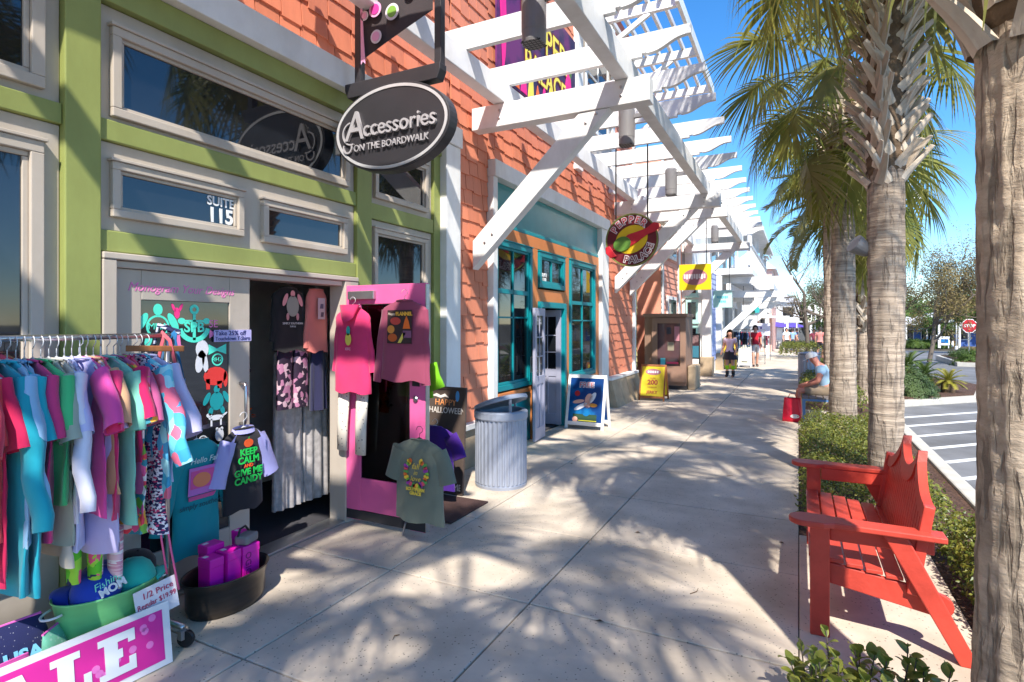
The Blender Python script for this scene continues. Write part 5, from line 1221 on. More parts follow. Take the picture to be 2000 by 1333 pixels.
prints(ol, M, 0.052, wr + [('t', (205, 175, 70), ('fall', 0.0, -0.205, 0.06, 0.3)), ('t', (205, 175, 70), ('in', 0.0, -0.25, 0.05, 0.3)), ('t', (205, 175, 70), ('love', 0.0, -0.295, 0.055, 0.3)), ('t', (220, 190, 70), ('SOUTHERN', 0, -0.375, 0.032, 0, 0.002)), ('t', (220, 190, 70), ('GRACE', 0, -0.405, 0.032, 0, 0.002))])
cx, hw, zt, zb = onY(842, 832, 893, 960, 4.45)
garment('display_shirt', 'deep purple t-shirt hung behind the pink door before the chalkboard', C_('cloth_purple', 70, 25, 130), Matrix.Translation((cx - 0.10, 4.45, zt + 0.01)), W=0.22, L=zt - zb + 0.02, sl=0.17, th=0.03, seed=24, fold=0.008, sang=0.5, hook=0.06)
garment('display_shirt', 'lime green top hung on the far side of the pink door', C_('cloth_lime', 120, 190, 20), Matrix.Translation((-3.02, 4.0, 1.42)), W=0.26, L=0.36, sl=0.15, th=0.02, seed=25, fold=0.008)
# garments just inside the doorway
cy, hw, zt, zb = onX(527, 560, 597, 682, -3.70)
M = Matrix.Translation((-3.70, cy, zt + 0.01)) @ FX
bt = garment('display_shirt', 'black shirt with a patterned turtle print hung in the doorway', C_('cloth_black2', 32, 30, 32), M, W=hw * 0.9, L=zt - zb + 0.02, sl=0.3, th=0.03, seed=31, fold=0.006, sang=0.05, srad=0.045)
prints(bt, M, 0.05, [('e', (150, 150, 135), (0, -0.16, 0.062, 0.085)), ('e', (225, 150, 150), (0, -0.06, 0.022, 0.028)), ('e', (225, 150, 150), (-0.075, -0.11, 0.02, 0.055, -0.4)), ('e', (225, 150, 150), (0.075, -0.11, 0.02, 0.055, 0.4)), ('e', (200, 140, 140), (-0.05, -0.245, 0.014, 0.03)), ('e', (200, 140, 140), (0.05, -0.245, 0.014, 0.03)), ('t', (215, 210, 205), ('SIMPLY SOUTHERN', 0, -0.30, 0.024)), ('t', (215, 210, 205), ('TURTLE', 0, -0.325, 0.018))])
cy, hw, zt, zb = onX(594, 565, 640, 688, -3.66)
M = Matrix.Translation((-3.66, cy, zt + 0.01)) @ FX
sa = garment('display_shirt', 'salmon long sleeved shirt hung beside the black turtle shirt', C_('cloth_salmon', 222, 125, 115), M, W=hw * 0.85, L=zt - zb, sl=0.36, th=0.03, seed=32, fold=0.006, sang=0.06, srad=0.045)
prints(sa, M, 0.05, [('p', (190, 165, 170), [(-0.03, -0.26), (0.05, -0.26), (0.05, -0.08), (-0.03, -0.08)]), ('q', (90, 70, 90), [(0.0, -0.24), (0.03, -0.24), (0.035, -0.2), (0.005, -0.2)]), ('q', (95, 80, 105), [(-0.01, -0.17), (0.03, -0.17), (0.03, -0.13), (-0.0, -0.13)])])
def pants(label, m, u0, v0, u1, v1, X, seed, legs=2, pleat=9, name='hanging_trousers', amp=0.012):
    cy, hw, zt, zb = onX(u0, v0, u1, v1, X); t = thing(name, label, 'trousers', (X, cy, max(0, zb)))
    for s in range(legs):
        yc_ = cy + (s - (legs - 1) / 2) * hw * 2 / legs; w_ = hw / legs * 0.98; mb = MB()
        mb.grid(40, 12, lambda a, q: Vector((X + 0.03 * math.sin(a * 2 * math.pi) + amp * (0.4 + q) * math.sin(pleat * a * 2 * math.pi + seed), yc_ + w_ * (0.9 + 0.1 * q) * math.cos(a * 2 * math.pi), zt + (zb - zt) * q)), wrap=True)
        mb.build('leg', m, t, smooth=True)
    MB().tube([(X, cy, zt - 0.01), (X, cy, 1.97)], 0.004, 5).build('hanger', m_hang, t)
    return t
pants('grey crinkled wide trousers hanging to the floor in the doorway', cloth('cloth_grey_crinkle', srgb(178, 172, 170), vs=20, var=0.25), 532, 690, 642, 962, -3.82, 1)
pants('navy floral leggings hanging over the grey trousers', p_leg, 540, 684, 602, 792, -3.72, 3, pleat=2, name='hanging_leggings', amp=0.004)
pants('plain navy skirt hanging by the pink door jamb', C_('cloth_navy', 42, 42, 78), 606, 684, 636, 798, -3.70, 2, legs=1, pleat=4, name='hanging_skirt')
t = thing('feather_boa', 'orange and black feather boa hanging inside the doorway', 'boa', (-3.8, 2.83, 0.9))
rg2 = np.random.default_rng(4); nb = 900; zz = rg2.uniform(0.82, 1.32, nb); pts_ = np.stack([-3.74 + rg2.normal(0, 0.025, nb), 2.86 + rg2.normal(0, 0.025, nb) + 0.03 * np.sin(zz * 9), zz], 1)
v_, f_ = leaf_cloud(pts_, rg2.normal(0, 1, (nb, 3)), 0.05, 5); o = cloud_obj('feathers', v_, f_, mat('boa_orange', srgb(215, 95, 30), 0.8, vs=9, c2=(0.02, 0.018, 0.02), c2lo=0.5, c2hi=0.55), t); o['kind'] = 'stuff'
MB().tube([(-3.74, 2.86, 0.82), (-3.74, 2.86, 1.33)], 0.012, 6).build('cord', m_black, t)
for k, (z, h, c) in enumerate(((1.356, 0.13, (190, 150, 140)), (1.356, 0.17, (210, 200, 195)), (1.601, 0.16, (185, 110, 100)))):
    mb = MB(); x = -3.76 - 0.07 * (k % 2); mb.lathe([(0.022, 0), (0.024, 0.01), (0.02, h * 0.7), (0.008, h * 0.8), (0.008, h)], 14, (x, 2.85 + 0.02 * k, z)); tag(mb.build('candle_bottle', flat('bottle_%d' % k, srgb(*c)), None, smooth=True), ('pinkish bottle on the lower doorway shelf', 'tall pale bottle on the lower doorway shelf', 'rose bottle on the upper doorway shelf')[k], 'bottle')

# ---------------------------------------------------------------- tubs, boxes, signs on the ground
m_tubg = mat('tub_green', srgb(120, 200, 130), 0.35, metal=0.15, var=0.08, stretch=(1, 1, 6)); m_tubk = mat('tub_dark', srgb(72, 66, 62), 0.3, metal=0.6, var=0.15, stretch=(1, 1, 12))
BC = Vector((-3.06, 1.62, 0.095))
gt = thing('oval_tub', 'oval green metal tub full of caps under the garment rail', 'tub', BC)
def tub(t, c, rx, ry, h, m, taper=0.8, rz=0):
    Mx = Matrix.Translation(c) @ Matrix.Rotation(rz, 4, 'Z'); mb = MB()
    mb.lathe([(taper, 0), (taper + 0.06, 0.06 * h / 0.3), (0.93, h * 0.7), (1.0, h), (1.03, h + 0.006), (1.02, h + 0.014), (0.985, h + 0.006), (0.9, h * 0.7), (taper - 0.02, 0.02)], 48, sx=rx, sy=ry, M=Mx); mb.build('shell', m, t, smooth=True); return Mx
Mt = tub(gt, BC, 0.16, 0.235, 0.30, m_tubg)
for s in (-1, 1):
    a = [Mt @ Vector((0.05 * math.cos(q), s * (0.225 + 0.06 * math.sin(q)), 0.27 - 0.01 * math.sin(q))) for q in [math.pi * k / 8 for k in range(9)]]
    MB().tube(a, 0.006, 6).build('handle', m_white, gt, smooth=True)
Mcard = frame((-2.868, 1.745, 0.34), (0.05, 1, 0.10), (-0.12, 0, 1))
MB().box(-0.11, 0.09, -0.1, 0.06, 0, 0.002, Mcard).build('price_card', flat('card_white', srgb(228, 222, 226)), gt); m_rp = flat('pen_red', srgb(190, 60, 95))
text('1/2 Price', 0.042, m_rp, gt, Mcard @ Matrix.Translation((0, 0.022, 0.004))); text('Regular $19.99', 0.036, m_rp, gt, Mcard @ Matrix.Translation((-0.01, -0.022, 0.004)), sx=0.85)
def cap(label, c, p, rz, tx, ty, s=1.0, words=None, wc=None):
    Mx = Matrix.Translation(p) @ Matrix.Rotation(rz, 4, 'Z') @ Matrix.Rotation(ty, 4, 'Y') @ Matrix.Rotation(tx, 4, 'X') @ Matrix.Scale(s, 4)
    t = thing('baseball_cap', label, 'cap', p); m = C_('cap_' + label.split()[0], *c)
    mb = MB(); mb.lathe([(0.088, 0), (0.09, 0.03), (0.082, 0.07), (0.06, 0.10), (0.03, 0.115), (0.001, 0.118)], 24, sy=1.1, M=Mx, cap=False); mb.build('crown', m, t, smooth=True)
    mb = MB(); mb.grid(14, 5, lambda a, q: Mx @ Vector(((0.09 + 0.075 * q * math.sin(a * math.pi)) * math.cos((a - 0.5) * 2.2), (0.098 + 0.03 * q * math.sin(a * math.pi)) * math.sin((a - 0.5) * 2.2), 0.004 - 0.02 * q + 0.01 * math.cos((a - 0.5) * 5)))); o = mb.build('brim', m, t, smooth=True); sd_ = o.modifiers.new('s', 'SOLIDIFY'); sd_.thickness = 0.004
    MB().lathe([(0.008, 0.116), (0.008, 0.122), (0.002, 0.124)], 10, M=Mx).build('button', m, t)
    if words:
        Mt_ = frame(Vector(p) + Vector((0.092 * s, 0.0, 0.06 * s)), (0, 1, 0.25), (-0.45, 0, 1)); text(words[0], 0.045, flat('cap_mint', srgb(130, 225, 190)), t, Mt_ @ Matrix.Translation((0, 0.015, 0.003)), shear=0.3); text(words[1], 0.05, m_lettw, t, Mt_ @ Matrix.Translation((0.01, -0.022, 0.003)), off=0.002)
cap('royal blue cap lettered Mom lying in the green tub', (15, 60, 175), BC + Vector((0.03, -0.075, 0.295)), R(-140), R(-12), R(-10), 1.15, ('Fishing', 'MOM'))
cap('turquoise cap lying beside the blue cap in the tub', (40, 195, 175), BC + Vector((0.05, 0.095, 0.29)), R(100), R(-14), R(-8), 1.05); cap('black cap at the back of the green tub', (35, 33, 36), BC + Vector((-0.06, 0.15, 0.30)), R(150), R(10), R(-10)); cap('cobalt cap deep at the back of the green tub', (20, 50, 140), BC + Vector((-0.08, 0.0, 0.29)), R(180), 0, R(-10))
# dark tub with magenta lunch boxes
KC = Vector((-3.10, 2.30, 0.0)); kt = thing('oval_tub', 'oval dark metal tub holding magenta gift boxes by the door', 'tub', KC); tub(kt, KC, 0.185, 0.26, 0.20, m_tubk, 0.86, 0)
m_mg = mat('magenta_box', srgb(226, 24, 168), 0.35, var=0.05)
for k, (dx, dy, hx, hy, zt_, lab) in enumerate(((0.03, -0.135, 0.06, 0.05, 0.33, 'magenta gift box at the rack side of the dark tub'), (0.05, -0.02, 0.06, 0.05, 0.34, 'magenta gift box at the front middle of the dark tub'), (0.055, 0.105, 0.06, 0.065, 0.34, 'magenta gift box under the grey tag in the dark tub'), (-0.08, -0.06, 0.05, 0.06, 0.37, 'magenta gift box at the wall side of the dark tub'), (-0.06, 0.15, 0.05, 0.035, 0.39, 'tall magenta gift box by the doorway side of the tub'))):
    t = thing('gift_box', lab, 'box', KC + Vector((dx * 0.85, dy * 0.9, 0.06)), group='magenta boxes in the dark tub'); x, y = KC.x + dx * 0.85, KC.y + dy * 0.9; hx *= 0.9; hy *= 0.9
    MB().box(x - hx, x + hx, y - hy, y + hy, 0.06, zt_).build('body', m_mg, t, bevel=0.006); MB().box(x - hx - 0.002, x + hx + 0.002, y - hy - 0.002, y + hy + 0.002, zt_ - 0.05, zt_ + 0.004).build('lid', m_mg, t, bevel=0.006)
    text('OGIO', 0.055, flat('box_ink', srgb(140, 15, 105)), t, frame((x + hx + 0.001, y - hy * 0.4, 0.235), (0, 0, -1), (0, 1, 0)), name='print') if k == 2 else None
    MB().box(x - hx * 0.6, x - hx * 0.1, y - hy * 0.8, y - hy * 0.2, zt_ + 0.0045, zt_ + 0.006).build('sticker', m_vw, t)
t = thing('sunglasses_case', 'grey case with black strap lying on the magenta boxes', 'case', KC + Vector((0.05, 0.10, 0.346))); Mx = Matrix.Translation(KC + Vector((0.05, 0.10, 0.346))) @ Matrix.Rotation(0.3, 4, 'Z')
mb = MB(); mb.box(-0.045, 0.045, -0.06, 0.06, 0, 0.055, Mx); mb.build('body', m_lampgrey, t, bevel=0.014); MB().tube([Mx @ Vector(p) for p in ((-0.02, -0.055, 0.05), (-0.03, -0.02, 0.085), (-0.03, 0.03, 0.09), (-0.02, 0.055, 0.05))], 0.007, 6).build('strap', m_black, t, smooth=True)
# SALE board leaning on the tub
sa_ = thing('sale_sign', 'magenta spotted SALE board with white border leaning against the tub', 'sign', (-2.84, 1.2, 0))
Msl = frame((-2.79, 1.78, 0.005), (-0.03, -1, -0.0), (-0.13, 0, 1)); W_, H_ = 1.22, 0.30
Msl = frame((-2.80 - 0.08, 1.78 - 1.22, 0.005), (0.08, 1.22, 0.0), (-0.14, 0, 1))
MB().box(0, W_, 0, H_, -0.008, 0, Msl).build('board', flat('board_white', (0.78, 0.77, 0.78)), sa_); MB().box(0.03, W_ - 0.035, 0.03, H_ - 0.03, 0.0005, 0.002, Msl).build('field', mat('sale_magenta', srgb(215, 45, 150), 0.4, var=0.05), sa_)
for k in range(24):
    x, z = 0.06 + rnd.random() * 1.08, 0.05 + rnd.random() * 0.2; MB().ell(x, z, 0.017, 0.017, 0.001, Msl @ Matrix.Translation((0, 0, 0.0022)), 14).build('spot', flat('sale_spot', srgb(232, 120, 195)), sa_)
ml = flat('sale_letter', (0.8, 0.82, 0.82))
def slab(ch, x0):                       # blocky slab serif letters
    s = {'L': [(0, 0), (0.15, 0), (0.15, 0.075), (0.12, 0.075), (0.12, 0.035), (0.085, 0.035), (0.085, 0.155), (0.11, 0.155), (0.11, 0.185), (0.0, 0.185), (0.0, 0.155), (0.025, 0.155), (0.025, 0.03), (0, 0.03)],
         'E': [(0, 0), (0.155, 0), (0.155, 0.065), (0.125, 0.065), (0.125, 0.035), (0.08, 0.035), (0.08, 0.075), (0.1, 0.075), (0.1, 0.115), (0.08, 0.115), (0.08, 0.15), (0.125, 0.15), (0.125, 0.13), (0.155, 0.13), (0.155, 0.185), (0, 0.185), (0, 0.155), (0.025, 0.155), (0.025, 0.03), (0, 0.03)],
         'A': [(0, 0), (0.075, 0), (0.075, 0.03), (0.06, 0.03), (0.066, 0.05), (0.124, 0.05), (0.13, 0.03), (0.115, 0.03), (0.115, 0), (0.19, 0), (0.19, 0.03), (0.175, 0.03), (0.125, 0.185), (0.065, 0.185), (0.015, 0.03), (0, 0.03)]}[ch]
    MB().prism([(x0 + a, 0.058 + b) for a, b in s], 0.0015, Msl @ Matrix.Translation((0, 0, 0.0036))).build('lettering', ml, sa_)
slab('A', 0.50); slab('L', 0.72); slab('E', 0.90)
text('S', 0.26, ml, sa_, Msl @ Matrix.Translation((0.39, 0.15, 0.004)), off=0.008)
# cosmetic pouches on the ground behind the board
def pouch(label, m, p, rz, w, h, d, words=None):
    t = thing('zip_pouch', label, 'pouch', p, group='pouches behind the sale board'); Mx = Matrix.Translation(p) @ Matrix.Rotation(rz, 4, 'Z') @ Matrix.Rotation(R(-12), 4, 'Y')
    mb = MB(); mb.grid(24, 8, lambda a, q: Mx @ Vector((d * math.sin(a * 2 * math.pi) * (1 - q) ** 0.6 + 0.004 * math.sin(a * 2 * math.pi), w * (abs(math.cos(a * 2 * math.pi)) ** 0.6) * (1 if math.cos(a * 2 * math.pi) > 0 else -1) * (1 - 0.25 * q * q), h * q)), wrap=True); mb.f.append(tuple(range(24))[::-1]); mb.build('body', m, t, smooth=True)
    MB().tube([Mx @ Vector((0, -w * 0.74, h)), Mx @ Vector((0, w * 0.74, h))], 0.006, 6).build('zip', flat('zip_pink', srgb(225, 100, 180)), t)
    if words: text(words[0], words[1], flat('pouch_ink' + words[0], srgb(*words[2])), t, Mx @ frame((d * 0.72 + 0.012, 0.02, h * 0.42), (0, 1, 0), (-0.3, 0, 1)), off=0.003, name='print')
pouch('navy pouch lettered USA behind the sale board', C_('pouch_navy', 28, 34, 82, spots=((0.7, 0.7, 0.75), 60, 0.12, 0.6)), (-3.06, 1.24, 0.13), R(-4), 0.15, 0.25, 0.06, ('USA', 0.075, (120, 190, 230)))
pouch('pink pouch lettered on a navy ground in front of the navy pouch', C_('pouch_pink', 205, 80, 165), (-2.955, 1.17, 0.11), R(2), 0.12, 0.16, 0.05, ('ARD', 0.07, (50, 70, 140)))
pouch('pale blue pouch with zebra top at the rail start', C_('pouch_blue', 175, 190, 225), (-2.93, 0.96, 0.11), R(4), 0.10, 0.19, 0.05); pouch('orange pouch behind the navy one', C_('pouch_orange', 232, 95, 60), (-3.16, 1.08, 0.14), 0, 0.13, 0.25, 0.05); pouch('sea green quilted pouch leaning on the green tub', C_('pouch_mint', 120, 200, 165, spots=((0.5, 0.7, 0.6), 50, 0.3, 0.5)), (-2.99, 1.385, 0.10), R(35), 0.075, 0.22, 0.05)
mb = MB(); mb.box(-3.26, -2.88, 0.80, 1.36, 0.092, 0.108); tag(mb.build('rack_shelf', mat('shelf_wood', srgb(90, 70, 60), 0.7), rk), None, None)
# ================================================================ people
def skin_mesh(name, V, E, m, parent, sub=2, world=True):
    """V: {key: (pos, radius)}, E: list of key pairs -> continuous skinned mesh"""
    ks = list(V); idx = {k: i for i, k in enumerate(ks)}
    me = bpy.data.meshes.new('s'); me.from_pydata([tuple(V[k][0]) for k in ks], [(idx[a], idx[b]) for a, b in E], [])
    o = bpy.data.objects.new('s', me); col.objects.link(o)
    sk = o.modifiers.new('skin', 'SKIN'); sk.use_smooth_shade = True
    for i, k in enumerate(ks):
        r_ = V[k][1]; sv = me.skin_vertices[0].data[i]; sv.radius = (r_, r_) if not isinstance(r_, tuple) else r_; sv.use_root = (i == 0)
    ss = o.modifiers.new('sub', 'SUBSURF'); ss.levels = sub; ss.render_levels = sub
    dg = bpy.context.evaluated_depsgraph_get()
    out = bpy.data.meshes.new_from_object(o.evaluated_get(dg)); bpy.data.objects.remove(o)
    out.materials.clear(); out.materials.append(m); out.polygons.foreach_set('use_smooth', [True] * len(out.polygons))
    ob = bpy.data.objects.new(name, out); return link(ob, parent, world)
V3 = lambda *a: Vector(a)
def person(label, loc, rz, J, wear, s=1.0, fingers=False, hair=None, cap_=None, skin=None, face=True, group=None):
    """J: joints in local metres, person looks along -Y. wear: list of (name, keys-edges, extra radius, material)"""
    t = thing('person', label, 'person', loc, rz, group)
    base = dict(pelvis=0.115, waist=0.105, chest=0.12, neck=0.052, skull=0.082, crown=0.07, shl=0.062, shr=0.062, ell=0.042, elr=0.042, wrl=0.028, wrr=0.028, hal=0.032, har=0.032, hil=0.085, hir=0.085, knl=0.055, knr=0.055, anl=0.036, anr=0.036, tol=0.03, tor=0.03)
    V = {k: (Vector(J[k]) * s, base[k] * s) for k in base if k in J}
    E = [('pelvis', 'waist'), ('waist', 'chest'), ('chest', 'neck'), ('neck', 'skull'), ('skull', 'crown')]
    for q in 'lr': E += [('chest', 'sh' + q), ('sh' + q, 'el' + q), ('el' + q, 'wr' + q), ('wr' + q, 'ha' + q), ('pelvis', 'hi' + q), ('hi' + q, 'kn' + q), ('kn' + q, 'an' + q), ('an' + q, 'to' + q)]
    V2, E2 = dict(V), list(E)
    if fingers:
        for q in 'lr':
            h_ = V['ha' + q][0]; d = (h_ - V['wr' + q][0]).normalized(); sd = d.cross(V3(0, 0, 1)).normalized()
            for k in range(5):
                b = h_ + d * 0.03 + sd * (0.012 * (k - 2)); L_ = (0.045, 0.07, 0.075, 0.07, 0.055)[k]
                if k == 0: b = h_ - sd * 0.02; dd = (d * 0.6 - sd * 0.8).normalized()
                else: dd = d
                V2['f%s%da' % (q, k)] = (b + dd * L_ * 0.5, 0.009); V2['f%s%db' % (q, k)] = (b + dd * L_ * 0.8 + V3(0, 0, -0.025), 0.008)
                E2 += [('ha' + q, 'f%s%da' % (q, k)), ('f%s%da' % (q, k), 'f%s%db' % (q, k))]
    skin_mesh('body', V2, E2, skin or m_skin, t, world=False)
    for (nm, edges, ex, mm) in wear:
        ks = []; [ks.append(k) for e in edges for k in e if k not in ks]
        # garments may stop part-way along a limb: key like 'elr@0.6' means 60 % from the joint before it
        W = {}
        for k in ks:
            if '@' in k:
                a, f = k.split('@'); a0, a1 = a.split('>'); f = float(f); W[k] = (V[a0][0].lerp(V[a1][0], f), V[a0][1] * (1 - f) + V[a1][1] * f + ex * s)
            else: W[k] = (V[k][0], V[k][1] + ex * s)
        skin_mesh(nm, W, edges, mm, t, world=False)
    up = (V['crown'][0] - V['neck'][0]).normalized(); sk_ = V['skull'][0]
    fwd = V3(0, -1, 0); fwd = (fwd - up * fwd.dot(up)).normalized(); rt = fwd.cross(up)
    if 'fwd' in J: fwd = Vector(J['fwd']).normalized(); rt = fwd.cross(up).normalized()
    H = Matrix((rt, fwd, up)).transposed().to_4x4(); H.translation = sk_
    if face:
        for q in (-1, 1):
            MB().lathe([(0.001, -0.012), (0.011, 0), (0.001, 0.012)], 8, M=H @ Matrix.Translation((q * 0.032 * s, 0.078 * s, 0.015 * s))).build('eye', m_black, t, world=False)
            MB().lathe([(0.002, -0.03 * s), (0.02 * s, 0), (0.002, 0.03 * s)], 8, sx=0.5, M=H @ Matrix.Translation((q * 0.085 * s, 0, 0))).build('ear', skin or m_skin, t, world=False)
        MB().tube([H @ V3(0, 0.078 * s, 0.02 * s), H @ V3(0, 0.105 * s, -0.015 * s), H @ V3(0, 0.08 * s, -0.02 * s)], [0.008 * s, 0.014 * s, 0.008 * s], 6).build('nose', skin or m_skin, t, world=False)
        MB().ell(0, 0, 0.022 * s, 0.006 * s, 0.006 * s, H @ Matrix.Translation((0, 0.078 * s, -0.048 * s)) @ Matrix.Rotation(R(90), 4, 'X') @ Matrix.Rotation(math.pi, 4, 'Y')).build('mouth', flat('lips', srgb(150, 80, 75)), t, world=False)
    if hair:
        m_h, ln = hair; mb = MB()
        def hf(a, q):
            an = (a - 0.5) * 2 * R(130) - math.pi / 2; el = q
            r_ = 0.098 * s * (1 if q < 0.6 else 1 + 0.25 * (q - 0.6)); z = (0.115 * math.cos(min(1, q / 0.45) * math.pi / 2) if q < 0.45 else -(q - 0.45) / 0.55 * ln) * s + 0.03 * s
            rr_ = r_ * (math.sin(min(1, q / 0.45) * math.pi / 2) if q < 0.45 else 1)
            return H @ V3(rr_ * math.cos(an), rr_ * math.sin(an) - 0.008 * s, z)
        mb.grid(22, 14, hf); o = mb.build('hair', m_h, t, smooth=True, world=False); sd_ = o.modifiers.new('s', 'SOLIDIFY'); sd_.thickness = 0.012
    if cap_:
        mb = MB(); mb.lathe([(0.096 * s, 0.035 * s), (0.098 * s, 0.06 * s), (0.085 * s, 0.105 * s), (0.05 * s, 0.13 * s), (0.001, 0.136 * s)], 20, M=H, cap=False)
        mb.add([H @ V3(0.09 * s * math.cos(a), 0.05 * s + (0.13 * s * math.sin(a)), 0.04 * s - 0.02 * s * math.sin(a)) for a in [math.pi * k / 10 for k in range(11)]], [tuple(range(11))])
        mb.build('cap', cap_, t, smooth=True, world=False)
    return t
def standing(stride=0.0, arm=0.12, ht=1.7, bend=0.0):
    k = ht / 1.7
    J = dict(pelvis=(0, 0, 0.93), waist=(0, 0, 1.06), chest=(0, 0.0, 1.27), neck=(0, -0.01, 1.44), skull=(0, -0.02, 1.56), crown=(0, -0.015, 1.64), shl=(-0.17, 0, 1.37), shr=(0.17, 0, 1.37),
             ell=(-0.23, 0.03, 1.10), elr=(0.23, 0.03, 1.10), wrl=(-0.24, -0.05 - bend, 0.86 + bend), wrr=(0.24, -0.05 - bend, 0.86 + bend), hal=(-0.24, -0.07 - bend * 1.2, 0.79 + bend * 1.1), har=(0.24, -0.07 - bend * 1.2, 0.79 + bend * 1.1),
             hil=(-0.09, 0, 0.88), hir=(0.09, 0, 0.88), knl=(-0.10, -0.02 - stride * 0.5, 0.48), knr=(0.10, -0.02 + stride * 0.3, 0.48), anl=(-0.10, 0.02 - stride, 0.08), anr=(0.10, 0.03 + stride, 0.08), tol=(-0.11, -0.13 - stride, 0.035), tor=(0.11, -0.12 + stride, 0.035))
    return {a: tuple(x * k for x in b) for a, b in J.items()}
SH_ = [('waist', 'chest'), ('chest', 'shl'), ('shl', 'shl>ell@0.6'), ('chest', 'shr'), ('shr', 'shr>elr@0.6'), ('waist', 'pelvis'), ('chest', 'chest>neck@0.5')]
PT_ = [('pelvis', 'hil'), ('hil', 'knl'), ('knl', 'knl>anl@0.9'), ('pelvis', 'hir'), ('hir', 'knr'), ('knr', 'knr>anr@0.9'), ('pelvis', 'pelvis>waist@0.6')]
SO_ = [('pelvis', 'hil'), ('hil', 'hil>knl@0.85'), ('pelvis', 'hir'), ('hir', 'hir>knr@0.85'), ('pelvis', 'pelvis>waist@0.6')]
SHOE = lambda q: [('an' + q, 'to' + q)]
# ---------------- ground that falls gently away down the street
SL = 0.016
def gz(y): return -max(0.0, y - 22.0) * SL
def GS(u, v, off=0.0):                   # pixel on the sloping ground
    x, y, k = ray(u, v); t = (off - CAM_H) / k
    for _ in range(30): t = (gz(y * t) + off - CAM_H) / k
    return V3(x * t, y * t, gz(y * t) + off)
def AT(u, t_): x, y, k = ray(u, 632); return V3(x * t_, y * t_, gz(y * t_))
def zat(v, t_): return CAM_H + (HOR - v) / F_PX * t_

# ---------------- seated man, blue bench, red bag
bb = thing('street_bench', 'blue steel bench with grey seat under the palm', 'bench', (0.33, 11.5, 0)); m_blue = paint('bench_blue', srgb(92, 130, 175), 0.4)
for y in (10.72, 12.3):
    for x in (0.06, 0.56): MB().box(x, x + 0.04, y - 0.02, y + 0.02, 0, 0.40).build('leg', m_blue, bb)
    MB().box(0.06, 0.60, y - 0.02, y + 0.02, 0.402, 0.435).build('side_rail', m_blue, bb); MB().beam((0.59, y, 0.436), (0.68, y, 0.88), 0.04, 0.04, up=(0, 1, 0)).build('back_post', m_blue, bb)
for k in range(5): MB().box(0.05 + k * 0.108, 0.145 + k * 0.108, 10.70, 12.32, 0.437, 0.458).build('seat_slat', mat('bench_slat', srgb(120, 112, 108), 0.6), bb, bevel=0.004)
for k in range(3): MB().beam((0.575 + 0.03 * k, 10.70, 0.58 + 0.12 * k), (0.575 + 0.03 * k, 12.32, 0.58 + 0.12 * k), 0.02, 0.085).build('back_slat', MATS['bench_slat'], bb)
JM = dict(pelvis=(0, 0.0, 0.55), waist=(0, -0.03, 0.66), chest=(0, -0.09, 0.85), neck=(0, -0.17, 0.99), skull=(0, -0.235, 1.07), crown=(0, -0.245, 1.15), shl=(-0.18, -0.11, 0.92), shr=(0.18, -0.11, 0.92), ell=(-0.24, -0.16, 0.70), elr=(0.24, -0.16, 0.70),
          wrl=(-0.14, -0.34, 0.62), wrr=(0.14, -0.34, 0.62), hal=(-0.08, -0.40, 0.61), har=(0.08, -0.40, 0.61), hil=(-0.10, -0.05, 0.53), hir=(0.10, -0.05, 0.53), knl=(-0.13, -0.47, 0.52), knr=(0.13, -0.47, 0.52), anl=(-0.12, -0.45, 0.09), anr=(0.12, -0.43, 0.09), tol=(-0.13, -0.60, 0.035), tor=(0.13, -0.58, 0.035), fwd=(0, -0.9, -0.35))
m_lb = C_('shirt_pale_blue', 165, 200, 228); m_kh = C_('shorts_khaki', 165, 145, 122); m_capw = C_('cap_white_cloth', 238, 236, 234)
person('seated man in a white cap, pale blue shirt and khaki shorts looking down', (0.46, 11.3, 0), R(-90), JM, [('shirt', SH_, 0.022, m_lb), ('shorts', SO_, 0.025, m_kh), ('shoe', SHOE('l'), 0.015, m_capw), ('shoe', SHOE('r'), 0.015, m_capw)], fingers=True, cap_=m_capw, skin=mat('skin_ruddy', srgb(214, 140, 118), 0.55))
rb = thing('shopping_bag', 'bright red shopping bag on the pavement by the seated man', 'bag', (-0.1, 11.1, 0)); m_rb = mat('red_plastic', srgb(222, 28, 58), 0.35, var=0.08)
mb = MB(); mb.grid(28, 8, lambda a, q: V3(-0.10 + (0.16 - 0.03 * q) * (abs(math.cos(a * 6.2832)) ** 0.5) * (1 if math.cos(a * 6.2832) > 0 else -1), 11.02 + (0.09 - 0.02 * q) * (abs(math.sin(a * 6.2832)) ** 0.5) * (1 if math.sin(a * 6.2832) > 0 else -1) + 0.01 * math.sin(a * 40 + q * 5), 0.40 * q), wrap=True); mb.f.append(tuple(range(28))[::-1]); mb.build('body', m_rb, rb, smooth=True)
MB().tube([(-0.17, 11.02, 0.39), (-0.14, 11.02, 0.47), (-0.06, 11.02, 0.47), (-0.03, 11.02, 0.39)], 0.012, 6, sq=(0.5, 1.4)).build('handle', m_rb, rb, smooth=True)
MB().ell(0.0, 0, 0.07, 0.035, 0.003, frame((-0.06, 10.918, 0.10), (1, 0, 0), (0, 0, 1)), 20).build('emblem', m_lt, rb)
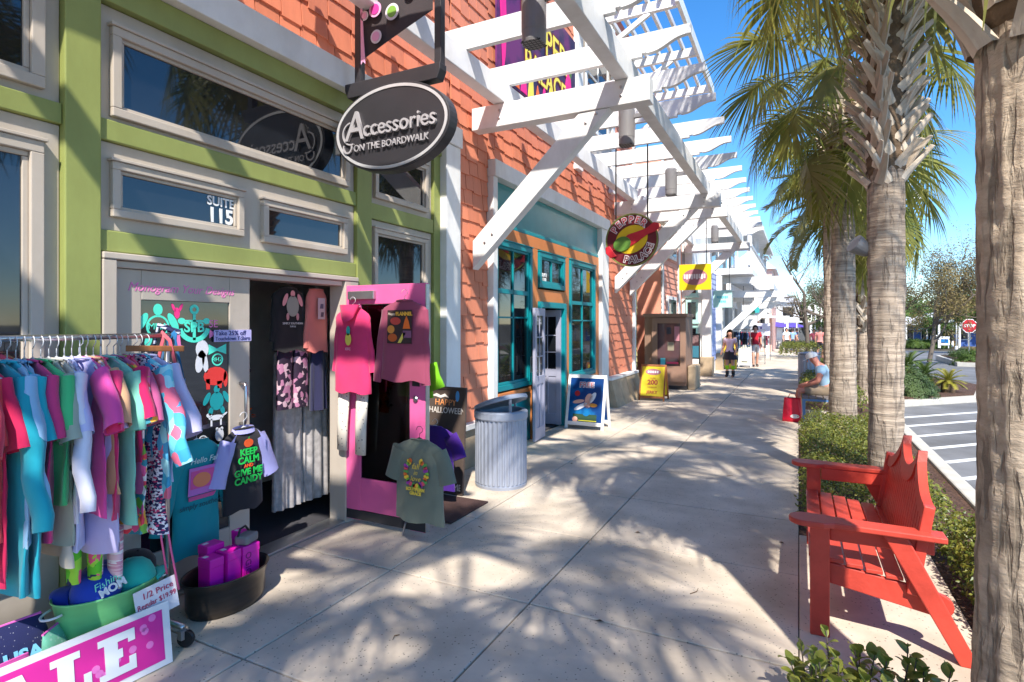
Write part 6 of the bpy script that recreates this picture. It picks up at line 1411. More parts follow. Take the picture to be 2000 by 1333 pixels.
def small_bin(t, p):
    mb = MB(); vs_, fs_ = [], []; nn = 64
    for z in (0.02, 0.78):
        for k in range(nn): a = 2 * math.pi * k / nn; r_ = 0.26 + 0.012 * ((k // 2) % 2); vs_.append((p.x + r_ * math.cos(a), p.y + r_ * math.sin(a), p.z + z))
    mb.add(vs_, [(k, (k + 1) % nn, nn + (k + 1) % nn, nn + k) for k in range(nn)]).build('drum', m_bin, t)
    MB().lathe([(0.28, 0.78), (0.285, 0.84), (0.2, 0.85), (0.19, 0.79)], 32, p, cap=False).build('rim', m_bin, t); MB().lathe([(0.29, 0.87), (0.27, 0.89), (0.1, 0.91), (0.001, 0.915)], 32, p, cap=False).build('lid', m_bin, t, smooth=True)
    for a in (0, 2.1, 4.2): MB().box(p.x + 0.24 * math.cos(a) - 0.01, p.x + 0.24 * math.cos(a) + 0.01, p.y + 0.24 * math.sin(a) - 0.01, p.y + 0.24 * math.sin(a) + 0.01, p.z + 0.83, p.z + 0.885).build('lid_bracket', m_bin, t)
p = GS(1580, 752); small_bin(thing('litter_bin', 'pale grey ribbed litter bin past the seated man', 'bin', p), p)

# ---------------- shops further down the street
def siding(parent, X, y0, y1, z0, z1, m, step=0.16, axis='x', Y=None, face=1):
    z = z0
    while z < z1 - 0.02:
        h = min(step, z1 - z); mb = MB()
        if axis == 'x': vs_ = [(X, y0, z), (X + 0.028, y0, z), (X + 0.028, y1, z), (X, y1, z), (X, y0, z + h), (X + 0.008, y0, z + h), (X + 0.008, y1, z + h), (X, y1, z + h)]
        else: vs_ = [(y0, Y, z), (y0, Y - 0.028, z), (y1, Y - 0.028, z), (y1, Y, z), (y0, Y, z + h), (y0, Y - 0.008, z + h), (y1, Y - 0.008, z + h), (y1, Y, z + h)]
        mb.add(vs_, [(0, 1, 2, 3), (4, 7, 6, 5), (1, 5, 6, 2), (0, 4, 5, 1), (3, 2, 6, 7)]).build('siding_board', m, parent); z += step
def wbox(t, nm, m, *b, bevel=0.0):
    mb = MB(); mb.box(*b); return mb.build(nm, m, t, bevel=bevel)
m_yell = paint('yellow_siding', srgb(226, 218, 150), 0.6); m_salm = paint('salmon_siding', srgb(222, 150, 125), 0.6); m_lavs = paint('lavender_siding', srgb(165, 178, 222), 0.6); m_mintp = paint('mint_paint', srgb(170, 215, 205), 0.5); m_brown = paint('kiosk_brown', srgb(150, 118, 100), 0.55)
yb = thing('yellow_shop', 'narrow yellow sided shop recessed beside the coral building', 'building', (-3.9, 14.3, 0))
wbox(yb, 'wall', m_yell, -6, -3.93, 13.42, 15.28, 0, 5.2); siding(yb, -3.928, 14.55, 15.28, 0.5, 5.2, m_yell)
wbox(yb, 'window', m_yell, -3.93, -3.86, 13.50, 14.50, 0.45, 2.55); wbox(yb, 'pane', m_glass, -3.86, -3.85, 13.62, 14.38, 0.6, 2.42); wbox(yb, 'base', m_stone, -3.93, -3.80, 13.42, 15.28, 0, 0.44)
wbox(yb, 'cornice', m_white, -3.96, -3.7, 13.42, 15.28, 5.2, 5.4)
ki = thing('display_kiosk', 'brown glazed display booth projecting from the shops', 'kiosk', (-3.05, 15.3, 0))
k0, k1 = -3.62, -2.56
wbox(ki, 'body', m_brown, k0, k1, 14.93, 15.9, 0.10, 1.86); wbox(ki, 'plinth', m_dark, k0 - 0.0, k1 + 0.015, 14.9, 15.9, 0.0, 0.098); wbox(ki, 'cap', m_brown, k0 - 0.03, k1 + 0.03, 14.87, 15.93, 1.862, 1.95, bevel=0.01)
for q in ((k0 + 0.2, k0 + 0.34, 0.2, 1.84), (k1 - 0.14, k1, 0.2, 1.84), (k0 + 0.341, k1 - 0.141, 1.70, 1.84), (k0 + 0.341, k1 - 0.141, 0.2, 0.60)): wbox(ki, 'frame', m_brown, q[0], q[1], 14.86, 14.928, q[2], q[3])
wbox(ki, 'pane', mat('booth_glass', (0.10, 0.055, 0.06), 0.08, ior=1.7), k0 + 0.342, k1 - 0.142, 14.905, 14.927, 0.602, 1.698)
for q, c in (((-3.05, -2.93, 1.42, 1.6), (60, 60, 70)), ((-3.02, -2.86, 1.0, 1.22), (150, 140, 120)), ((-3.2, -3.08, 0.62, 0.80), (90, 190, 205)), ((-3.05, -2.75, 0.66, 0.71), (225, 70, 110)), ((-2.85, -2.72, 1.25, 1.62), (190, 130, 140))): wbox(ki, 'notice', flat('notice_%d' % c[0], srgb(*c)), q[0], q[1], 14.895, 14.904, q[2], q[3])
wbox(ki, 'buttress', m_stone, k1 + 0.016, k1 + 0.22, 15.0, 15.8, 0, 0.62, bevel=0.04)
sb_ = thing('salmon_shop', 'salmon sided shop with white trim behind the booth', 'building', (-3.4, 17.2, 0))
wbox(sb_, 'wall', m_salm, -7, -3.42, 15.95, 19.15, 0, 6.4); siding(sb_, -3.418, 15.95, 18.3, 0.5, 6.4, m_salm); wbox(sb_, 'corner_board', m_white, -3.42, -3.36, 18.3, 18.6, 0, 6.4); wbox(sb_, 'corner_board', m_white, -3.42, -3.36, 15.95, 16.1, 0, 6.4); wbox(sb_, 'base', m_stone, -3.42, -3.3, 15.95, 19.15, 0, 0.48); wbox(sb_, 'cornice', m_white, -7, -3.2, 15.9, 19.18, 6.4, 6.65)
siding(sb_, 0, -3.9, -3.44, 5.2, 6.4, m_salm, axis='y', Y=15.948)
for z in (1.0, 3.6):
    w_ = wbox(sb_, 'window', m_white, -3.42, -3.35, 16.6, 17.9, z, z + 1.5); wbox(w_, 'pane', m_glass, -3.35, -3.343, 16.72, 17.78, z + 0.1, z + 1.4)
ws = thing('white_shop', 'white corner shop with lavender siding, mint windows and a balcony', 'building', (-2.8, 24, 0))
wbox(ws, 'wall', m_white, -7, -2.72, 19.22, 33.0, -0.3, 3.5); wbox(ws, 'wall', m_white, -7, -3.1, 19.22, 33.0, 3.5, 5.8)
for z in (0.9, 1.75, 2.6):
    w_ = wbox(ws, 'window', m_mintp, -3.30, -2.92, 19.15, 19.218, z, z + 0.72); wbox(w_, 'pane', m_glass, -3.24, -2.98, 19.14, 19.149, z + 0.08, z + 0.64); wbox(w_, 'sill', m_mintp, -3.33, -2.89, 19.10, 19.216, z - 0.06, z - 0.002)
siding(ws, -2.718, 20.05, 21.9, 0.4, 3.5, m_lavs, 0.18); siding(ws, 0, -2.70, -2.73 + 0.02, 0.4, 3.5, m_lavs, 0.18, axis='y', Y=20.04)
for (x, y, h) in ((-2.62, 19.3, 3.45), (-2.62, 22.1, 3.45), (-2.62, 26.0, 3.4), (-2.62, 30.0, 3.4)):
    wbox(ws, 'column', m_white, x - 0.16, x + 0.10, y - 0.16, y + 0.16, 0.62 + gz(y), h); wbox(ws, 'column_base', m_stone, x - 0.22, x + 0.16, y - 0.22, y + 0.22, -0.05 + gz(y), 0.618 + gz(y), bevel=0.02)
for k, y in enumerate((22.5, 24.4, 26.5, 28.4, 30.4)):
    w_ = wbox(ws, 'shop_window', m_white, -2.72, -2.68, y, y + 1.5, 0.1 + gz(y), 2.5); wbox(w_, 'pane', m_glass, -2.68, -2.673, y + 0.1, y + 1.4, 0.2 + gz(y), 2.4)
bl = wbox(ws, 'balcony', m_white, -3.1, -1.5, 22.2, 33.0, 3.5, 3.72)
for k in range(28): wbox(bl, 'baluster', m_white, -1.56, -1.53, 22.25 + k * 0.395, 22.28 + k * 0.395, 3.72, 4.5)
wbox(bl, 'handrail', m_white, -1.59, -1.50, 22.2, 33.0, 4.5, 4.57)
for k in range(5): wbox(bl, 'baluster', m_white, -3.0 + k * 0.33, -2.97 + k * 0.33, 22.25, 22.28, 3.72, 4.5)
wbox(bl, 'handrail', m_white, -3.1, -1.591, 22.22, 22.30, 4.501, 4.569)
for y in (22.4, 26.0, 29.5, 32.8): wbox(ws, 'post', m_white, -1.66, -1.52, y - 0.07, y + 0.07, 4.571, 5.27)
mb = MB(); mb.add([(-1.2, 22.0, 5.25), (-1.2, 33.2, 5.25), (-3.4, 33.2, 5.9), (-3.4, 22.0, 5.9), (-1.2, 22.0, 5.38), (-1.2, 33.2, 5.38), (-3.4, 33.2, 6.03), (-3.4, 22.0, 6.03)], [(0, 1, 2, 3), (4, 7, 6, 5), (0, 4, 5, 1), (1, 5, 6, 2), (2, 6, 7, 3), (3, 7, 4, 0)]); mb.build('roof', m_white, ws)
for y in (23.2, 25.6, 28.0, 30.4): w_ = wbox(ws, 'upper_window', m_white, -3.1, -3.04, y, y + 1.4, 3.9, 5.2); wbox(w_, 'pane', m_glass, -3.04, -3.033, y + 0.12, y + 1.28, 4.0, 5.1)
for k in range(9): wbox(ws, 'louvre_board', m_white, -2.3 + k * 0.12, -2.2 + k * 0.12, 30.9, 32.7, 4.6 + 0.06 * k, 4.63 + 0.06 * k)
# far white buildings closing the street
def house(name, label, c, w_, d_, h, rh, m, mr, n=3, storeys=2):
    t = thing(name, label, 'building', c); x, y, z = c
    wbox(t, 'wall', m, x - w_, x + w_, y, y + d_, z - 0.2, z + h)
    mb = MB(); mb.add([(x - w_ - 0.3, y - 0.3, z + h), (x + w_ + 0.3, y - 0.3, z + h), (x + w_ + 0.3, y + d_ + 0.3, z + h), (x - w_ - 0.3, y + d_ + 0.3, z + h), (x, y + d_ * 0.25, z + h + rh), (x, y + d_ * 0.75, z + h + rh)], [(0, 1, 4), (1, 2, 5, 4), (2, 3, 5), (3, 0, 4, 5), (3, 2, 1, 0)]); mb.build('roof', mr, t)
    sh_ = h / storeys
    for s in range(storeys):
        for k in range(n):
            a = x - w_ + (k + 0.25) * 2 * w_ / n; b = a + w_ / n; f = wbox(t, 'window', m_white, a - 0.08, b + 0.08, y - 0.06, y - 0.002, z + s * sh_ + sh_ * 0.28, z + s * sh_ + sh_ * 0.82); wbox(f, 'pane', m_glass, a, b, y - 0.068, y - 0.061, z + s * sh_ + sh_ * 0.32, z + s * sh_ + sh_ * 0.78)
    for k in range(4):
        yy = y + (k + 0.3) * d_ / 4; f = wbox(t, 'window', m_white, x + w_ + 0.002, x + w_ + 0.06, yy, yy + d_ / 9, z + h * 0.55, z + h * 0.85); wbox(f, 'pane', m_glass, x + w_ + 0.061, x + w_ + 0.068, yy + 0.08, yy + d_ / 9 - 0.08, z + h * 0.58, z + h * 0.82)
    wbox(t, 'porch_roof', m_white, x - w_, x + w_ + 1.2, y - 1.6, y - 0.07, z + 2.5, z + 2.65)
    for k in range(4): wbox(t, 'porch_post', m_white, x - w_ + k * (2 * w_ + 1.0) / 3, x - w_ + k * (2 * w_ + 1.0) / 3 + 0.14, y - 1.55, y - 1.41, z, z + 2.498)
    return t
m_whw = paint('render_white', (0.74, 0.73, 0.71)); m_roofw = paint('roof_pale', (0.62, 0.62, 0.64)); m_pinkw = paint('render_pink', srgb(230, 180, 165)); m_bluew = paint('render_blue', srgb(70, 100, 165)); m_cream = paint('render_cream', srgb(225, 205, 165))
house('far_building', 'white two storey shop beyond the balcony building', (-3.9, 36, gz(36)), 1.3, 8, 5.2, 1.2, m_whw, m_roofw); house('far_building', 'pale pink gabled building at the end of the pavement', (-3.4, 47, gz(47)), 1.6, 9, 6.2, 1.8, m_pinkw, m_roofw)
house('far_building', 'white building with gabled roof behind the purple parasols', (-3.0, 66, gz(66)), 3.0, 10, 4.6, 2.0, m_whw, m_roofw)
p = AT(1905, 66); house('far_building', 'deep blue porch building behind the stop sign', tuple(p), 4.0, 8, 2.6, 1.2, m_bluew, m_roofw, 4, 1); p = AT(1775, 70); house('far_building', 'white and blue cottage across the road', tuple(p), 2.6, 7, 2.4, 1.2, m_bluew, m_roofw, 3, 1)
p = AT(1830, 78); house('far_building', 'cream low building beyond the far planting', tuple(p), 4.5, 8, 3.0, 1.4, m_cream, m_roofw, 4, 1)
# ---------------- hanging signs down the street
def hang_sign(label, u0, v0, u1, v1, Y, m, zt=4.25, shape='rect', items=()):
    a, b = WY(u0, v0, Y), WY(u1, v1, Y); cx, cz, hx, hz = (a.x + b.x) / 2, (a.z + b.z) / 2, (b.x - a.x) / 2, (a.z - b.z) / 2
    t = thing('hanging_sign', label, 'sign', (cx, Y, cz)); Mx = frame((cx, Y - 0.03, cz), (1, 0, 0), (0, 0, 1))
    P_ = [(-hx, -hz), (hx, -hz), (hx, hz), (-hx, hz)] if shape == 'rect' else [(hx * math.cos(a_) * (1 + 0.1 * math.cos(4 * a_ + math.pi)), hz * math.sin(a_) * (1 + 0.1 * math.cos(4 * a_ + math.pi))) for a_ in [2 * math.pi * k / 40 for k in range(40)]]
    if shape == 'plaque': P_ = [(max(-hx, min(hx, 1.35 * x)), max(-hz, min(hz, 1.35 * y))) for x, y in P_]
    MB().prism(P_, 0.05, Mx @ Matrix.Translation((0, 0, -0.05))).build('board', m, t, bevel=0.004)
    for (k, mm, a_) in items:
        if k == 'e': MB().ell(a_[0] * hx, a_[1] * hz, a_[2] * hx, a_[3] * hz, 0.004, Mx, 28).build('print', mm, t)
        if k == 'r': MB().ring(0, 0, a_[0] * hx, a_[0] * hx - 0.02, 0.006, Mx, 32, a_[1] * hz / (a_[0] * hx)).build('print', mm, t)
        if k == 'b':
            for j in range(a_[4]): w_ = a_[2] * 2 * hx / a_[4]; x = a_[0] * hx - a_[2] * hx + j * w_; MB().box(x, x + w_ * 0.7, a_[1] * hz - a_[3] * hz * (1 if j % 2 else 0.7), a_[1] * hz + a_[3] * hz, 0.005, 0.009, Mx).build('print', mm, t)
    for s in (-0.7, 0.7): MB().tube([(cx + s * hx, Y, cz + hz * 0.9), (cx + s * hx, Y, zt)], 0.009, 5).build('rod', m_black, t)
    return t
hang_sign('yellow rectangular hanging sign with a mauve oval emblem', 1327, 518, 1389, 566, 14.65, mat('sign_bright_yellow', srgb(244, 200, 30), 0.45, var=0.04), 4.5, 'rect', (('e', m_mauve, (0, 0, 0.78, 0.62)), ('b', m_lt, (0, 0.03, 0.7, 0.2, 9))))
hang_sign('mint green scroll edged hanging sign', 1393, 568, 1430, 601, 20.0, paint('sign_mint', srgb(190, 228, 220)), 3.98, 'plaque', (('b', flat('print_aqua', srgb(90, 190, 200)), (0, 0.2, 0.6, 0.15, 7)), ('b', flat('print_aqua', srgb(90, 190, 200)), (0, -0.3, 0.4, 0.12, 4))))
hang_sign('dark green boat shaped hanging sign', 1448, 606, 1476, 615, 24.5, paint('sign_dark_green', srgb(70, 100, 80)), 3.2, 'round'); hang_sign('turquoise oval hanging sign past the green one', 1470, 600, 1484, 612, 27.0, paint('sign_turq', srgb(60, 180, 180)), 3.2, 'round')
hang_sign('white banner with a small purple emblem hanging over the racks', 1475, 632, 1504, 656, 30.0, flat('banner_white', srgb(225, 220, 235)), 2.9, 'rect', (('e', flat('emblem_purple', srgb(90, 60, 160)), (-0.2, 0.25, 0.12, 0.2)),))
# ---------------- boards, frames, racks by the far shops
q0, q1 = GS(1411, 722), GS(1439, 722)
t = thing('photo_frame_board', 'yellow standing frame board behind the girl in green socks', 'sign', (q0.x, q0.y, q0.z)); Y = q0.y + 0.3; hh = 1.18
for q in ((q0.x, q0.x + 0.1, 0, hh), (q1.x - 0.1, q1.x, 0, hh), (q0.x + 0.1, q1.x - 0.1, hh - 0.16, hh), (q0.x + 0.1, q1.x - 0.1, 0.0, 0.2)): wbox(t, 'frame', mat('frame_yellow', srgb(225, 185, 60), 0.6), q[0], q[1], Y, Y + 0.05, q[2] + q0.z, q[3] + q0.z)
wbox(t, 'panel', m_chalk, q0.x + 0.101, q1.x - 0.101, Y + 0.01, Y + 0.03, 0.201 + q0.z, hh - 0.161 + q0.z); wbox(t, 'foot', m_twig, q0.x + 0.05, q0.x + 0.1, Y - 0.2, Y + 0.3, q0.z, q0.z + 0.04)
q0, q1 = GS(1442, 718), GS(1468, 718)
t, M, L = aframe('white sandwich board beside the yellow frame board', q0.x, q1.x, q0.y, 0.85, m_white, flat('board_cream', srgb(235, 228, 200)), 0.4, fr=0.03)
MB().box(-0.12, 0.1, -0.26, -0.22, 0, 0.003, M).build('print', m_black, t)
q0, q1 = GS(1343, 752), GS(1369, 752)
t = thing('poster_stand', 'black framed poster stand by the white column', 'sign', (q0.x, q0.y, 0)); Y = q0.y
for q in ((q0.x, q0.x + 0.03, 0, 1.42), (q1.x - 0.03, q1.x, 0, 1.42), (q0.x + 0.03, q1.x - 0.03, 1.38, 1.42), (q0.x + 0.03, q1.x - 0.03, 0.72, 0.76)): wbox(t, 'frame', m_black, q[0], q[1], Y, Y + 0.03, q[2], q[3])
wbox(t, 'poster', mat('poster_dark', srgb(70, 45, 50), 0.4, vs=6, c2=srgb(140, 110, 110)), q0.x + 0.031, q1.x - 0.031, Y + 0.008, Y + 0.022, 1.08, 1.379); wbox(t, 'poster', flat('poster_teal', srgb(60, 120, 140)), q0.x + 0.031, q1.x - 0.031, Y + 0.008, Y + 0.022, 0.761, 1.079); wbox(t, 'foot', m_black, q0.x, q1.x, Y - 0.15, Y + 0.2, 0, 0.025)
rc = random.Random(3)
for i, (u, Yr, nC) in enumerate(((1452, 24.3, 12), (1482, 27.5, 12), (1494, 31.5, 9))):
    p = WY(u, 632, Yr); z0 = gz(Yr); t = thing('clothes_rack', ('garment rail of dark clothes outside the balcony shop', 'garment rail of red and cream clothes further along', 'garment rail of mixed clothes by the white banner')[i], 'rack', (p.x - 0.3, Yr, z0))
    MB().tube([(p.x - 0.75, Yr, z0 + 1.5), (p.x + 0.25, Yr, z0 + 1.5)], 0.014, 6).build('rail', m_steel, t)
    for x in (p.x - 0.75, p.x + 0.25): MB().tube([(x, Yr, z0), (x, Yr, z0 + 1.5)], 0.014, 6).build('post', m_steel, t); wbox(t, 'foot', m_steel, x - 0.02, x + 0.02, Yr - 0.25, Yr + 0.25, z0, z0 + 0.03)
    for k in range(nC):
        x = p.x - 0.70 + 0.9 * k / nC; c = (((30, 35, 60), (50, 70, 110), (35, 30, 45), (120, 150, 190)), ((185, 25, 45), (225, 200, 190), (160, 30, 60), (215, 215, 205)), ((150, 30, 60), (60, 90, 60), (225, 215, 190), (60, 50, 60)))[i][k % 4]
        Mg = Matrix.Translation((x, Yr, z0 + 1.42)) @ Matrix.Rotation(R(90 + rc.uniform(-25, 25)), 4, 'Z')
        nmc = 'far_cloth_%d_%d_%d' % c
        o = shirt_mb(Mg, W=0.2, L=rc.uniform(0.65, 0.95), sl=0.2, th=0.02, seed=k, nu=14, nv=8).build('hanging_shirt', C_(nmc, *c), None, smooth=True)
        tag(o, (('midnight blue garment', 'slate blue garment', 'black garment', 'pale blue garment'), ('bright red garment', 'blush garment', 'dark crimson garment', 'off white garment'), ('wine red garment', 'olive green garment', 'cream garment', 'charcoal garment'))[i][k % 4] + (' on the rail outside the balcony shop', ' on the rail further along the shops', ' on the rail by the white banner')[i], 'clothing', ('clothes on the dark rail', 'clothes on the red and cream rail', 'clothes on the banner rail')[i])
# ---------------- people down the street
m_blk = C_('skirt_dark', 55, 48, 55); m_wt = C_('top_white_pink', 235, 205, 225, spots=((0.75, 0.3, 0.55), 30, 0.25, 0.5)); m_neon = C_('sock_neon', 165, 225, 20); m_rd = C_('shirt_red', 195, 25, 45)
p = GS(1426, 737)
J = standing(0.02, ht=1.48, bend=0.12)
g = person('girl in a white and pink top, dark skirt and neon green socks', p, R(-8), J, [('top', SH_, 0.018, m_wt), ('sock', [('knl>anl@0.05', 'knl>anl@0.55')], 0.014, m_neon), ('sock', [('knr>anr@0.05', 'knr>anr@0.55')], 0.014, m_neon), ('boot', [('knl>anl@0.55', 'anl'), ('anl', 'tol')], 0.018, m_black), ('boot', [('knr>anr@0.55', 'anr'), ('anr', 'tor')], 0.018, m_black)], fingers=True, hair=(m_hair, 0.28))
mb = MB(); mb.grid(30, 7, lambda a, q: V3((0.125 + 0.10 * q) * math.cos(a * 6.2832) * (1 + 0.05 * q * math.sin(a * 60)), (0.10 + 0.09 * q) * math.sin(a * 6.2832) * (1 + 0.05 * q * math.sin(a * 60)), 0.92 - 0.36 * q), wrap=True); mb.build('skirt', m_blk, g, smooth=True, world=False)
def walker(label, u, v, rz, ht, shirt, pants_, stride=0.12, shorts=False, hair=(m_hair, 0.08), capm=None, group=None):
    p = GS(u, v); mS, mP = C_('far_shirt_%d_%d_%d' % shirt, *shirt), C_('far_pants_%d_%d_%d' % pants_, *pants_)
    return person(label, p, rz, standing(stride, ht=ht), [('shirt', SH_, 0.025, mS), ('shorts' if shorts else 'trousers', SO_ if shorts else PT_, 0.025, mP), ('shoe', SHOE('l'), 0.015, m_black), ('shoe', SHOE('r'), 0.015, m_black)], hair=None if capm else hair, cap_=capm, group=group)
walker('walker in a long red shirt and pale shorts by the racks', 1475, 717, R(20), 1.66, (195, 25, 45), (205, 195, 190), shorts=True)
walker('walker in a salmon shirt and dark shorts near the far hedge', 1602, 703, R(160), 1.7, (235, 150, 140), (45, 45, 60), shorts=True)
walker('walker in a pink shirt beyond the far hedge', 1590, 688, R(10), 1.68, (230, 110, 130), (120, 110, 110)); walker('walker in a coral top beside the pink shirted one', 1580, 686, R(200), 1.62, (225, 125, 115), (90, 95, 120))
walker('walker in a light blue shirt near the purple parasols', 1548, 689, R(190), 1.72, (150, 185, 220), (60, 65, 90)); walker('walker in a white shirt under the purple parasols', 1536, 690, R(30), 1.7, (225, 225, 225), (70, 65, 70)); walker('walker in navy by the far cafe tables', 1556, 687, R(100), 1.75, (45, 50, 90), (150, 140, 125))
# purple parasols and tables
for i, (u, t_) in enumerate(((1517, 50), (1548, 54), (1535, 60))):
    p = AT(u, t_); g = thing('parasol', ('purple parasol at the end of the pavement', 'purple parasol next to the first one by the white post', 'purple parasol behind the other two')[i], 'parasol', p, group='purple cafe parasols')
    MB().lathe([(1.35, 1.95), (0.9, 2.12), (0.4, 2.28), (0.02, 2.36)], 8, p, cap=False).build('canopy', C_('parasol_purple', 85, 60, 170), g); MB().tube([p, p + V3(0, 0, 2.35)], 0.03, 6).build('pole', m_white, g); MB().lathe([(0.3, 0), (0.3, 0.06), (0.05, 0.1)], 12, p).build('base', m_lampgrey, g)
    q = p + V3(0.1, -0.8, 0); ct = thing('cafe_table', ('round cafe table under the first parasol', 'round cafe table under the second parasol', 'round cafe table under the rear parasol')[i], 'table', q); MB().lathe([(0.45, 0.70), (0.46, 0.72), (0.44, 0.74)], 16, q).build('top', m_lampgrey, ct); MB().tube([q, q + V3(0, 0, 0.7)], 0.03, 6).build('stem', m_black, ct); MB().lathe([(0.25, 0), (0.22, 0.03)], 12, q).build('base', m_black, ct)
    for k, s in enumerate((-0.75, 0.75)):
        c = q + V3(s, -0.1, 0); ch = thing('cafe_chair', 'dark cafe chair drawn up to the table under the %s parasol' % ('first', 'second', 'rear')[i], 'chair', c, group='cafe chairs under the parasols'); wbox(ch, 'seat', m_black, c.x - 0.2, c.x + 0.2, c.y - 0.2, c.y + 0.2, c.z + 0.43, c.z + 0.46); wbox(ch, 'backrest', m_black, c.x + (0.18 if s > 0 else -0.21), c.x + (0.21 if s > 0 else -0.18), c.y - 0.2, c.y + 0.2, c.z + 0.47, c.z + 0.85)
        for (a, b) in ((-1, -1), (1, -1), (-1, 1), (1, 1)): wbox(ch, 'leg', m_black, c.x + a * 0.18 - 0.015, c.x + a * 0.18 + 0.015, c.y + b * 0.18 - 0.015, c.y + b * 0.18 + 0.015, c.z, c.z + 0.43)
p = AT(1556, 48); t = thing('sign_post', 'slim white post past the parasols', 'post', p); MB().tube([p, p + V3(0, 0, 2.3)], 0.05, 8).build('post', m_white, t); MB().lathe([(0.07, 2.3), (0.04, 2.38)], 10, p).build('cap', m_white, t)
hedge('dark hedge mound at the end of the pavement', AT(1563, 30).x - 1.0, AT(1563, 30).x + 1.3, 33.0, 37.5, 0.75, 5000, 41, 0.09)
# ---------------- traffic island, cycads, road furniture
isl = [(1.78, 14.65), (3.75, 16.65), (4.5, 19.6), (3.9, 22.0), (1.78, 22.0)]
def scaled(P_, k): cx = sum(p[0] for p in P_) / len(P_); cy = sum(p[1] for p in P_) / len(P_); return [(cx + (p[0] - cx) * k, cy + (p[1] - cy) * k) for p in P_]
struct('traffic_island', MB().prism(isl, 0.14, Matrix.Translation((0, 0, -0.14))), m_kerb, bevel=0.02); struct('island_mulch', MB().prism(scaled(isl, 0.9), 0.03, Matrix.Translation((0, 0, 0.004))), m_mulch)
bd2 = [(6.6, 33.0), (9.0, 32.4), (15, 36), (14, 42), (7.0, 40)]; struct('verge', MB().prism(bd2, 0.5, Matrix.Translation((0, 0, -0.62))), m_kerb); struct('verge_mulch', MB().prism(scaled(bd2, 0.94), 0.03, Matrix.Translation((0, 0, -0.116))), m_mulch)
def blob(name, label, c, r, h, n, seed, size, m=None):
    t = thing(name, label, 'shrub', c); rg = np.random.default_rng(seed); d = rg.normal(0, 1, (n, 3)); d[:, 2] = np.abs(d[:, 2]); d /= np.linalg.norm(d, axis=1)[:, None]
    lum = np.array([0.82 + 0.4 * noise.noise(Vector(q) * 2.5 + Vector((seed, 0, 0))) for q in d]); q = d * (rg.uniform(0.55, 1, (n, 1)) ** 0.4) * lum[:, None] * np.array([r, r, h]) + np.array(c)
    v, f = leaf_cloud(q, d, size, seed, 0.7, 0.35); o = cloud_obj('foliage', v, f, m or m_jun, t); o['kind'] = 'stuff'
    mb = MB()
    for k in range(6): a = k * 1.05; mb.tube([Vector(c), Vector(c) + V3(0.5 * r * math.cos(a), 0.5 * r * math.sin(a), h * 0.6)], [0.02, 0.006], 4)
    mb.build('stems', m_twig, t); return t
m_jun = leafmat('juniper_leaf', (0.055, 0.095, 0.035), (0.11, 0.16, 0.05), 0.2)
blob('juniper_bush', 'spreading blue green bush at the front of the traffic island', (2.35, 16.0, 0.02), 0.62, 0.55, 6000, 51, 0.06); blob('juniper_bush', 'second spreading bush behind it on the traffic island', (2.45, 17.2, 0.02), 0.75, 0.65, 5000, 52, 0.06); blob('juniper_bush', 'tall loose bush at the back of the traffic island', (2.4, 19.8, 0.02), 0.8, 0.8, 5000, 53, 0.08)
FC = []
def cycad_frond(elev, seed, m):
    mb = MB(); pts = []; p = V3(0, 0, 0); a = elev
    for k in range(9): pts.append(p.copy()); a -= 0.11; p = p + V3(math.cos(a), 0, math.sin(a)) * 0.075
    mb.tube(pts, [0.008 - 0.0006 * k for k in range(9)], 4)
    for i in range(34):
        s = 0.12 + 0.88 * i / 34; x = s * 8; j = min(7, int(x)); b = pts[j].lerp(pts[j + 1], x - j); tt_ = (pts[j + 1] - pts[j]).normalized()
        for sd in (-1, 1):
            e = b + (tt_ * 0.5 + V3(0, sd, 0.2)).normalized() * 0.13 * (1 - 0.5 * abs(s - 0.45)); w_ = tt_ * 0.008; mb.add([b - w_, b + w_, e], [(0, 1, 2)])
    return mb.mesh('frond', m)
m_cyc = leafmat('cycad_leaf', (0.07, 0.13, 0.02), (0.14, 0.19, 0.03), 0.2); m_cycy = leafmat('cycad_leaf_new', (0.26, 0.26, 0.03), (0.40, 0.34, 0.05), 0.3)
def cycad(label, c, s, m, n=30):
    t = thing('cycad', label, 'cycad', c); mb = MB(); mb.lathe([(0.17 * s, -0.05), (0.22 * s, 0.1 * s), (0.2 * s, 0.3 * s), (0.1 * s, 0.4 * s)], 14, c); mb.build('trunk', m_fibre, t, smooth=False)
    FF = [cycad_frond(R(e), e, m) for e in (75, 50, 25, 5)]
    for k in range(n): inst('frond', FF[min(3, int(k / n * 4))], t, Matrix.Translation(V3(*c) + V3(0, 0, 0.36 * s)) @ Matrix.Rotation(k * 2.4, 4, 'Z') @ Matrix.Scale(s * 0.95, 4))
cycad('cycad with yellow new leaves at the island tip', (3.25, 17.1, 0.03), 0.72, m_cycy); cycad('green cycad beside the yellow one on the island', (2.95, 18.2, 0.03), 0.85, m_cyc); cycad('green cycad with stout trunk at the back of the island', (2.75, 19.4, 0.03), 1.15, m_cyc)
for k, (u, v) in enumerate(((1880, 708), (1905, 700), (1898, 715))):
    p = GS(u, v, -0.13); blob('roadside_bush', ('bush at the corner of the verge by the stop sign', 'yellowish bush behind the stop sign', 'low bush in front of the stop sign')[k], tuple(p), 1.0, 0.85, 3000, 60 + k, 0.12, (m_jun, m_drytree, m_tree)[k])
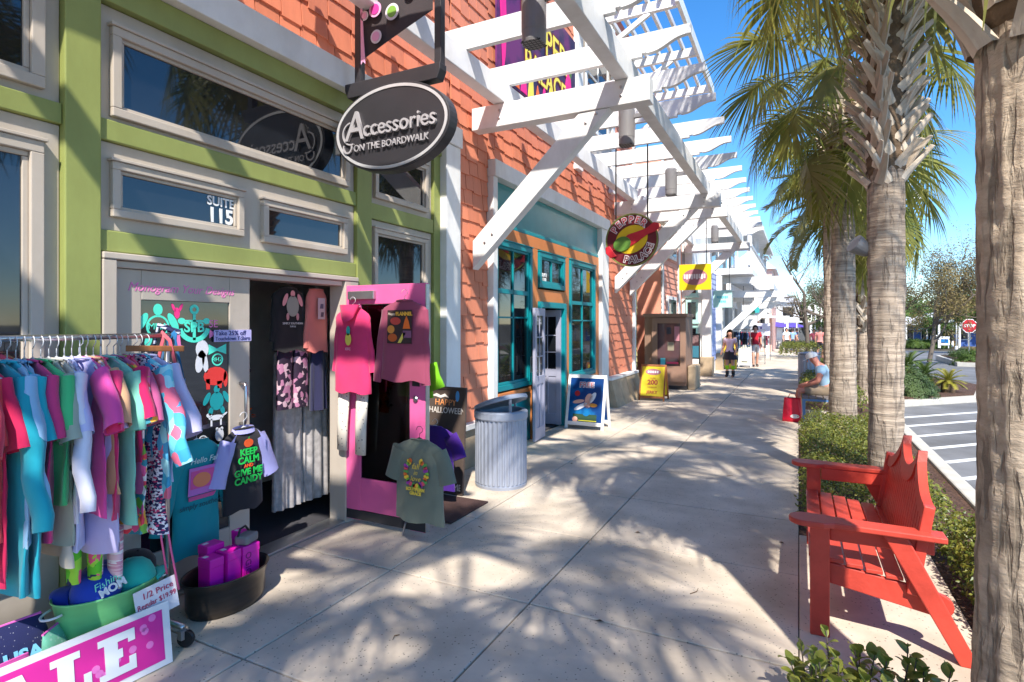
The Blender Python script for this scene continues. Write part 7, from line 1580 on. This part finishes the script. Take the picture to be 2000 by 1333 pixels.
for k, (u, t_, m) in enumerate(((1790, 60, m_tree), (1812, 60, m_tree), (1830, 60, m_tree), (1775, 62, m_jun), (1850, 62, m_drytree))):
    p = AT(u, t_); blob('roadside_bush', ('light green bush in front of the cottage across the road', 'light green bush left of the notice stand', 'light green bush by the white porch frame', 'blue green bush at the near end of the far planting', 'tan leaved bush beside the porch frame')[k], (p.x, p.y, p.z), 1.3, 0.9, 2200, 70 + k, 0.2, m)['group'] = 'bushes across the road'
p = GS(1893, 712, -0.13); t_ = -p.x * SI + p.y * CO; zs = zat(637, t_)
t = thing('stop_sign', 'red octagonal stop sign on a steel post', 'sign', p); MB().tube([p, V3(p.x, p.y, zs + 0.3)], 0.03, 8).build('post', m_alu, t)
oc = lambda r: [(r * math.cos(R(22.5 + 45 * k)), r * math.sin(R(22.5 + 45 * k))) for k in range(8)]
fdir = frame((p.x, p.y - 0.05, zs), (1, 0.25, 0), (0, 0, 1)); MB().prism(oc(0.37), 0.01, fdir @ Matrix.Translation((0, 0, -0.012))).build('rim', m_lettw, t); MB().prism(oc(0.335), 0.004, fdir).build('face', flat('stop_red', srgb(185, 25, 40)), t); text('STOP', 0.21, m_lettw, t, fdir @ Matrix.Translation((0, 0, 0.007)), off=0.006)
p = GS(1861, 679, -0.13); t = thing('red_box', 'small red box on the far verge', 'box', p); wbox(t, 'body', m_rb, p.x - 0.35, p.x + 0.35, p.y, p.y + 0.5, p.z, p.z + 0.65, bevel=0.02); wbox(t, 'lid', m_rb, p.x - 0.38, p.x + 0.38, p.y - 0.03, p.y + 0.53, p.z + 0.651, p.z + 0.72, bevel=0.02)
a, b = AT(1834, 58), AT(1874, 58); t = thing('porch_frame', 'white timber porch frame across the road', 'porch', a)
for q in (a, b): 
    for dy in (0, 3): wbox(t, 'post', m_white, q.x - 0.09, q.x + 0.09, q.y + dy - 0.09, q.y + dy + 0.09, q.z, q.z + 2.6)
MB().beam(a + V3(0, 0, 2.7), b + V3(0, 0, 2.7), 0.2, 0.2).build('beam', m_white, t); MB().beam(a + V3(0, 3, 2.7), b + V3(0, 3, 2.7), 0.2, 0.2).build('beam', m_white, t)
for k in range(6): q = a.lerp(b, (k + 0.5) / 6); wbox(t, 'rafter', m_white, q.x - 0.05, q.x + 0.05, q.y - 0.4, q.y + 3.4, q.z + 2.81, q.z + 2.93)
p = AT(1845, 56); t = thing('notice_stand', 'white notice stand by the porch frame', 'sign', p); wbox(t, 'board', m_lettw, p.x - 0.4, p.x + 0.4, p.y, p.y + 0.05, p.z + 0.3, p.z + 1.15); wbox(t, 'print', m_postblue, p.x - 0.3, p.x + 0.3, p.y - 0.008, p.y - 0.001, p.z + 0.5, p.z + 0.9); wbox(t, 'leg', m_lettw, p.x - 0.36, p.x - 0.3, p.y + 0.055, p.y + 0.1, p.z, p.z + 1.1); wbox(t, 'leg', m_lettw, p.x + 0.3, p.x + 0.36, p.y + 0.055, p.y + 0.1, p.z, p.z + 1.1)
p = AT(1818, 64); t = thing('parasol', 'teal parasol across the road', 'parasol', p); MB().lathe([(1.2, 1.9), (0.5, 2.2), (0.02, 2.3)], 8, p, cap=False).build('canopy', C_('parasol_teal', 30, 150, 175), t); MB().tube([p, p + V3(0, 0, 2.3)], 0.04, 6).build('pole', m_white, t)
def lamp(label, p, ztop, dx, dia):
    t = thing('street_lamp', label, 'lamp', p); MB().tube([p, V3(p.x, p.y, ztop + 0.45)], [0.07, 0.045], 10).build('post', m_white, t, smooth=True); MB().lathe([(0.13, 0), (0.12, 0.25), (0.08, 0.3)], 14, p).build('base', m_white, t)
    c = V3(p.x + dx, p.y, ztop); MB().tube([V3(p.x, p.y, ztop + 0.40), V3(p.x + dx * 0.5, p.y, ztop + 0.55), V3(p.x + dx, p.y, ztop + 0.42), V3(p.x + dx, p.y, ztop + 0.3)], 0.02, 6).build('arm', m_white, t, smooth=True)
    r = dia / 2; MB().lathe([(r, 0), (r * 0.98, 0.03), (r * 0.62, 0.10), (r * 0.42, 0.18), (r * 0.36, 0.32), (r * 0.15, 0.36)], 24, c, cap=False).build('shade', m_white, t, smooth=True); MB().lathe([(r * 0.9, 0.028), (0.01, 0.05)], 20, c).build('diffuser', m_lampgrey, t)
lamp('white bell shaded street lamp rising behind the stubbed palm', V3(*TP(1748, 17.2), 0.0), 1.7 + 236 / 1110 * 17.2, 0.55, 0.60)
for k, (u, t_, v) in enumerate(((1592, 44, 607), (1604, 50, 612), (1868, 52, 600), (1585, 60, 615))): p = AT(u, t_); lamp(('slim far lamp by the end hedge', 'slim far lamp behind the first', 'white lamp by the porch frame across the road', 'farthest lamp near the parasols')[k], p, zat(v, t_), -0.4, 0.55)
fl_ = thing('floodlight', 'grey floodlight strapped to the stubbed palm', 'light', (0.53, 6.3, 2.41)); Mx = Matrix.Translation((0.52, 6.28, 2.42)) @ Matrix.Rotation(R(-55), 4, 'Y') @ Matrix.Rotation(R(20), 4, 'X')
MB().lathe([(0.03, -0.11), (0.055, -0.08), (0.085, 0.03), (0.09, 0.07), (0.075, 0.072)], 20, M=Mx).build('housing', m_lampgrey, fl_, smooth=False); MB().beam((0.53, 6.29, 2.38), (0.62, 6.30, 2.36), 0.03, 0.03).build('bracket', m_lampgrey, fl_)

# ---------------- fallen bits on the pavement
rl = random.Random(9); m_dead = mat('dead_leaf', srgb(96, 76, 52), 0.9, rand=0.3)
for k, (u, v) in enumerate(((1532, 1062), (1348, 1160), (1240, 1040), (935, 1028), (1180, 1215), (1420, 930), (1120, 905), (780, 1240))):
    p = G(u, v, 0.004); a = rl.uniform(0, 6); L_ = rl.uniform(0.05, 0.11); mb = MB()
    if k % 2: mb.tube([p, p + V3(math.cos(a) * L_ * 0.5, math.sin(a) * L_ * 0.5, 0.006), p + V3(math.cos(a + 0.4) * L_, math.sin(a + 0.4) * L_, 0.002)], [0.003, 0.0025, 0.0015], 5); nm = 'fallen_twig'
    else:
        d = V3(math.cos(a), math.sin(a), 0); n_ = V3(-d.y, d.x, 0); mb.add([p, p + d * L_ * 0.3 + n_ * 0.012 + V3(0, 0, 0.008), p + d * L_ * 0.6, p + d * L_ * 0.3 - n_ * 0.012 + V3(0, 0, 0.005)], [(0, 1, 2, 3)]); nm = 'fallen_leaf'
    tag(mb.build(nm, m_dead, None), 'dry fallen %s lying on the concrete slabs' % nm.split('_')[1], nm.split('_')[1], 'fallen bits on the pavement')
